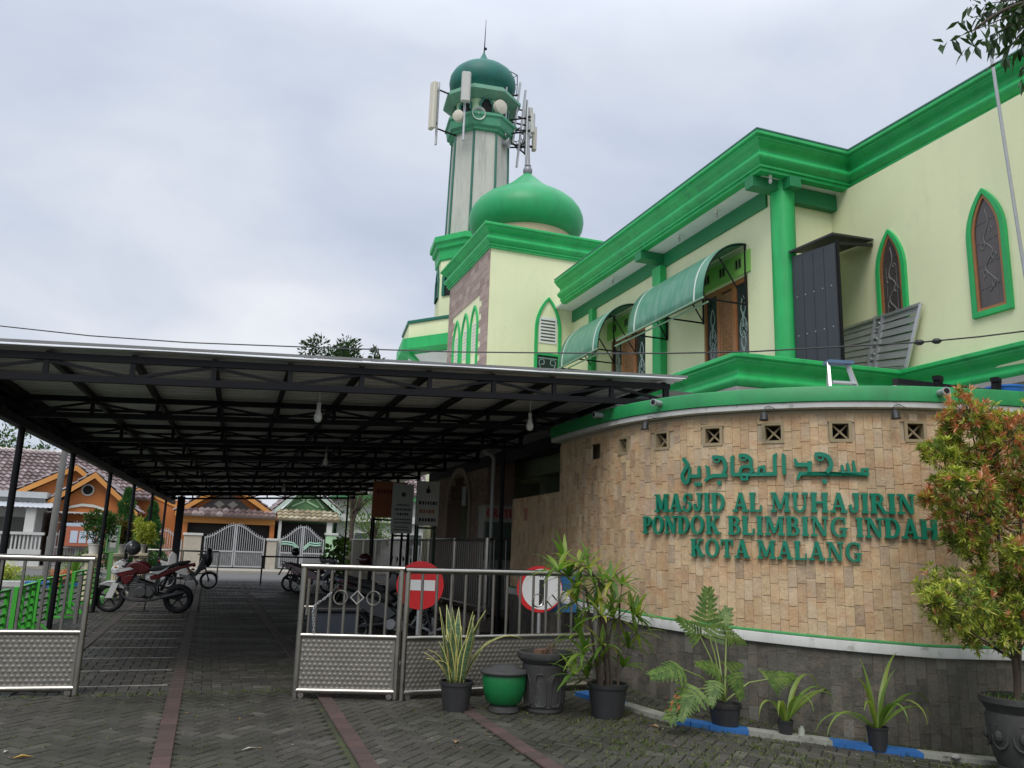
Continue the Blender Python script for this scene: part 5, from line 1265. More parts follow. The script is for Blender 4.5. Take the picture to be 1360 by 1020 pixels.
# cross fence in front of the verandah mouth (faces the street)
cf = thing('bar_fence', 'short stainless bar fence closing the verandah beside the curved wall', 'fence', (5.1,13.0,0))
q = MB(); q.tube([(5.04,14.9,1.70),(6.4,14.9,1.70)], .03, 8); q.tube([(5.04,14.9,.4),(6.4,14.9,.4)], .026, 8); build('rail', q, STAIN, cf)
for k in range(11):
    q = MB(); x = 5.12+k*.12; q.tube([(x,14.88,.4),(x,14.88,1.69)], .0135, 6); build('bar', q, STAIN_D, cf)
# ------------------------------------------------------------------ signs
RED_S = M('red_sign_face', (.62,.018,.022), .4, var=.08, scale=6); WHT_S = M('white_sign_face', (.74,.74,.72), .45, var=.06, scale=6); BLK_S = M('black_sign_print', (.02,.02,.02), .5)
def disc_sign(label, c0, r_, az):
    c0 = Vector(c0); n = Vector((math.cos(az),math.sin(az),0)); u = Vector((-n.y,n.x,0)); t_ = thing('road_sign', label, 'sign', (c0.x,c0.y,gz(c0.x,c0.y)))
    return t_, c0, n, u
def discp(r_, k=40): return [(r_*math.cos(2*PI*i/k), r_*math.sin(2*PI*i/k)) for i in range(k)]
t_, c0, n, u = disc_sign('red no entry disc with a white bar standing behind the stainless gates', (2.60,10.4,1.03), .29, R(-104))
q = MB(); q.prism(discp(.30), c0, u, UZ, n*.004); build('sign_disc', q, RED_S, t_)
q = MB(); q.prism(rect(-.19,.19,-.065,.065), c0+n*.0042, u, UZ, n*.002); build('white_bar', q, WHT_S, t_)
q = MB(); q.tube([V(c0.x,c0.y,0)-n*.03, c0-n*.03+UZ*.15], .024, 8); q.tube([V(c0.x,c0.y,.35)-n*.03, V(c0.x,c0.y,.0)-n*.03+u*.25], .018, 6); q.tube([V(c0.x,c0.y,.35)-n*.03, V(c0.x,c0.y,.0)-n*.03-u*.25], .018, 6); q.bar(V(c0.x,c0.y,.02)-n*.28, V(c0.x,c0.y,.02)+n*.22, .05, .03); build('stand', q, GALV, t_)
t_, c0, n, u = disc_sign('white round sign with a red rim and a black upright mark beside the curved wall', (4.12,10.1,1.02), .3, R(-112))
q = MB(); q.prism(discp(.295), c0, u, UZ, n*.004); build('red_rim', q, RED_S, t_)
q = MB(); q.prism([(x+.03, y) for x, y in discp(.258)], c0+n*.0042, u, UZ, n*.002); build('white_face', q, WHT_S, t_)
q = MB(); q.prism(rect(-.005,.06,-.2,.12), c0+n*.0064, u, UZ, n*.002); q.prism(rect(.0,.018,.15,.21), c0+n*.0064, u, UZ, n*.002); q.prism(rect(.032,.048,.15,.21), c0+n*.0064, u, UZ, n*.002); build('black_mark', q, BLK_S, t_)
q = MB(); q.tube([V(c0.x,c0.y,0)-n*.03, c0-n*.03+UZ*.15], .024, 8); q.box(V(c0.x,c0.y,.04)-n*.03, (.4,.4,.08)); build('stand', q, GALV, t_)
q = MB(); q.prism(rect(-.12,.28,-.25,.30), (4.38,10.18,.98), u, UZ, n*.01); bb = tag(build('blue_board', q, M('blue_board_paint', (.02,.12,.28), .5, var=.15), loc=(4.38,10.18,0)), 'blue and white board standing behind the round white sign', 'board')
q = MB(); q.prism(rect(.0,.28,-.14,.02), Vector((4.38,10.18,.98))+n*.0105, u, UZ, n*.002); build('white_field', q, WHT_S, bb)
q = MB(); q.tube([(4.45,10.2,0),(4.45,10.2,1.2)], .02, 6); build('stand', q, GALV, bb)
# ------------------------------------------------------------------ information boards beside the fence
def printed(parent, o, u, n, rows, mat):
    """rows of (x0, x1, z, h): blocks of unreadable small print built as short raised dashes"""
    for (x0, x1, z, h) in rows:
        q = MB(); x = x0
        while x < x1-.01:
            w = min(rnd.uniform(.35,.9)*h, x1-x); q.prism(rect(x,x+w,z,z+h), Vector(o)+n*.004, u, UZ, n*.001); x += w+h*.28
        build('print_row', q, mat, parent)
def board(label, x0, x1, z0, z1, y, mat, rows, col=STEEL_BLK, dy=0, posts=True):
    u = Vector((x1-x0,dy,0)).normalized(); n = Vector((u.y,-u.x,0)); o = V(x0,y,0); L = math.hypot(x1-x0,dy); t_ = thing('information_board', label, 'board', (x0,y,0))
    q = MB(); q.prism(rect(0,L,z0,z1), o, u, UZ, -n*.02); build('panel', q, mat, t_)
    if posts:
        q = MB()
        for s_ in (.06,L-.06): q.bar(o+u*s_-n*.05+UZ*0, o+u*s_-n*.05+UZ*(z1-.05), .05, .05)
        q.bar(o+u*.06-n*.05+UZ*(z0-.05), o+u*(L-.06)-n*.05+UZ*(z0-.05), .04, .04); build('posts', q, col, t_)
    printed(t_, o, u, n, rows, BLK_S); return t_, o, u, n
CRM = M('faded_cream_board', (.68,.67,.58), .6, var=.12, scale=4, streak=.2); GRYB = M('faded_grey_green_board', (.46,.48,.43), .6, var=.12, scale=4)
GPOST = M('dark_green_post', (.02,.07,.03), .5)
t_, o, u, n = board('cream notice board on green posts in front of the stone arch', 4.20,4.70,1.97,2.93,17.5,CRM,[(.05,.46,2.42,.075),(.07,.44,2.06,.07)],GPOST)
printed(t_, o, u, n, [(.07,.44,2.24,.075)], M('orange_print', (.45,.16,.05), .6))
q = MB(); q.prism(discp(.055,16), o+u*.25+UZ*2.72+n*.003, u, UZ, n*.002); q.prism(dg(.24,2.76,.26,2.84,.03), o+n*.003, u, UZ, n*.002); build('emblem', q, BLK_S, t_)
t_, o, u, n = board('faded grey green notice board with many lines of small print', 3.62,4.08,1.78,2.83,17.3,GRYB,[(.10,.38,2.36,.035),(.06,.42,2.26,.045),(.10,.38,2.16,.05),(.06,.42,2.06,.03),(.06,.42,1.99,.03),(.08,.36,1.90,.025),(.06,.4,1.84,.025)])
q = MB(); q.prism(discp(.05,16), o+u*.24+UZ*2.6+n*.003, u, UZ, n*.002); build('emblem', q, BLK_S, t_)
t_, o, u, n = board('orange brown banner stretched behind the grey green notice board', 3.50,4.30,2.15,2.98,18.9,M('orange_banner_cloth', (.42,.15,.07), .8, var=.2, scale=3),[],STEEL_BLK)
printed(t_, o, u, n, [(.08,.6,2.70,.10)], M('dark_red_print', (.2,.04,.03), .7))
q = MB(); q.prism(rect(0,.34,2.62,3.12), (6.27,21.0,0), V(0,-1,0), UZ, V(-.006,0,0)); tag(build('paper_notice', q, M('pale_blue_paper', (.55,.58,.62), .7), loc=(6.27,21.0,2.62)), 'pale paper notice hanging in the stone arch', 'notice')
# drink cabinet with the word on its red band
gc = thing('drink_cabinet', 'glass fronted drink cabinet with a pale red GRATIS band', 'cabinet', (5.55,15.6,0))
q = MB(); q.bx(5.18,5.80,15.6,16.1,.3,1.3); q.bx(5.18,5.80,15.75,16.1,1.302,2.05); q.bx(5.16,5.82,15.58,16.12,2.34,2.38); q.bx(5.18,5.80,15.62,16.1,2.05,2.338); build('cabinet_body', q, M('cabinet_metal', (.33,.34,.30), .5, var=.1), gc)
q = MB(); q.bx(5.18,5.8,15.61,15.615,1.31,2.045); build('glass_door', q, glassmat('greenish_cabinet_glass', (.10,.14,.11), .1), gc)
q = MB(); q.bx(5.175,5.805,15.606,15.612,2.12,2.33) ; build('red_band', q, M('pale_red_band', (.45,.22,.18), .6), gc)
REDL = M('dark_red_letters', (.28,.015,.015), .5); x = 5.19
for c_ in 'GRATIS':
    w, polys = GL[c_]; glyph_thing(polys, V(x,15.604,2.15), V(.125,0,0), V(0,0,.15), V(0,-1,0), gc, .003, mat=REDL); x += (w+.05)*.125
for k in range(3):
    q = MB(); q.bx(5.2,5.78,15.66,15.74,1.45+k*.2,1.46+k*.2)
    for j in range(6): q.tube([(5.25+j*.09,15.7,1.46+k*.2),(5.25+j*.09,15.7,1.57+k*.2)], .025, 7)
    build('bottle_shelf', q, M('shelf_bottles', (.12,.2,.16), .3, var=.3, scale=20), gc)
# wall-mounted things in the verandah and down pipe
q = MB(); q.tube(sm([(5.12,15.1,.3),(5.12,15.1,2.0),(5.12,15.1,3.1),(5.10,15.12,3.3),(4.98,15.3,3.42)],4), .035, 8); tag(build('down_pipe', q, M('grey_plastic_pipe', (.45,.44,.42), .5), loc=(5.12,15.1,.3), smooth=True), 'pale grey down pipe in front of the drink cabinet', 'pipe')
q = MB(); p, n_, tn = wp(.70,.02); q.prism(rect(-.02,.12,0,.2), (p.x,p.y,1.98), V(tn.x,tn.y,0), UZ, V(n_.x*.01,n_.y*.01,0)); tag(build('poster', q, M('faded_red_poster', (.4,.16,.12), .7), loc=(p.x,p.y,1.98)), 'small faded red poster at the low end of the curved wall', 'poster')
# dark bin box behind the narrow gate
bx_ = thing('storage_bin', 'dark blue grey plastic bin behind the narrow gate leaf', 'bin', (1.5,10.1,0))
q = MB(); q.prism([(-.25,0),(.25,0),(.28,.72),(-.28,.72)], (1.5,10.0,0), UX, UZ, V(0,.45,0)); build('bin_body', q, M('dark_blue_grey_plastic', (.028,.034,.045), .5, var=.2), bx_, bevel=.02)
q = MB(); q.bx(1.19,1.81,9.97,10.48,.722,.78); build('lid', q, BLKPL, bx_, bevel=.02)
# ------------------------------------------------------------------ motorcycles
CHR = M('scratched_engine_metal', (.35,.35,.34), .4, metal=.8, var=.25, scale=15); RED_B = M('deep_red_bodywork', (.11,.008,.012), .25, var=.1, coat=.5); WHT_B = M('white_bodywork', (.62,.62,.61), .25, var=.06, coat=.4)
BLK_B = M('gloss_black_bodywork', (.014,.014,.015), .25, var=.1, coat=.4); BLUE_B = M('dark_blue_bodywork', (.015,.03,.09), .25, coat=.4); SEATM = M('black_seat_vinyl', (.014,.014,.014), .55, var=.2, bump=.1); LAMP_R = M('red_lamp_lens', (.35,.01,.01), .15); LAMP_C = M('clear_lamp_lens', (.5,.5,.5), .08); DKG = M('dark_grey_metal', (.05,.05,.052), .5, metal=.5, var=.2)
def wheel(root, x, r, tw, spokes=5, mat=DKG):
    q = MB(); n = 36; m_ = 10; vs = []
    for i in range(n):
        a = 2*PI*i/n
        for j in range(m_):
            b_ = 2*PI*j/m_; rr = r-tw*.5+tw*.5*math.cos(b_); vs.append((x+rr*math.cos(a), tw*.55*math.sin(b_), r+rr*math.sin(a)))
    q.add(vs, [(i*m_+j, ((i+1)%n)*m_+j, ((i+1)%n)*m_+(j+1)%m_, i*m_+(j+1)%m_) for i in range(n) for j in range(m_)])
    w = build('wheel', q, TYRE, root, smooth=True, ang=80); rim = MB(); ri = r-tw*.92
    Mx = Matrix.Translation((x,0,r)) @ Matrix.Rotation(PI/2,4,'X')
    rim.lathe([(ri,-tw*.35),(ri+.012,-tw*.4),(ri+.012,tw*.4),(ri,tw*.35),(ri-.012,tw*.2),(ri-.012,-tw*.2),(ri,-tw*.35)], (0,0,0), 36, Mx, cap=False)
    rim.lathe([(.001,-.05),(.045,-.05),(.05,-.03),(.05,.03),(.045,.05),(.001,.05)], (0,0,0), 14, Mx, cap=False)
    for k in range(spokes):
        a = 2*PI*k/spokes+.3; d = V(math.cos(a),0,math.sin(a)); rim.bar(V(x,0,r)+d*.04, V(x,0,r)+d*(ri), .034 if spokes < 9 else .005, .02 if spokes < 9 else .005, up=(0,1,0))
    build('rim', rim, mat, w, smooth=True, ang=40); return w
def disc_brake(root, x, r, y, rad):
    q = MB(); Mx = Matrix.Translation((x,y,r)) @ Matrix.Rotation(PI/2,4,'X'); q.lathe([(rad*.5,0),(rad,0),(rad,.006),(rad*.5,.006),(rad*.5,0)], (0,0,0), 24, Mx, cap=False); build('brake_disc', q, CHR, root)
def sideprism(mb, pts, y0, y1): mb.prism(pts, (0,y0,0), UX, UZ, V(0,y1-y0,0))
def sport_bike(name, label, loc, rot):
    t_ = thing(name, label, 'motorcycle', (0,0,0), 'motorcycles parked in the yard'); r = .30
    wheel(t_, -.67, r, .105); wheel(t_, .66, r, .125); disc_brake(t_, -.67, r, .075, .125)
    q = MB()
    for s_ in (-.085,.085):
        q.tube([(-.67,s_,.30),(-.50,s_,.72)], .028, 8); q.tube([(-.50,s_,.72),(-.40,s_,.99)], .019, 8)
    q.bx(-.47,-.36,-.12,.12,.93,.96); q.bx(-.53,-.42,-.11,.11,.78,.82); build('fork', q, DKG, t_)
    q = MB(); pts = []
    for i in range(11): a = lerp(35,150,i/10); pts.append((-.67+.335*math.cos(R(a)), .30+.335*math.sin(R(a))))
    for i in range(11): a = lerp(150,35,i/10); pts.append((-.67+.315*math.cos(R(a)), .30+.315*math.sin(R(a))))
    sideprism(q, pts, -.075, .075); pts2 = [(-.92,.50),(-.86,.42),(-.68,.52),(-.52,.62),(-.47,.60),(-.50,.70),(-.70,.66)]
    build('front_fender', q, WHT_B, t_, bevel=.012); q = MB(); sideprism(q, [(-.60,.30),(-.74,.30),(-.62,.60),(-.50,.60)], -.115, -.10); build('fork_guard', q, WHT_B, t_, bevel=.004)
    q = MB(); q.ell((-.555,0,.86), (.12,.13,.15), 14, 10); sideprism(q, [(-.66,.80),(-.62,1.0),(-.50,1.07),(-.40,.98),(-.44,.80),(-.55,.74)], -.10, .10); build('headlight_cowl', q, WHT_B, t_, smooth=True, bevel=.02); 
    q = MB(); q.ell((-.655,0,.85), (.04,.085,.075), 12, 8); build('headlight', q, LAMP_C, t_, smooth=True)
    q = MB(); prof = [(-.42,.86),(-.36,1.0),(-.22,1.06),(-.05,1.03),(.10,.92),(.06,.82),(-.15,.78),(-.36,.80)]
    sideprism(q, prof, -.13, .13); build('fuel_tank', q, RED_B, t_, smooth=True, bevel=.05, bseg=4)
    for s_ in (-1,1):
        q = MB(); sideprism(q, [(-.60,.80),(-.50,.90),(-.30,.94),(-.12,.86),(-.20,.80),(-.34,.78),(-.44,.72)], s_*.135, s_*.165); build('tank_shroud', q, RED_B, t_, bevel=.012)
        q = MB(); sideprism(q, [(-.60,.80),(-.50,.89),(-.30,.93),(-.22,.90),(-.40,.85)], s_*.166, s_*.172); build('shroud_flash', q, WHT_B, t_)
        q = MB(); sideprism(q, [(-.46,.71),(-.34,.77),(-.20,.79),(-.26,.66),(-.34,.58),(-.42,.62)], s_*.13, s_*.16); build('lower_shroud', q, RED_B, t_, bevel=.01)
        q = MB(); sideprism(q, [(.08,.74),(.20,.82),(.42,.90),(.62,.98),(.92,1.03),(.90,.98),(.62,.90),(.40,.78),(.24,.70),(.12,.68)], s_*.10, s_*.135); build('tail_panel', q, RED_B, t_, bevel=.01)
        q = MB(); sideprism(q, [(.12,.84),(.30,.88),(.46,.97),(.40,.90),(.24,.80)], s_*.136, s_*.146); build('white_flash', q, WHT_B, t_)
    q = MB(); sideprism(q, [(.02,.90),(.10,.84),(.40,.90),(.62,.99),(.84,1.04),(.80,1.08),(.60,1.05),(.40,.97),(.14,.94)], -.12, .12); build('seat', q, SEATM, t_, bevel=.03, bseg=3)
    q = MB(); q.bx(-.30,.02,-.11,.11,.33,.60); q.bx(-.36,-.12,-.10,.10,.48,.74); q.bx(.0,.2,-.09,.09,.36,.58); q.lathe([(.001,-.16),(.10,-.16),(.115,-.14),(.115,.14),(.10,.16),(.001,.16)], (0,0,0), 20, Matrix.Translation((-.06,0,.44))@Matrix.Rotation(PI/2,4,'X'), cap=False); q.lathe([(.001,-.145),(.075,-.145),(.08,.145),(.001,.145)], (0,0,0), 16, Matrix.Translation((.1,0,.43))@Matrix.Rotation(PI/2,4,'X'), cap=False)
    for k in range(5): q.bx(-.40,-.14,-.125,.125,.53+k*.04,.542+k*.04)
    build('engine', q, M('dark_engine_casting', (.15,.15,.148), .45, metal=.7, var=.35, scale=18), t_, bevel=.012)
    q = MB()
    for s_ in (-.09,.09):
        q.tube([(-.40,s_*.5,.9),(-.30,s_,.74),(.0,s_*1.2,.62),(.22,s_*1.2,.56),(.24,s_*1.2,.36)], .022, 7); q.tube([(.05,s_,.72),(.4,s_,.80),(.75,s_*.8,.96)], .016, 6); q.tube([(.24,s_*1.2,.56),(.5,s_,.84)], .014, 6)
        q.bar((.22,s_,.40),(.66,s_,.30),.03,.05); q.tube([(-.36,s_*.6,.84),(-.36,s_*.7,.55),(-.22,s_,.34),(.15,s_,.31)], .018, 6)
    q.tube([(.3,0,.46),(.42,0,.78)], .035, 8); build('frame', q, BLK_B, t_)
    q = MB(); q.tube(sm([(-.36,-.06,.5),(-.42,-.08,.38),(-.25,-.11,.27),(.1,-.13,.27),(.35,-.15,.33)],4), .024, 8); build('exhaust_pipe', q, DKG, t_, smooth=True)
    q = MB(); q.tube([(.34,-.155,.33),(.42,-.16,.355),(.74,-.17,.44),(.80,-.17,.455)], [.03,.045,.05,.035], 12); build('silencer', q, DKG, t_, smooth=True)
    q = MB(); q.tube(sm([(-.30,-.36,1.08),(-.38,-.2,1.10),(-.42,0,1.05),(-.38,.2,1.10),(-.30,.36,1.08)],4), .013, 7)
    for s_ in (-1,1): q.tube([(-.33,s_*.26,1.09),(-.29,s_*.38,1.08)], .019, 8); q.tube([(-.40,s_*.28,1.08),(-.43,s_*.4,1.09)], .006, 5)
    build('handlebar', q, BLKPL, t_)
    for s_ in (-1,1):
        q = MB(); q.tube([(-.37,s_*.24,1.1),(-.38,s_*.31,1.26)], .007, 5); q.ell((-.37,s_*.34,1.29), (.018,.065,.042), 10, 6); build('mirror', q, BLKPL, t_, smooth=True)
    q = MB(); q.bar((.76,0,.98),(1.02,0,.60),.15,.015); q.bar((.98,0,.66),(1.0,0,.56),.17,.01); build('rear_fender', q, BLKPL, t_)
    q = MB(); q.ell((.91,0,.985), (.04,.08,.03), 10, 6); build('tail_light', q, LAMP_R, t_, smooth=True)
    for s_ in (-1,1):
        q = MB(); q.tube([(.84,s_*.1,.88),(.85,s_*.19,.88)], .008, 5); q.ell((.86,s_*.21,.88), (.04,.03,.022), 8, 5); q.ell((-.56,s_*.21,.93), (.03,.03,.022), 8, 5); build('turn_signal', q, M('amber_lens', (.5,.2,.03), .2), t_, smooth=True)
    q = MB(); q.tube([(.02,.11,.33),(-.04,.23,.015)], .012, 6); q.tube([(.14,-.12,.36),(.14,-.24,.35)], .014, 6); q.tube([(.14,.12,.36),(.14,.24,.35)], .014, 6); q.bar((.42,-.12,.46),(.45,-.2,.46),.02,.02); build('kickstand', q, DKG, t_)
    q = MB(); q.bx(.6,.74,-.045,.045,.345,.40); q.tube([(.08,.1,.40),(.66,.1,.335)], .012, 5); q.tube([(.08,.1,.36),(.66,.1,.265)], .012, 5); build('chain_guard', q, DKG, t_)
    q = MB(); q.bx(-.33,-.30,-.13,.13,.44,.62); build('radiator', q, DKG, t_)
    t_.location = loc; t_.rotation_euler = rot; return t_
def moped(name, label, loc, rot, body=BLK_B, accent=RED_B, basket=None, spokes=18):
    t_ = thing(name, label, 'motorcycle', (0,0,0), 'motorcycles parked in the yard'); r = .275
    wheel(t_, -.62, r, .075, spokes, CHR); wheel(t_, .60, r, .08, spokes, CHR)
    q = MB()
    for s_ in (-.07,.07): q.tube([(-.62,s_,.28),(-.46,s_,.72)], .022, 7)
    q.tube([(-.46,0,.70),(-.38,0,.98)], .03, 8); build('fork', q, DKG, t_)
    q = MB(); pts = [(-.62+.305*math.cos(R(lerp(40,165,i/10))), .275+.305*math.sin(R(lerp(40,165,i/10)))) for i in range(11)] + [(-.62+.29*math.cos(R(lerp(165,40,i/10))), .275+.29*math.sin(R(lerp(165,40,i/10)))) for i in range(11)]
    sideprism(q, pts, -.06, .06); build('front_fender', q, body, t_, bevel=.01)
    q = MB(); sideprism(q, [(-.50,.62),(-.46,.95),(-.36,.98),(-.24,.62),(-.14,.42),(-.24,.40),(-.36,.56)], -.17, .17); build('leg_shield', q, body, t_, bevel=.03, bseg=3)
    q = MB(); sideprism(q, [(-.55,.92),(-.50,1.05),(-.38,1.09),(-.28,1.02),(-.34,.93)], -.13, .13); build('handlebar_cover', q, body, t_, bevel=.03, bseg=3)
    q = MB(); q.ell((-.535,0,.98), (.04,.085,.055), 12, 8); build('headlight', q, LAMP_C, t_, smooth=True)
    for s_ in (-1,1):
        q = MB(); sideprism(q, [(-.10,.50),(.10,.66),(.40,.74),(.86,.86),(.84,.78),(.55,.60),(.30,.46),(.05,.40)], s_*.10, s_*.15); build('side_panel', q, accent, t_, bevel=.015)
    q = MB(); sideprism(q, [(-.16,.40),(.25,.40),(.3,.58),(.0,.60),(-.2,.5)], -.10, .10); q.bar((.1,-.12,.36),(.60,-.12,.28),.03,.05); q.bar((.1,.12,.36),(.60,.12,.28),.03,.05); q.tube([(.6,-.12,.3),(.52,-.13,.72)], .022, 7); q.tube([(.6,.12,.3),(.52,.13,.72)], .022, 7); q.bx(.14,.5,-.08,.08,.5,.72); build('chassis', q, DKG, t_, bevel=.01)
    q = MB(); q.bx(-.22,.12,-.09,.09,.26,.42); q.lathe([(.001,-.14),(.085,-.14),(.09,.14),(.001,.14)], (0,0,0), 16, Matrix.Translation((.0,0,.35))@Matrix.Rotation(PI/2,4,'X'), cap=False); build('engine', q, CHR, t_, bevel=.01)
    q = MB(); sideprism(q, [(-.04,.72),(.02,.66),(.45,.76),(.80,.86),(.78,.91),(.55,.88),(.30,.83),(.05,.80)], -.125, .125); build('seat', q, SEATM, t_, bevel=.03, bseg=3)
    q = MB(); q.tube(sm([(-.24,-.33,1.06),(-.36,-.12,1.05),(-.40,0,1.04),(-.36,.12,1.05),(-.24,.33,1.06)],3), .014, 6); build('handlebar', q, BLKPL, t_)
    for s_ in (-1,1):
        q = MB(); q.tube([(-.34,s_*.2,1.06),(-.36,s_*.28,1.24)], .007, 5); q.ell((-.355,s_*.31,1.27), (.018,.06,.042), 10, 6); build('mirror', q, BLKPL, t_, smooth=True)
    q = MB(); q.tube([(-.02,-.14,.28),(.3,-.16,.30),(.42,-.17,.34),(.80,-.18,.42)], [.02,.025,.05,.045], 10); build('silencer', q, DKG, t_, smooth=True)
    q = MB(); q.ell((.87,0,.83), (.04,.09,.04), 10, 6); build('tail_light', q, LAMP_R, t_, smooth=True)
    q = MB(); q.bar((.84,0,.80),(.98,0,.50),.14,.012); build('rear_fender', q, BLKPL, t_)
    q = MB(); q.tube([(.10,.18,.01),(.05,.1,.28),(.05,-.1,.28),(.10,-.18,.01)], .012, 6); build('centre_stand', q, DKG, t_); q = MB(); q.tube(sm([(.78,-.1,.90),(.92,-.08,.93),(.92,.08,.93),(.78,.1,.90)],3), .012, 6); build('grab_rail', q, DKG, t_)
    t_.location = loc; t_.rotation_euler = rot; return t_
sport_bike('motorcycle', 'red and white sport motorcycle with a helmet on its handlebar', (-1.09,18.9,0), (R(5),0,R(-9)))
hc = V(-1.42,18.82,1.30)
hm = thing('helmet', 'grey and black patterned helmet hung on the red and white motorcycle', 'helmet', hc); q = MB(); q.ell(hc, (.155,.135,.15), 20, 14); build('shell', q, M('grey_black_helmet_shell', (.06,.065,.065), .2, var=.1, coat=.5, spots=(7,.9,(.26,.28,.28))), hm, smooth=True)
q = MB(); Mx = Matrix.Translation(hc); vs = []
for i in range(9):
    a = PI+lerp(-1.1,1.1,i/8)
    for z in (-.05,.05): vs.append(hc+V(.162*math.cos(a)*(1 if z < 0 else .97), .142*math.sin(a), z))
q.add(vs, [(2*i,2*i+1,2*i+3,2*i+2) for i in range(8)]); build('visor', q, glassmat('dark_visor', (.02,.02,.022), .05), hm, smooth=True)
moped('motorcycle', 'black underbone motorcycle parked behind the red and white sport motorcycle', (-.45,28.1,0), (0,0,PI+.05), BLK_B, WHT_B)
bgx = MB(); bgx.ell((.10,28.1,.98), (.14,.2,.3), 12, 8); tag(build('black_bag', bgx, M('black_rubbish_bag', (.012,.012,.013), .35, bump=.6, bscale=9), loc=(.1,28.1,.7), smooth=True), 'black bag hung on the front of the black underbone motorcycle', 'bag')
q = MB(); q.prism([(-1.10,.66),(-.80,.66),(-.84,1.02),(-.98,1.14),(-1.06,1.02)], (0,27.9,0), UX, UZ, V(0,.25,0)); tag(build('white_carrier_box', q, M('white_plastic_tub', (.6,.6,.58), .5, var=.1), loc=(-.95,28,.62), bevel=.03), 'white plastic carrier standing behind the red and white sport motorcycle', 'carrier')
for (x, y, rz, bd, ac, lb) in ((3.15,27.1,PI-.35,BLK_B,RED_B,'red and black scooter at the far end of the parked row on the right'),(3.3,26.2,PI-.38,BLK_B,RED_B,'dark scooter with a red side panel second from the far end on the right'),(3.35,17.2,PI-.4,BLK_B,BLUE_B,'dark blue scooter behind the gates nearest the notice boards'),(3.15,15.2,PI-.45,BLK_B,RED_B,'black scooter with red trim seen through the middle of the gates'),(2.75,12.6,PI-.5,BLK_B,BLK_B,'all black scooter just behind the no entry disc')):
    moped('motorcycle', lb, (x,y,0), (R(4),0,rz), bd, ac, spokes=5)
for (x,y,z,r_,lb,cl) in ((2.66,26.95,1.24,.13,'black helmet on the farthest scooter',(.012,.012,.014)),(3.05,16.9,1.22,.13,'dark red helmet resting on the dark blue scooter',(.06,.012,.016))):
    q = MB(); q.ell((x,y,z), (r_*1.05,r_*.95,r_), 16, 10); q.bx(x-r_*1.5,x-r_*.6,y-.06,y+.06,z-.0,z+.015); tag(build('helmet', q, M(lb.replace(' ','_'), cl, .2, coat=.5), loc=(x,y,z), smooth=True), lb, 'helmet')
# ------------------------------------------------------------------ green barricades, pedestals and pots on the left
GB = M('bright_green_barricade_paint', (.055,.42,.035), .45, var=.12, scale=8, spots=(14,.25,(.04,.2,.03)))
def barricade(label, y0, y1, x0, x1):
    t_ = thing('green_barricade', label, 'barricade', (x0,y0,0), 'green barricades along the left of the yard'); A, B = V(x0,y0,0), V(x1,y1,0); u = (B-A).normalized(); L = (B-A).length; n = V(u.y,-u.x,0)
    for s_ in (.02, L-.02):
        q = MB(); q.bar(A+u*s_+UZ*.04, A+u*s_+UZ*.78, .055, .055); build('post', q, GB, t_)
        q = MB(); q.bar(A+u*s_-n*.24+UZ*.02, A+u*s_+n*.24+UZ*.02, .07, .035); q.bar(A+u*s_+n*.22+UZ*.04, A+u*s_+UZ*.24, .03, .03); q.bar(A+u*s_-n*.22+UZ*.04, A+u*s_+UZ*.24, .03, .03); build('foot', q, GB, t_)
    q = MB()
    for k in range(6): z = .15+k*.112; q.bar(A+u*.03+UZ*z, A+u*(L-.03)+UZ*z, .012, .038)
    build('slats', q, GB, t_); q = MB(); q.bar(A+u*0+UZ*.795, A+u*L+UZ*.795, .06, .03); build('top_rail', q, GB, t_)
    for k in (.33,.66): q = MB(); q.bar(A+u*L*k+n*.02+UZ*.12, A+u*L*k+n*.02+UZ*.78, .04, .02); build('stay', q, GB, t_)
barricade('nearest green slatted barricade just behind the open gate leaf', 10.5, 12.35, -2.35, -2.33)
barricade('green slatted barricade second from the open gate leaf', 12.75, 14.3, -2.32, -2.36)
barricade('green slatted barricade third from the open gate leaf', 14.9, 17.6, -2.42, -2.36)
barricade('far green slatted barricade beside the red and white motorcycle', 18.6, 21.2, -2.42, -2.3)
PED = M('cream_pedestal_paint', (.60,.53,.38), .75, var=.1, scale=6, streak=.4, streakcol=(.35,.3,.2))
def pedestal(x, y, lb, h=1.1):
    t_ = thing('fluted_pedestal', lb, 'pedestal', (x,y,0), 'fluted pedestals on the left'); q = MB(); q.box((x,y,.06), (.42,.42,.12)); q.box((x,y,h-.04), (.44,.44,.08)); q.box((x,y,h-.105), (.36,.36,.05)); build('base_and_cap', q, PED, t_, bevel=.012)
    q = MB(); pts = []; n_ = 32
    for i in range(64):
        a = 2*PI*i/64; r_ = .15+(.012 if i % 4 < 2 else -.008); pts.append((x+r_*1.0*math.cos(a), y+r_*math.sin(a)))
    q.prism(pts, (0,0,.12), UX, UY, UZ*(h-.25)); build('fluted_shaft', q, PED, t_)
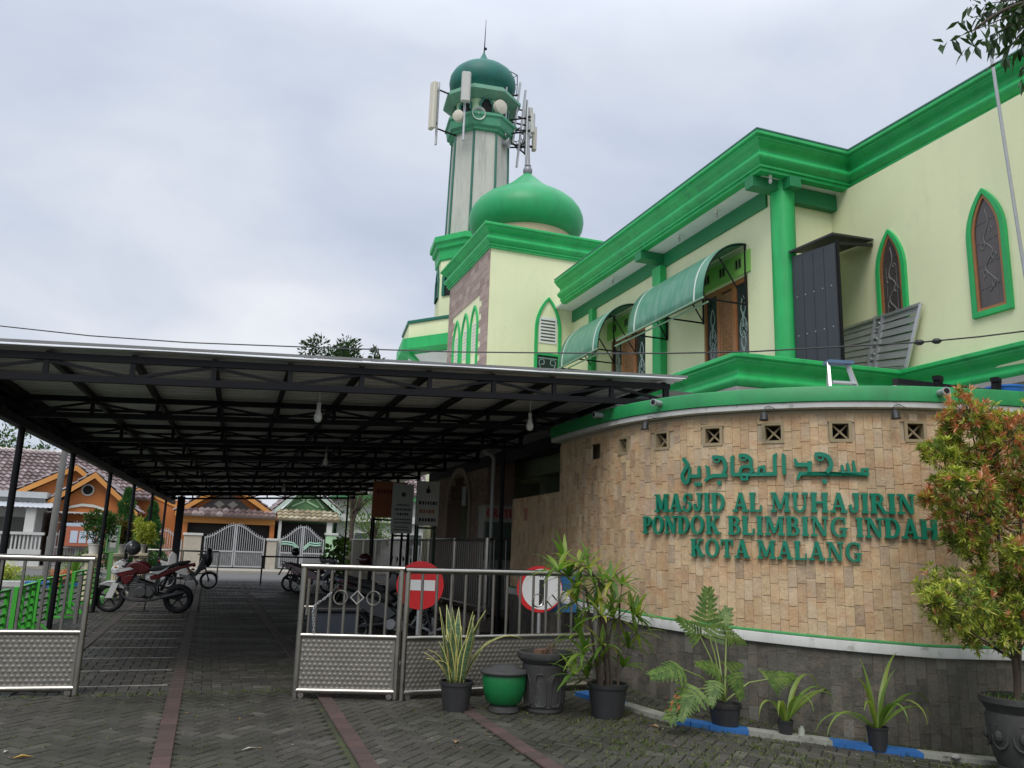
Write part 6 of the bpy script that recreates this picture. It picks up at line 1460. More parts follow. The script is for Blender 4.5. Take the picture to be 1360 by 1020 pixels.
def potted(x, y, z, lb, h, r_, lm, seed, n=1200, L=.11, w=.045, potm=None, pr_=.15, ph=.24, cat='plant'):
    t_ = thing('potted_shrub', lb, cat, (x,y,z)); q = MB(); q.lathe([(pr_*.72,0),(pr_*.95,ph*.9),(pr_*1.06,ph*.92),(pr_*1.06,ph),(pr_*.9,ph),(pr_*.9,ph-.03),(.001,ph-.03)], (x,y,z), 20, cap=False); build('pot', q, potm or M('white_pot_plastic', (.62,.60,.56), .5, var=.08, streak=.3), t_, smooth=True)
    q = MB(); cl = crown(q, (x,y,z+ph+h*.55), (r_,r_,h*.55), n, L, w, seed, 14, .3, .6); build('foliage', q, lm, t_)
    q = MB()
    for p, s_ in cl[:9]: q.tube([(x,y,z+ph-.04),((x+p.x)/2+rnd.uniform(-.04,.04),(y+p.y)/2,z+ph+(p.z-z-ph)*.6),p], [.012,.009,.005], 5)
    build('stems', q, BARK, t_)
for (x, y, lb, lb2, lm, h, r_, sd_) in ((-2.45,21.6,'cream fluted pedestal nearest the open gate leaf','bushy green potted shrub on the nearest fluted pedestal',LEAF_G,.72,.36,3),(-2.05,23.6,'cream fluted pedestal in the middle of the row','small brown leaved potted plant on the middle fluted pedestal',leafmat('bronze_leaves',[(0,(.10,.06,.025)),(.5,(.16,.13,.04)),(1,(.20,.18,.05))]),.5,.25,4),(-1.72,25.4,'cream fluted pedestal nearest the thick canopy post','yellow green potted croton on the farthest fluted pedestal',LEAF_Y,.62,.40,5)):
    pedestal(x, y, lb); potted(x, y, 1.1, lb2, h, r_, lm, sd_)
sb = thing('menu_sign', 'green framed standing sign board between the potted shrubs', 'sign', (-2.22,23.0,0)); q = MB(); q.loopframe(rect(-.15,.15,1.12,1.80), rect(-.12,.12,1.15,1.77), (-2.22,23.0,0), UX, UZ, V(0,.05,0)); q.bar((-2.22,23.03,0),(-2.22,23.03,1.13),.1,.06); q.box((-2.22,23.03,.03),(.5,.35,.06)); build('frame', q, M('light_green_frame', (.14,.34,.10), .5), sb)
q = MB(); q.prism(rect(-.12,.12,1.15,1.77), (-2.22,23.02,0), UX, UZ, V(0,.01,0)); build('panel', q, M('grey_green_sign_print', (.16,.22,.16), .5, var=.5, scale=7), sb)
q = MB(); q.prism(rect(-.09,.09,1.64,1.71), (-2.22,23.016,0), UX, UZ, V(0,.003,0)); q.prism(rect(-.06,.08,1.25,1.42), (-2.22,23.016,0), UX, UZ, V(0,.003,0)); q.prism(discp(.09,16), (-2.21,23.016,1.46), UX, UZ, V(0,.0026,0)); build('pale_print', q, M('pale_sign_print', (.45,.48,.42), .6), sb)
# plants on the lawn strip
ag = thing('spiky_plant', 'light green spiky plant on the lawn strip at far left', 'plant', (-3.8,29.3,.12)); q = MB()
for i in range(46): blade(q, (-3.8,29.3,.2), rnd.uniform(0,6.28), rnd.uniform(.25,1.4), rnd.uniform(.7,1.05), .07, rnd.uniform(.3,.8), 4)
build('leaves', q, leafmat('pandan_leaves',[(0,(.10,.20,.04)),(.6,(.18,.30,.06)),(1,(.30,.38,.12))]), ag)
for (x, y, r_, h, lm, lb, sd_) in ((-5.7,29.6,.55,.6,LEAF_Y,'low yellow flowering bush on the lawn strip',8),(-3.9,27.5,.3,.45,LEAF_R,'small orange red leaved shrub beside the nearest pedestal',9),(-3.3,29.6,.55,1.3,LEAF_D,'dark green rounded shrub behind the pedestals',10)):
    t_ = thing('shrub', lb, 'shrub', (x,y,.05)); q = MB(); cl = crown(q, (x,y,.1+h*.5), (r_,r_,h*.55), 700, .10, .045, sd_, 16, .3, .5); build('foliage', q, lm, t_); q = MB()
    for p, s_ in cl[:8]: q.tube([(x,y,.05),p], [.015,.006], 5)
    build('stems', q, BARK, t_)
# thuja conifers and palms before the fence
def conifer(x, y, h, r_, lb, sd_):
    t_ = thing('conifer', lb, 'tree', (x,y,0), 'conifers before the white fence'); q = MB(); g_ = random.Random(sd_)
    for i in range(2600):
        z = h*(.06+.94*g_.random()**1.1); rr = r_*(1-z/h)**.75*(.35+.65*g_.random()**.5)*(1+.25*math.sin(z*9+sd_)); a = g_.uniform(0,6.28); p = V(x+rr*math.cos(a), y+rr*math.sin(a), z); leaf(q, p, V(math.cos(a)*.5,math.sin(a)*.5,.9)+rdir(g_)*.35, .20, .075, g_.uniform(-1,1))
    build('foliage', q, leafmat('conifer_foliage',[(0,(.03,.10,.035)),(.6,(.06,.17,.05)),(1,(.12,.24,.07))]), t_); q = MB(); q.tube([(x,y,-.05),(x,y,h*.9)], [.07,.015], 7); build('trunk', q, BARK, t_)
conifer(-3.35,38.5,3.5,.85,'taller dark conifer between the pedestals and the thick post',1); conifer(-2.35,39.4,3.0,.75,'shorter conifer to the right of the taller dark conifer',2)
pl = thing('palm', 'small feathery palm before the orange gabled house', 'palm', (-3.3,37.5,0)); q = MB()
for i in range(15):
    az = i*2.4; el = rnd.uniform(.5,1.2); p = Vector((-3.3,37.5,1.1)); 
    for k in range(11):
        e = el-k*.13; d = V(math.cos(az)*math.cos(e),math.sin(az)*math.cos(e),math.sin(e)); p = p+d*.14
        for sg in (-1,1): blade(q, p, az+sg*.9, e-.25, .38*math.sin((k+2)/13*PI)+.06, .03, .5, 3)
build('fronds', q, LEAF_L, pl); q = MB(); q.tube([(-3.3,37.5,0),(-3.3,37.5,1.15)], .07, 8); build('trunk', q, BARK, pl)
# ------------------------------------------------------------------ potted plants in front of the gate and wall
POT = M('black_plant_pot_plastic', (.028,.028,.030), .5, var=.25, scale=8, streak=.3, streakcol=(.06,.055,.05))
def pot(t_, x, y, z, r_, h, mat=POT, soil=True, name='pot', rim=.035):
    q = MB(); q.lathe([(r_*.74,0),(r_*.94,h-rim),(r_*1.0,h-rim+.002),(r_*1.02,h),(r_*.93,h),(r_*.91,h-.03)], (x,y,z), 32); build(name, q, mat, t_, smooth=True, ang=30)
    if soil:
        q = MB(); q.lathe([(.001,h-.012),(r_*.5,h-.018),(r_*.925,h-.03)], (x,y,z), 20, cap=False); build('soil', q, SOIL, t_, smooth=True)
# snake plant
m, t, b = nt('snake_plant_leaf'); tc = node(t, 'ShaderNodeTexCoord'); uvn = node(t,'ShaderNodeAttribute', attribute_name='edge'); 
n1 = noise_(t, mapping(t, tc.outputs['Object'], (6,6,30)), 2.2, 4); c = mixc(t, ramp(t,n1,[(.42,(0,0,0)),(.58,(1,1,1))]), (.045,.10,.045), (.13,.19,.09)); t.links.new(c, b.inputs['Base Color']); b.inputs['Roughness'].default_value = .4; SNK = m
SNY = M('yellow_leaf_margin', (.50,.46,.14), .45, var=.12, scale=20)
sx, sy = 2.41, 7.98; z0 = gz(sx,sy); sp_ = thing('snake_plant', 'tall snake plant with yellow edged leaves in a black pot', 'plant', (sx,sy,z0)); pot(sp_, sx, sy, z0, .165, .27)
def sword(mb, base, az, el, L, w, droop, n=7, twist=.4):
    p = Vector(base); rows = []
    for i in range(n+1):
        t_ = i/n; e = el-droop*t_*t_; d = V(math.cos(az)*math.cos(e),math.sin(az)*math.cos(e),math.sin(e)); sa = az+PI/2+twist*t_; s_ = V(math.cos(sa),math.sin(sa),0); nn = d.cross(s_); ww = w*(.55+.45*min(1,t_/.4))*(1 if t_ < .6 else max(.03,(1-((t_-.6)/.4)**1.6))); rows.append([p+s_*ww*k+nn*abs(k)*ww*.35 for k in (-.5,-.36,0,.36,.5)]); p = p+d*L/n
    vs = [q_ for r_ in rows for q_ in r_]; b0 = len(mb.v); mb.add(vs, [])
    for i in range(n):
        for j in range(4):
            mb.f.append((b0+i*5+j, b0+i*5+j+1, b0+(i+1)*5+j+1, b0+(i+1)*5+j)); mb.mi.append(1 if j in (0,3) else 0)
q = MB(); g_ = random.Random(4)
for i in range(22):
    a = g_.uniform(0,6.28); r_ = g_.uniform(0,.10); sword(q, (sx+r_*math.cos(a),sy+r_*math.sin(a),z0+.23), a, g_.uniform(1.25,1.53), g_.uniform(.42,.80), g_.uniform(.06,.085), g_.uniform(0,.25), 7, g_.uniform(-.8,.8))
for az, el, L, dr in ((PI+.1,1.15,.42,.9),(PI-.35,.95,.40,.6),(PI+.4,1.25,.34,1.7),(.05,1.1,.5,.5),(2.6,1.0,.36,1.2)): sword(q, (sx+.06*math.cos(az),sy+.06*math.sin(az),z0+.24), az, el, L, .05, dr)
sword(q, (sx+.1,sy-.03,z0+.45), -.15, .75, .62, .055, 1.35, 9, .2)
o = build('leaves', q, [SNK, SNY], sp_, smooth=True); o.modifiers.new('thickness','SOLIDIFY').thickness = .004
# green bin pot with a dark lid
bxp, byp = 2.85, 7.84; z0 = gz(bxp,byp); bn = thing('green_planter', 'round green planter with a dark stone lid and foot', 'planter', (bxp,byp,z0))
q = MB(); q.lathe([(.13,.07),(.17,.10),(.205,.20),(.215,.30),(.21,.345),(.19,.35)], (bxp,byp,z0), 36); build('body', q, M('green_planter_paint', (.008,.16,.045), .35, var=.1, scale=5, streak=.35, streakcol=(.02,.07,.03)), bn, smooth=True, ang=50)
DST = M('dark_cast_stone', (.045,.044,.042), .75, var=.3, scale=9, bump=.35, bscale=40, spots=(12,.5,(.10,.10,.095)))
q = MB(); q.lathe([(.14,0),(.15,.012),(.145,.05),(.125,.068),(.001,.068)], (bxp,byp,z0), 30); build('foot', q, DST, bn, smooth=True, ang=40)
q = MB(); q.lathe([(.195,.352),(.232,.356),(.238,.372),(.225,.392),(.19,.398),(.15,.402),(.11,.43),(.055,.438),(.05,.425),(.001,.425)], (bxp,byp,z0), 36); build('lid', q, DST, bn, smooth=True, ang=40)
# dark octagonal urn
ux_, uy_ = 3.25, 7.78; z0 = gz(ux_,uy_); un = thing('stone_urn', 'dark grey carved stone urn with a flared rim, nearly empty', 'urn', (ux_,uy_,z0))
q = MB(); q.lathe([(.165,0),(.175,.02),(.17,.05),(.185,.06),(.205,.30),(.225,.44),(.215,.455),(.265,.50),(.275,.515),(.275,.56),(.25,.565),(.235,.50)], (ux_,uy_,z0), 40); build('body', q, DST, un, smooth=True, ang=35)
q = MB(); q.lathe([(.001,.50),(.24,.495)], (ux_,uy_,z0), 24, cap=False); build('soil', q, SOIL, un)
for k in range(8):
    a = k*PI/4+.2; n = V(math.cos(a),math.sin(a),0); u = V(-n.y,n.x,0); q = MB(); o = V(ux_,uy_,z0)
    pts = [(-.055,.10,.192),(-.055,.30,.212),(-.03,.37,.22),(.03,.37,.22),(.055,.30,.212),(.055,.10,.192),(.03,.075,.19),(-.03,.075,.19),(-.055,.10,.192)]
    q.tube([o+n*(r_*math.cos(math.asin(clampf(x/r_,-1,1))))+u*x+UZ*z for x, z, r_ in pts], .009, 5); build('carved_panel', q, DST, un)
q = MB()
for k in range(7): q.tube([(ux_+rnd.uniform(-.1,.1),uy_+rnd.uniform(-.1,.1),z0+.5),(ux_+rnd.uniform(-.12,.12),uy_+rnd.uniform(-.1,.1),z0+rnd.uniform(.56,.66))], .006, 5)
q.box((ux_-.06,uy_-.05,z0+.55), (.12,.09,.08), .5); build('dry_twigs', q, M('dry_brown_twigs', (.15,.08,.05), .9), un)
# lady palm
px_, py_ = 3.78, 7.46; z0 = gz(px_,py_); lpm = thing('lady_palm', 'lady palm with long fan leaves in a black pot beside the curved wall', 'plant', (px_,py_,z0)); pot(lpm, px_, py_, z0, .20, .31)
q = MB(); cn = MB(); g_ = random.Random(9)
def fan(mb, p, az, el, n, L, w, spread=1.15, droop=.9):
    A = V(math.cos(az)*math.cos(el), math.sin(az)*math.cos(el), math.sin(el)); s_ = A.cross(UZ).normalized(); u = s_.cross(A)
    for i in range(n):
        an = g_.uniform(-.15,.15)+2*PI*i/n; th = g_.uniform(.75,1.35); d = A*math.cos(th)+(s_*math.cos(an)+u*math.sin(an))*math.sin(th)
        blade(mb, p, math.atan2(d.y,d.x), math.asin(clampf(d.z,-1,1)), L*g_.uniform(.75,1.1), w*g_.uniform(.85,1.2), droop*g_.uniform(.6,1.3), 5, .10, .12, .4)
tips = [(770,742,.0),(742,752,-.2),(800,770,.1),(826,772,.15),(765,775,-.1),(838,800,.1),(790,800,0),(815,815,.05),(775,862,-.1),(795,880,.1),(835,855,.15),(845,835,.2),(762,890,-.15),(800,850,-.2),(790,770,.25),(815,795,-.1),(755,760,.1),(750,740,.15),(782,748,-.15),(812,765,-.1),(845,812,-.1),(800,812,-.25),(770,838,.1),(828,880,0),(780,895,.15),(765,795,.15)]
canes = [(px_+g_.uniform(-.09,.09), py_+g_.uniform(-.09,.09)) for i in range(7)]
for i, (x, y, dy_) in enumerate(tips):
    p = PX(x, y+6, py_+dy_*.9); c0 = canes[i % 7]; ztop = max(z0+.32, p.z-.16); top = V(lerp(c0[0],p.x,.35), lerp(c0[1],p.y,.35), ztop)
    if i < 7: cn.tube([(c0[0],c0[1],z0+.27), (lerp(c0[0],top.x,.5),lerp(c0[1],top.y,.5),(z0+.3+ztop)/2), top], [.014,.013,.010], 7)
    cn.tube([top, p], [.006,.004], 5); az = math.atan2(p.y-py_, p.x-px_) if (abs(p.x-px_)+abs(p.y-py_)) > .1 else g_.uniform(0,6.28)
    fan(q, p, az, g_.uniform(.5,1.2), g_.randint(9,12), g_.uniform(.26,.36), .052)
build('fan_leaves', q, leafmat('lady_palm_leaves',[(0,(.09,.19,.035)),(.45,(.20,.33,.06)),(.8,(.34,.44,.08)),(1,(.52,.47,.09))], .4, .5), lpm, smooth=True); build('canes', cn, BARK, lpm, smooth=True)
# philodendron
px_, py_ = 4.78, 6.98; z0 = gz(px_,py_); ph = thing('philodendron', 'split leaf philodendron in a small black pot on the blue kerb', 'plant', (px_,py_,z0)); pot(ph, px_, py_, z0, .155, .24)
q = MB(); st = MB(); dd_ = MB(); g_ = random.Random(3)
def splitleaf(mb, p, d, L, w, up=(0,0,1)):
    d = Vector(d).normalized(); up = Vector(up); s_ = d.cross(up).normalized(); u = s_.cross(d).normalized(); n_ = 9
    for k in range(n_):
        t_ = k/(n_-1); c0 = Vector(p)+d*L*t_-u*.10*L*t_*t_
        ll = w*(1.05-.62*t_)*rnd.uniform(.85,1.12)
        for sg in (-1,1):
            dir_ = (s_*sg*(1-.35*t_)+d*(.15+.75*t_)-u*.18).normalized(); pr_ = c0; mid = c0+dir_*ll*.55; en = c0+dir_*ll-u*ll*.12; ww = L*.066; nrm = dir_.cross(u).normalized()*ww
            mb.add([pr_-nrm*.8, pr_+nrm*.8, mid+nrm*.95, en+nrm*.3, en+dir_*ww*.6, en-nrm*.35, mid-nrm*.95], [(0,1,2,6),(6,2,3,5),(3,4,5)])
            sub = mid+nrm*sg*.3
            for q_ in (.35,.55,.75):
                b_ = c0+dir_*ll*q_; e2 = b_+(dir_*.6+d*.8).normalized()*ll*.28; mb.add([b_-nrm*.6, b_+nrm*.6, e2], [(0,1,2)])
    blade(mb, Vector(p)+d*L*.95-u*.1*L, math.atan2(d.y,d.x), math.asin(clampf(d.z,-1,1))-.2, L*.25, L*.1, .3, 3); return s_
LV = [(938,832,940,786,0,.9),(905,888,870,893,-.15,.7),(965,838,990,850,.1,.7),(1020,902,1062,893,.0,.65),(925,915,892,948,-.25,.6),(950,905,945,930,-.3,.45),(975,895,985,925,-.2,.6),(955,890,930,880,-.1,.5),(930,845,905,822,.1,.6),(965,885,985,880,.15,.5),(915,925,905,952,-.3,.55),(950,850,965,810,.2,.6)]
cr0 = V(px_,py_,z0+.25)
for (x0,y0,x1,y1,dy_,fl) in LV:
    p0, p1 = PX(x0,y0,py_+dy_), PX(x1,y1,py_+dy_*1.25); d = p1-p0; L = max(d.length,.2)*(.8 if x0 > 1000 else 1); vf = V(-.45,-.75,.45)
    splitleaf(q, p0, d, L, L*.50, up=(vf+V(0,0,.4)).normalized()); mid = (cr0+p0)/2+V(0,0,.06)+ (p0-cr0)*.05; st.tube([cr0, mid, p0], [.010,.008,.006], 6)
build('split_leaves', q, leafmat('philodendron_leaves',[(0,(.08,.16,.035)),(.5,(.16,.26,.055)),(1,(.26,.36,.085))], .4, .45), ph); build('petioles', st, M('pale_green_petiole', (.22,.28,.08), .5), ph, smooth=True)
for k in range(16): p = PX(rnd.uniform(884,905),rnd.uniform(915,955),py_-.3+rnd.uniform(-.05,.05)); leaf(dd_, p, rdir()+V(0,0,-.6), rnd.uniform(.05,.1), .025, rnd.uniform(-1,1), .3)
build('dead_leaves', dd_, M('rust_dead_leaf', (.28,.10,.035), .8, var=.3, scale=20), ph)
# strap leaved lilies
LIL = leafmat('strap_leaves',[(0,(.12,.21,.035)),(.5,(.22,.32,.06)),(1,(.38,.42,.08))], .4, .4)
def lily(label, x, y, r_, h, spec, extra=None):
    z = gz(x,y)+.02; t_ = thing('strap_leaved_lily', label, 'plant', (x,y,z)); pot(t_, x, y, z, r_, h, rim=.02); q = MB()
    for (az, el, L, dr) in spec: blade(q, (x+.03*math.cos(az),y+.03*math.sin(az),z+h-.02), az, el, L*1.62, .056, dr, 12, .22, .08, .3)
    o = build('strap_leaves', q, LIL, t_, smooth=True); return t_
S_R = 0.34   # azimuth of the picture's right-hand direction
lily('small lily with drooping strap leaves in a tiny black pot', 5.22, 6.66, .075, .15, [(S_R,1.2,.52,3.0),(S_R-.3,1.0,.48,2.9),(PI+S_R,1.0,.34,3.0),(PI+S_R+.4,1.15,.30,3.1),(S_R-.9,1.1,.42,3.0),(S_R+.02,.42,.62,.70),(-1.6,1.2,.36,3.0)])
q = MB(); q.tube([(5.36,6.62,gz(5.33,6.6)+.02),(5.37,6.62,gz(5.3,6.6)+.10)], [.035,.03], 10); q.tube([(5.37,6.62,gz(5.3,6.6)+.10),(5.372,6.62,gz(5.3,6.6)+.12)], [.016,.014], 8); tag(build('plastic_bottle', q, M('cloudy_white_plastic', (.36,.38,.32), .35), loc=(5.33,6.6,gz(5.3,6.6)), smooth=True), 'small white plastic bottle beside the tiny potted lily', 'bottle')
lily('larger lily with arching strap leaves in a black pot on the blue kerb', 5.90, 6.24, .098, .20, [(S_R+.1,1.15,.55,1.1),(S_R-.1,.62,.62,1.75),(S_R-.25,.5,.5,1.6),(PI+S_R,1.35,.36,1.2),(PI+S_R-.1,.55,.50,1.9),(PI+S_R-.35,.5,.46,1.8),(S_R+1.2,1.45,.38,.4),(-1.5,1.05,.46,3.0),(-1.75,1.1,.38,2.9),(PI+S_R+.3,.95,.40,1.9),(S_R-.4,1.4,.36,.8)])
# red tipped shrub in a large urn
ux_, uy_ = 6.76, 5.50; z0 = gz(ux_,uy_); rs = thing('red_tipped_shrub', 'tall shrub with red young leaves growing in a big dark urn at the right', 'shrub', (ux_,uy_,z0))
q = MB(); q.lathe([(.18,0),(.20,.03),(.18,.08),(.21,.14),(.25,.34),(.26,.48),(.245,.52),(.28,.58),(.30,.60),(.30,.645),(.275,.65),(.26,.60)], (ux_,uy_,z0), 40); build('urn', q, DST, rs, smooth=True, ang=35)
for k in range(8):
    a = k*PI/4; n = V(math.cos(a),math.sin(a),0); q = MB(); o = V(ux_,uy_,z0)+n*.25+UZ*.33; u = V(-n.y,n.x,0); q.tube([o+u*.075*math.cos(i*PI/6)+UZ*.10*math.sin(i*PI/6)-n*abs(.02*math.cos(i*PI/6)) for i in range(13)], .012, 5); q.ell(o+n*.0, (.035,.035,.05), 8, 6); build('carved_medallion', q, DST, rs)
q = MB(); q.lathe([(.001,.62),(.27,.605)], (ux_,uy_,z0), 24, cap=False); build('soil', q, SOIL, rs)
q = MB()
for i in range(90): a = rnd.uniform(0,6.28); r_ = .25*rnd.random()**.5; blade(q, (ux_+r_*math.cos(a),uy_+r_*math.sin(a),z0+.62), rnd.uniform(0,6.28), rnd.uniform(.4,1.4), rnd.uniform(.03,.07), .01, .8, 2)
build('weeds', q, LEAF_L, rs, kind='stuff')
CL = [(1283,548,34,.75),(1262,566,20,.5),(1322,560,26,.15),(1340,585,42,.75),(1252,603,26,.05),(1285,612,26,.15),(1232,600,14,.3),(1300,650,30,.45),(1345,648,30,.35),(1252,650,22,.4),(1256,680,26,.55),(1283,695,38,.45),(1330,700,40,.8),(1300,728,26,.1),(1234,662,13,.6),(1248,778,32,.05),(1285,800,36,.08),(1335,792,34,.08),(1262,826,24,.08),(1318,825,26,.1),(1350,735,22,.3),(1365,620,30,.5),(1380,690,34,.5),(1385,790,30,.1),(1370,560,30,.7),(1310,600,18,.1),(1270,640,20,.3),(1310,770,22,.1),(1330,838,30,.1),(1292,842,24,.1),(1355,815,32,.1),(1242,800,22,.1),(1300,560,24,.5),(1320,630,26,.3),(1275,720,24,.2),(1310,680,26,.4),(1360,580,34,.6),(1355,660,30,.4),(1355,770,26,.15),(1265,590,20,.2)]
lg, lr, ly, tw = MB(), MB(), MB(), MB(); g_ = random.Random(21)
fork = [V(ux_+.01,uy_,z0+.95), V(ux_-.03,uy_+.02,1.35), V(ux_-.05,uy_,1.9), V(ux_-.12,uy_+.05,2.4)]
tw.tube([(ux_,uy_,z0+.58),(ux_+.02,uy_,z0+.8),fork[0],fork[1],fork[2],fork[3]], [.028,.026,.022,.018,.013,.009], 8)
tw.tube([(ux_+.05,uy_+.03,z0+.58),(ux_+.09,uy_,z0+1.1),(ux_+.16,uy_-.05,1.5),(ux_+.25,uy_,2.2)], [.022,.018,.013,.008], 7)
for (x, y, r_, rd_) in CL:
    yy = uy_+g_.uniform(-.28,.28); c0 = PX(x, y, yy); rr = r_*7.0/1080; cands = [f_ for f_ in fork if f_.z < c0.z+.05] or [fork[0]]; f_ = max(cands, key=lambda k: k.z); mid = (f_+c0)/2+V(g_.uniform(-.05,.05),g_.uniform(-.05,.05),-.03); tw.tube([f_, mid, c0], [.009,.007,.004], 5)
    nw = int(20+r_*2.05)
    for i in range(nw):
        d = rdir(g_); k = g_.random()**.45; p = c0+d*rr*k; ax = d*.7+V(0,0,.55)
        if i % 3 == 0: tw.tube([c0+d*rr*.1, p], [.003,.002], 4)
        red = g_.random() < .78*rd_*(.55+.6*max(0,d.z*.5+.5)); tgt = lr if red else (ly if g_.random() < .58 else lg); L = g_.uniform(.055,.088); whorl(tgt, p, ax, g_.randint(7,10), L, L*.25, 1.0 if not red else .75, g_)
build('green_leaves', lg, leafmat('shrub_green_leaves', [(0,(.11,.18,.035)),(.5,(.21,.30,.06)),(1,(.34,.40,.08))], .45, .26), rs); build('yellow_green_leaves', ly, LEAF_Y, rs); build('red_shoots', lr, LEAF_R, rs); build('branches', tw, BARK, rs, smooth=True)
# tree overhanging from the right, trunk outside the picture
ot = thing('overhanging_tree', 'dark leafy branch hanging into the top right corner', 'tree', (10.3,3.6,gz(8,3.6))); q = MB(); tw = MB(); g_ = random.Random(5)
tw.tube([(10.3,3.6,-.3),(10.2,3.7,3),(10.0,3.9,6.5),(9.6,4.3,8.2)], [.2,.17,.13,.08], 10)
tw.tube(sm([(10.0,3.9,6.4),(9.2,4.6,7.4),(8.4,5.2,7.6),(7.5,5.4,7.35),(6.95,5.5,6.95)],4), [.07]*4+[.05]*4+[.03]*4+[.016]*4+[.006], 7)
tips = [(1282,45,.0),(1300,22,.1),(1310,50,-.1),(1320,12,.1),(1332,45,0),(1345,30,.2),(1340,65,-.1),(1356,62,.1),(1352,12,-.2),(1362,40,.2),(1362,84,.1),(1310,5,0),(1335,-15,.1),(1365,-10,0),(1375,70,.2),(1300,-20,.1)]
for (x, y, dy_) in tips:
    p = PX(x, y, 5.5+dy_); st_ = V(8.1+g_.uniform(-.3,.3),5.35,7.4) if y < 85 else V(8.3,5.3,6.7); tw.tube([st_, (st_+p)/2+V(0,0,.12), p], [.012,.009,.004], 5); 
    for k_ in range(24):
        f_ = .45+.55*k_/16; pp = st_.lerp(p, f_)+V(0,0,.12*(1-abs(f_*2-1))); leaf(q, pp, V(g_.uniform(-.8,.45),g_.uniform(-.5,.5),g_.uniform(-1.2,-.1)), g_.uniform(.14,.23), g_.uniform(.045,.065), g_.uniform(-1,1))
for i in range(26):
    p = V(9.5+g_.gauss(0,.9),4.2+g_.gauss(0,.9),8.4+g_.gauss(0,.6)); whorl(q, p, rdir(g_), 10, .17, .052, 1.2, g_); tw.tube([(9.6,4.3,8.2), p], [.02,.006], 5)
build('leaves', q, LEAF_D, ot); build('trunk_and_branches', tw, BARK, ot, smooth=True)
# ------------------------------------------------------------------ houses across the road
m, t, b = nt('brown_roof_tiles'); gm = node(t,'ShaderNodeNewGeometry'); tc = node(t,'ShaderNodeTexCoord')
c = ramp(t, gm.outputs['Random Per Island'], [(0,(.07,.042,.040)),(.45,(.14,.088,.084)),(.8,(.22,.155,.15)),(1,(.42,.36,.35))]); c = mixc(t, mth(t,'MULTIPLY',noise_(t, tc.outputs['Object'], 3, 5),.5), c, (.25,.2,.19)); t.links.new(c, b.inputs['Base Color']); b.inputs['Roughness'].default_value = .24; b.inputs['Specular IOR Level'].default_value = .8; RTILE = m  # palest tiles have whitish sky highlights painted into their colour
ORANGE = M('orange_house_paint', (.46,.15,.035), .7, var=.08, scale=2, streak=.2); ORTRIM = M('orange_trim_paint', (.56,.245,.055), .6, var=.06, scale=3); TERRA = M('terracotta_wall_tiles', (.28,.12,.075), .7, var=.15, scale=4); HWH = M('house_white_paint', (.55,.55,.52), .7, var=.08, scale=2, streak=.3); HPG = M('house_pale_green_paint', (.38,.58,.36), .7, var=.08, scale=2, streak=.25)
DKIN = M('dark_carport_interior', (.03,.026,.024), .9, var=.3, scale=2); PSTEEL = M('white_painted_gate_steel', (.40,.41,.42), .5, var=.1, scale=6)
def rooftiles(mb, o, u, v, nu, nv):
    """individual pan tiles on a slope: o corner at the eave, u along it, v up the slope"""
    o, u, v = Vector(o), Vector(u), Vector(v); nn = u.cross(v).normalized(); nn = nn if nn.z > 0 else -nn; du, dv = u/nu, v/nv
    for j in range(nv):
        for i in range(nu):
            p = o+du*i+dv*j; a = nn*.09; e = nn*.02; h = nn*.075
            mb.add([p+a-dv*.12, p+du*.5+a+h-dv*.12, p+du*.97+a-dv*.12, p+e+dv*1.0, p+du*.5+e+h+dv*1.0, p+du*.97+e+dv*1.0, p-dv*.12, p+du*.97-dv*.12], [(0,1,4,3),(1,2,5,4),(0,6,7,2,1)])
def roof(parent, quads, mat=RTILE, name='roof', ts=(.29,.40)):
    tb, ub = MB(), MB()
    for o, u, v in quads:
        o, u, v = Vector(o), Vector(u), Vector(v); rooftiles(tb, o, u, v, max(2,int(u.length/ts[0])), max(2,int(v.length/ts[1]))); nn = u.cross(v).normalized(); nn = nn if nn.z > 0 else -nn; ub.prism(rect(0,1,0,1), o-nn*.08, u, v, nn*.075)
    r_ = build(name, tb, mat, parent); build('roof_underside', ub, M('roof_board', (.22,.17,.13), .8), r_); return r_
def gable_house(name, label, x0, x1, zl, zr_, xp, zp, y0, y1, wallm, trim, ov=.5):
    """front gable at y0: eaves at (x0,zl) and (x1,zr), peak (xp,zp), running back to y1"""
    t_ = thing(name, label, 'house', ((x0+x1)/2,y0,0)); q = MB()
    q.prism([(x0+.35,0),(x1-.35,0),(x1-.35,zr_-.1),(xp,zp-.25),(x0+.35,zl-.1)], (0,y0+ov,0), UX, UZ, V(0,.2,0)); q.bx(x0+.35,x0+.55,y0+ov+.2,y1,0,zl-.12); q.bx(x1-.55,x1-.35,y0+ov+.2,y1,0,zr_-.12); build('wall', q, wallm, t_)
    roof(t_, [((x0,y0,zl),(0,y1-y0,0),(xp-x0,0,zp-zl)), ((x1,y0,zr_),(0,y1-y0,0),(xp-x1,0,zp-zr_))])
    for a, c_ in (((x0,zl),(xp,zp)), ((x1,zr_),(xp,zp))):
        q = MB(); d = Vector((c_[0]-a[0],c_[1]-a[1])); q.prism([(a[0],a[1]-.02),(a[0],a[1]-.28),(c_[0],c_[1]-.30),(c_[0],c_[1]-.02)], (0,y0-.06,0), UX, UZ, V(0,.055,0)); build('barge_board', q, trim, t_)
    return t_
def window_part(parent, x0, x1, z0, z1, y, trim=HWH):
    f = MB(); f.loopframe(rect(x0,x1,z0,z1), rect(x0+.07,x1-.07,z0+.07,z1-.07), (0,y-.05,0), UX, UZ, V(0,.1,0)); f.bx((x0+x1)/2-.025,(x0+x1)/2+.025,y-.04,y+.04,z0+.07,z1-.07); w_ = build('window', f, trim, parent); f = MB(); f.bx(x0+.07,x1-.07,y-.01,y+.0,z0+.07,z1-.07); build('pane', f, GLASS, w_)
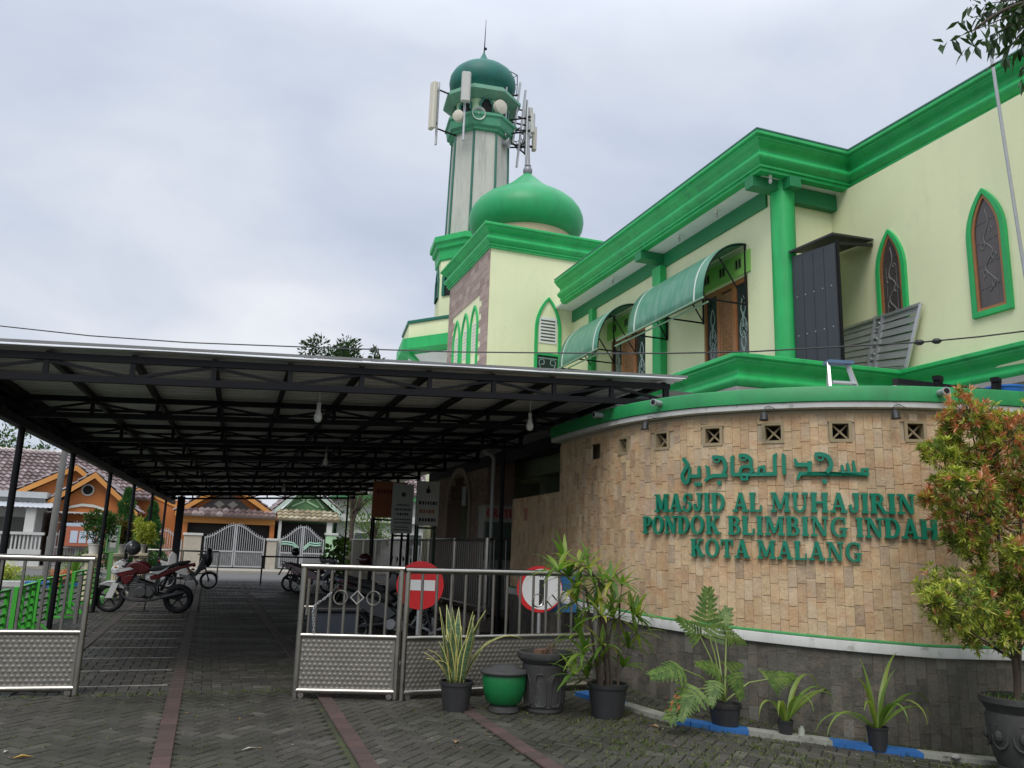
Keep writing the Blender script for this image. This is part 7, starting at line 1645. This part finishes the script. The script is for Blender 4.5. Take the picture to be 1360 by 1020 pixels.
def wavy_gate(name, label, x0, x1, zt, zs, y, orn=None, leaves=2, mat=PSTEEL, dip=False):
    """double gate with a curved top: zs at the sides and zt at the middle"""
    t_ = thing(name, label, 'gate', ((x0+x1)/2,y,.1)); w = (x1-x0)/leaves
    for k in range(leaves):
        a = x0+k*w; c_ = a+w; q = MB(); n_ = int(w/.115)
        def top(x):
            f_ = (x-x0)/(x1-x0); return zs+(zt-zs)*(.5-.5*math.cos(2*PI*f_)) if not dip else zs+(zt-zs)*(.5+.5*math.cos(2*PI*f_*1.5))
        for i in range(n_+1):
            x = a+.05+(w-.1)*i/n_; q.bar((x,y,.18),(x,y,top(x)), .026 if i not in (0,n_) else .07, .03)
            if i not in (0,n_): q.tube([(x,y,top(x)),(x,y,top(x)+.10)], [.03,.004], 5)
        for z in (.2,.98): q.bar((a+.04,y,z),(c_-.04,y,z),.06,.07)
        pts = [(lerp(a+.05,c_-.05,i/12),y+.02,top(lerp(a+.05,c_-.05,i/12))-.06) for i in range(13)]; q.tube(pts, .03, 5); n2 = n_*2
        for i in range(n2+1): x = a+.05+(w-.1)*i/n2; q.bar((x,y+.03,.2),(x,y+.03,.98),.018,.018)
        lf = build('gate_leaf', q, mat, t_)
        if orn:
            q = MB(); sg = 1 if k else -1; cx = (a+c_)/2
            for zz_ in (0,.12): q.tube([(cx-.5,y-.05,1.30+zz_-sg*.14),(cx-.2,y-.05,1.45+zz_),(cx+.1,y-.05,1.40+zz_),(cx+.4,y-.05,1.30+zz_+sg*.14)], .045, 6)
            build('leaf_ornament', q, orn, lf)
    return t_
def pillar(name, label, x0, x1, y, z1, mat, cap=HWH):
    t_ = thing(name, label, 'pillar', ((x0+x1)/2,y,.1)); q = MB(); q.bx(x0,x1,y-.2,y+.2,.1,z1); build('shaft', q, mat, t_, bevel=.015); q = MB(); q.bx(x0-.06,x1+.06,y-.26,y+.26,z1+.001,z1+.12); build('cap', q, cap, t_, bevel=.01)
RUB = M('pale_rubble_stone', (.42,.38,.31), .85, var=.35, scale=5, bump=.5, bscale=14)
# centre house with a dark carport and orange trim
h = gable_house('orange_trimmed_house', 'orange trimmed house with a dark carport straight ahead under the canopy', -1.75, 3.55, 3.0, 2.95, .78, 4.75, 47.2, 56, ORANGE, ORTRIM, ov=.35)
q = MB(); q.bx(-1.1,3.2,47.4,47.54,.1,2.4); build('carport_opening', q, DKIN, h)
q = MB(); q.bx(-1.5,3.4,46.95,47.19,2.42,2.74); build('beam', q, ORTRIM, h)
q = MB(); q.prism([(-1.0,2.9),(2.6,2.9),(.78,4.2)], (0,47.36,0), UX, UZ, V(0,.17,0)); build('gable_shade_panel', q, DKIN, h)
for k in (-.35,.35):
    q = MB(); q.prism([(.78+k-.28,3.45),(.78+k,3.25),(.78+k+.28,3.45),(.78+k,3.65)], (0,47.33,0), UX, UZ, V(0,.02,0)); build('diamond_vent', q, M('grey_vent_tiles', (.13,.12,.11), .8), h)
roof(h, [((-1.5,46.5,2.80),(4.9,0,0),(0,.95,.42))], name='skirt_roof')
for x in (-1.3,3.15):
    q = MB(); q.bx(x,x+.25,46.96,47.2,.1,2.41); build('post', q, ORANGE, h)
wavy_gate('wavy_steel_gate', 'white double gate with a wavy top before the dark carport', -.15, 2.95, 2.42, 1.72, 46.6)
pillar('stone_pillar', 'pale rubble stone gate pillar left of the wavy white gate', -1.15, -.28, 46.6, 1.75, RUB); pillar('stone_pillar', 'pale rubble stone gate pillar right of the wavy white gate', 3.05, 3.55, 46.6, 1.6, RUB)
# green house to its right
h = gable_house('green_trimmed_house', 'pale green trimmed house with a tiled porch right of the orange trimmed house', 3.3, 7.1, 3.3, 3.3, 5.05, 4.95, 47.6, 56, M('mid_green_wall_paint', (.10,.22,.09), .7, var=.1), M('mint_barge_paint', (.45,.56,.48), .6), ov=.4)
roof(h, [((3.5,46.7,2.78),(3.4,0,0),(0,1.1,.55))], M('mossy_tan_tiles', (.3,.25,.16), .8, ramp_stops=[(0,(.20,.16,.10)),(.5,(.31,.26,.16)),(1,(.42,.37,.26))], var=.2), 'porch_roof')
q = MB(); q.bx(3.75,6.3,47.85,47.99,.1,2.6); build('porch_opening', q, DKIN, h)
q = MB()
for a, c_ in (((4.3,3.55),(5.8,4.25)),((5.8,3.55),(4.3,4.25)),((4.0,3.5),(4.7,4.3)),((6.1,3.5),(5.4,4.3))): q.bar((a[0],47.96,a[1]),(c_[0],47.96,c_[1]),.03,.09)
build('gable_lattice', q, HPG, h)
for xa, xb in ((6.2,6.5),(3.6,3.75)): q = MB(); q.bx(xa,xb,46.85,47.1,.1,2.75); build('post', q, HWH, h)
wavy_gate('wavy_steel_gate', 'white double gate with mint leaf ornaments before the green house', 3.72, 6.1, 2.45, 1.75, 46.62, orn=M('mint_ornament', (.33,.55,.43), .5))
pillar('gate_pillar', 'pale green gate pillar right of the gate with leaf ornaments', 6.15, 6.75, 46.62, 2.0, HPG)
# white and green house further right
h = thing('white_banded_house', 'white banded house with a green roof edge behind the climbing plant', 'house', (10,50,0)); q = MB(); q.bx(7.2,16,50,56,0,4.2); build('wall', q, HWH, h); q = MB(); q.bx(7.0,16.2,49.2,56,4.21,4.5); build('roof_edge', q, M('green_roof_edge', (.05,.2,.08), .6), h); q = MB(); q.bx(7.1,16.1,49.6,49.99,2.9,3.3); build('canopy_band', q, HWH, h); roof(h, [((7,49.2,4.55),(9.2,0,0),(0,3.4,1.6))]); window_part(h, 8.2, 10.0, .9, 2.3, 49.98); window_part(h, 11.5, 13.4, .9, 2.3, 49.98)
wf = wavy_gate('picket_fence', 'white picket fence before the white banded house', 6.9, 12.5, 1.6, 1.5, 46.7, leaves=3)
# orange gabled house on the left, with the larger tiled roof behind it
h = gable_house('orange_gabled_house', 'orange house with a bold gable and brown tiled roofs at the left', -7.35, -3.35, 3.15, 2.75, -5.45, 4.62, 44.6, 52, ORANGE, ORTRIM, ov=.5)
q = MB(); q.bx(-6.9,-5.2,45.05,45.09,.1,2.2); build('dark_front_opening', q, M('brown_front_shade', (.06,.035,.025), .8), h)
q = MB(); q.prism(discp(.22,20), (-5.75,45.07,3.75), UX, UZ, V(0,.02,0)); build('round_vent', q, VOID, h); q = MB(); q.loopframe(discp(.29,20), discp(.225,20), (-5.75,45.03,3.75), UX, UZ, V(0,.065,0)); build('vent_ring', q, HWH, h)
q = MB(); pts = [(-6.6,2.75),(-6.4,2.95),(-5.9,3.08),(-5.4,3.05),(-4.9,2.9),(-4.6,2.7),(-4.9,2.78),(-5.4,2.92),(-5.9,2.95),(-6.4,2.84)]; q.prism(pts, (0,45.0,0), UX, UZ, V(0,.06,0)); build('arched_moulding', q, HWH, h)
q = MB(); q.bx(-7.3,-4.6,44.2,45.1,2.58,2.64)
for k in range(10): q.bar((-7.2+k*.28,44.2,2.56),(-7.2+k*.28,45.09,2.56),.04,.04)
build('porch_shade', q, HWH, h)
for x in (-7.0,-4.8): q = MB(); q.tube([(x,44.25,.1),(x,44.25,2.57)], .035, 7); build('porch_post', q, HWH, h)
for x in (-7.1,-4.35):
    q = MB(); q.bx(x,x+.4,44.5,44.9,.1,2.5); build('brick_pier', q, TERRA, h)
    q = MB()
    for z in (.9,1.5,2.1): q.bx(x-.01,x+.41,44.49,44.91,z,z+.05)
    build('pale_course', q, HWH, h)
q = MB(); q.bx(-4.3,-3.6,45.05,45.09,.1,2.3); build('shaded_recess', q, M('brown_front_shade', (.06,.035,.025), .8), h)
h = thing('tiled_roof_house', 'house with a large sloping brown tiled roof behind the orange gable', 'house', (-9,47,0)); q = MB(); q.bx(-16,-1.2,48.4,56,0,3.6); build('wall', q, ORANGE, h)
roof(h, [((-16.5,47.6,3.55),(13.6,0,0),(0,4.6,2.55)), ((-2.9,52.2,6.1),(-13.6,0,0),(0,3.0,-1.4))])
h2 = gable_house('small_gabled_wing', 'second smaller orange trimmed gable left of the bold orange gable', -9.35, -5.6, 3.45, 4.3, -6.55, 5.05, 46.2, 51, ORANGE, ORTRIM, ov=.4)
h = gable_house('far_tiled_house', 'brown tiled house with an orange barge board right of the bold gable', -4.6, -.4, 3.7, 2.9, -3.6, 4.25, 48.4, 55, ORANGE, ORTRIM, ov=.3)
# pale house with an awning at the far left edge
h = thing('pale_house', 'pale grey house with a corrugated awning at the far left edge', 'house', (-9.5,43.5,0)); q = MB(); q.bx(-14,-7.45,44.6,47.2,0,3.2); build('wall', q, HWH, h); q = MB(); q.bx(-14.1,-7.35,44.2,47.3,3.21,3.5); build('roof_edge', q, M('pale_grey_parapet', (.45,.47,.47), .7, streak=.4), h)
q = MB(); vs = []; n_ = 70
for y, z in ((42.8,2.72),(44.6,3.02)):
    for i in range(n_+1): vs.append((lerp(-14,-6.9,i/n_), y, z+.03*(i%2)))
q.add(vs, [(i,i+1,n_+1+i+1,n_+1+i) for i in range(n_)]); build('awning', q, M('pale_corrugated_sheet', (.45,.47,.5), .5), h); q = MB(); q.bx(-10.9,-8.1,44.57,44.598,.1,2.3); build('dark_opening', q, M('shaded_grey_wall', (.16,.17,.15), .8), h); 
for xa, xb in ((-7.9,-7.5),(-10.6,-10.4)): q = MB(); q.bx(xa,xb,43.0,43.3,.1,2.7); build('post', q, HWH, h)
lf = thing('low_white_fence', 'low white balustrade fence before the pale house', 'fence', (-9,42.9,.1)); q = MB(); q.bx(-14,-7.05,42.75,42.95,.1,.85); q.bx(-14,-7.0,42.72,42.98,1.50,1.62); build('wall', q, HWH, lf); q = MB(); x = -13.9
while x < -7.1: q.bx(x,x+.07,42.8,42.9,.85,1.5); x += .16
build('balusters', q, HWH, lf, kind='stuff')
wavy_gate('wavy_steel_fence', 'dark railing gate with an arched top before the bold orange gable', -6.95, -4.3, 2.15, 1.45, 43.2, leaves=2, mat=M('grey_railing_paint', (.30,.30,.30), .5))
wavy_gate('wavy_steel_fence', 'pale blue railing fence with a dipping top left of the rubble pillar', -3.9, -1.2, 2.0, 1.5, 46.6, leaves=2, dip=True)
bb = thing('notice_panel', 'orange panel with four white sheets on the railing before the orange gable', 'panel', (-5.4,42.9,1)); q = MB(); q.bx(-6.15,-4.5,42.92,42.98,1.05,1.95); build('panel', q, M('orange_red_panel', (.40,.12,.06), .6), bb); q = MB(); q.bx(-6.2,-4.45,42.915,42.985,1.951,2.1); build('heading_strip', q, M('pale_blue_strip', (.45,.52,.6), .6), bb)
for k in range(4): q = MB(); q.bx(-5.95+k*.37,-5.65+k*.37,42.905,42.918,1.2,1.75); build('white_sheet', q, M('pale_blue_sheets', (.5,.56,.66), .6), bb)
q = MB(); q.tube([(-5.32,34,-.1),(-5.28,34,4.6),(-5.26,34,7.6)], [.13,.11,.09], 12); up_ = thing('utility_pole', 'grey concrete utility pole beyond the left edge of the canopy', 'pole', (-5.32,34,0)); build('pole', q, M('weathered_pole_concrete', (.17,.165,.155), .85, var=.2, scale=4), up_, smooth=True); q = MB(); q.bx(-5.9,-4.7,33.9,34.0,7.0,7.1); build('cross_arm', q, STEEL_BLK, up_)
# parked dark car on the road at the left
cr = thing('parked_car', 'dark parked car behind the lawn strip at the far left', 'car', (-9.0,34.2,0))
q = MB(); X0, X1 = -11.0, -6.9
prof = [(X0,.38),(X0+.05,.75),(X0+.9,.92),(X0+1.5,1.38),(X0+3.0,1.42),(X0+3.75,.98),(X1-.02,.90),(X1,.45),(X1-.15,.25),(X0+.2,.25)]
q.prism(prof, (0,33.4,0), UX, UZ, V(0,1.65,0)); build('body', q, M('dark_car_paint', (.02,.035,.035), .25, coat=.6, var=.1), cr, smooth=True, bevel=.07, bseg=3)
q = MB(); q.prism([(X0+1.05,.95),(X0+1.55,1.32),(X0+2.95,1.35),(X0+3.55,.97)], (0,33.385,0), UX, UZ, V(0,.01,0)); build('side_window', q, GLASS, cr)
for x in (X0+.8, X1-.85):
    q = MB(); q.lathe([(.001,0),(.2,0),(.31,.02),(.31,.2),(.001,.2)], (0,0,0), 24, Matrix.Translation((x,33.36,.31))@Matrix.Rotation(-PI/2,4,'X'), cap=False); build('wheel', q, TYRE, cr)
    q = MB(); q.lathe([(.001,-.004),(.19,-.004),(.2,.01)], (0,0,0), 20, Matrix.Translation((x,33.355,.31))@Matrix.Rotation(-PI/2,4,'X'), cap=False); build('hubcap', q, CHR, cr)
q = MB(); q.bx(X1-.13,X1+.01,33.38,33.62,.62,.84); build('tail_light', q, LAMP_R, cr, bevel=.02)
# ------------------------------------------------------------------ trees
tree('tall_tree', 'distant bushy tree top rising above the canopy roof', 'tree', 6.4, 55, 0, 15.4, (2.1,2.0,2.1), 2600, .34, .15, LEAF_D, 3, 20, 'trees beyond the houses', .25)
tree('tall_tree', 'small distant sprig of a tree top just right of the bushy one', 'tree', 9.75, 55, 0, 14.75, (.85,.8,1.3), 500, .34, .15, LEAF_D, 5, 9, 'trees beyond the houses', .15)
tree('tall_tree', 'pale green tree top peeking behind the large tiled roof at the left', 'tree', -12.5, 60, 0, 8.6, (3,2.4,2.2), 1800, .35, .16, LEAF_G, 7, 18, 'trees beyond the houses', .2)
tree('tall_tree', 'tree behind the green trimmed house', 'tree', 9.5, 60, 0, 8.0, (3,2.4,2.4), 1500, .35, .16, LEAF_G, 9, 18, 'trees beyond the houses', .2)
tree('small_tree', 'light green young tree behind the far end of the bar fence', 'tree', 7.9, 41.5, 0, 3.9, (1.5,1.3,1.3), 1800, .17, .07, LEAF_L, 11, 18, None, .10)
tree('small_tree', 'slim grey trunked tree beside the verandah fence end', 'tree', 6.0, 37.5, 0, 5.2, (1.6,1.2,1.4), 900, .17, .07, LEAF_G, 15, 16, None, .14)
cp_ = thing('climbing_plant', 'big leaved climbing plant at the far end of the bar fence', 'plant', (4.85,31.4,0)); q = MB(); cl = crown(q, (4.75,31.5,1.0), (.55,.5,1.0), 520, .22, .15, 31, 16, .3, .1); build('leaves', q, LEAF_L, cp_); q = MB()
for p, s_ in cl: q.tube([(4.8,31.5,0),(4.8,31.5,.6),p], [.02,.015,.006], 5)
build('stems', q, BARK, cp_)
# far rail barrier at the end of the yard
fb = thing('rail_barrier', 'thin steel rail barrier across the far left end of the yard', 'barrier', (-1,31.6,0)); q = MB()
q.tube([(-3.0,31.6,1.12),(.45,31.6,1.12)], .03, 8); q.tube([(-3.0,31.6,.35),(.45,31.6,.35)], .025, 8)
for x in (-3.0,-1.9,-.75,.45): q.tube([(x,31.6,0),(x,31.6,1.12)], .028, 8)
build('rail', q, STAIN, fb)
q = MB(); q.tube([(1.9,31.4,1.0),(4.6,31.2,1.02)], .03, 8)
for x in (1.95,3.2,4.55): q.tube([(x,31.35,0),(x,31.35,1.0)], .028, 8)
tag(build('rail_barrier', q, STEEL_BLK, loc=(3,31.3,0)), 'dark rail barrier behind the farthest scooters', 'barrier')
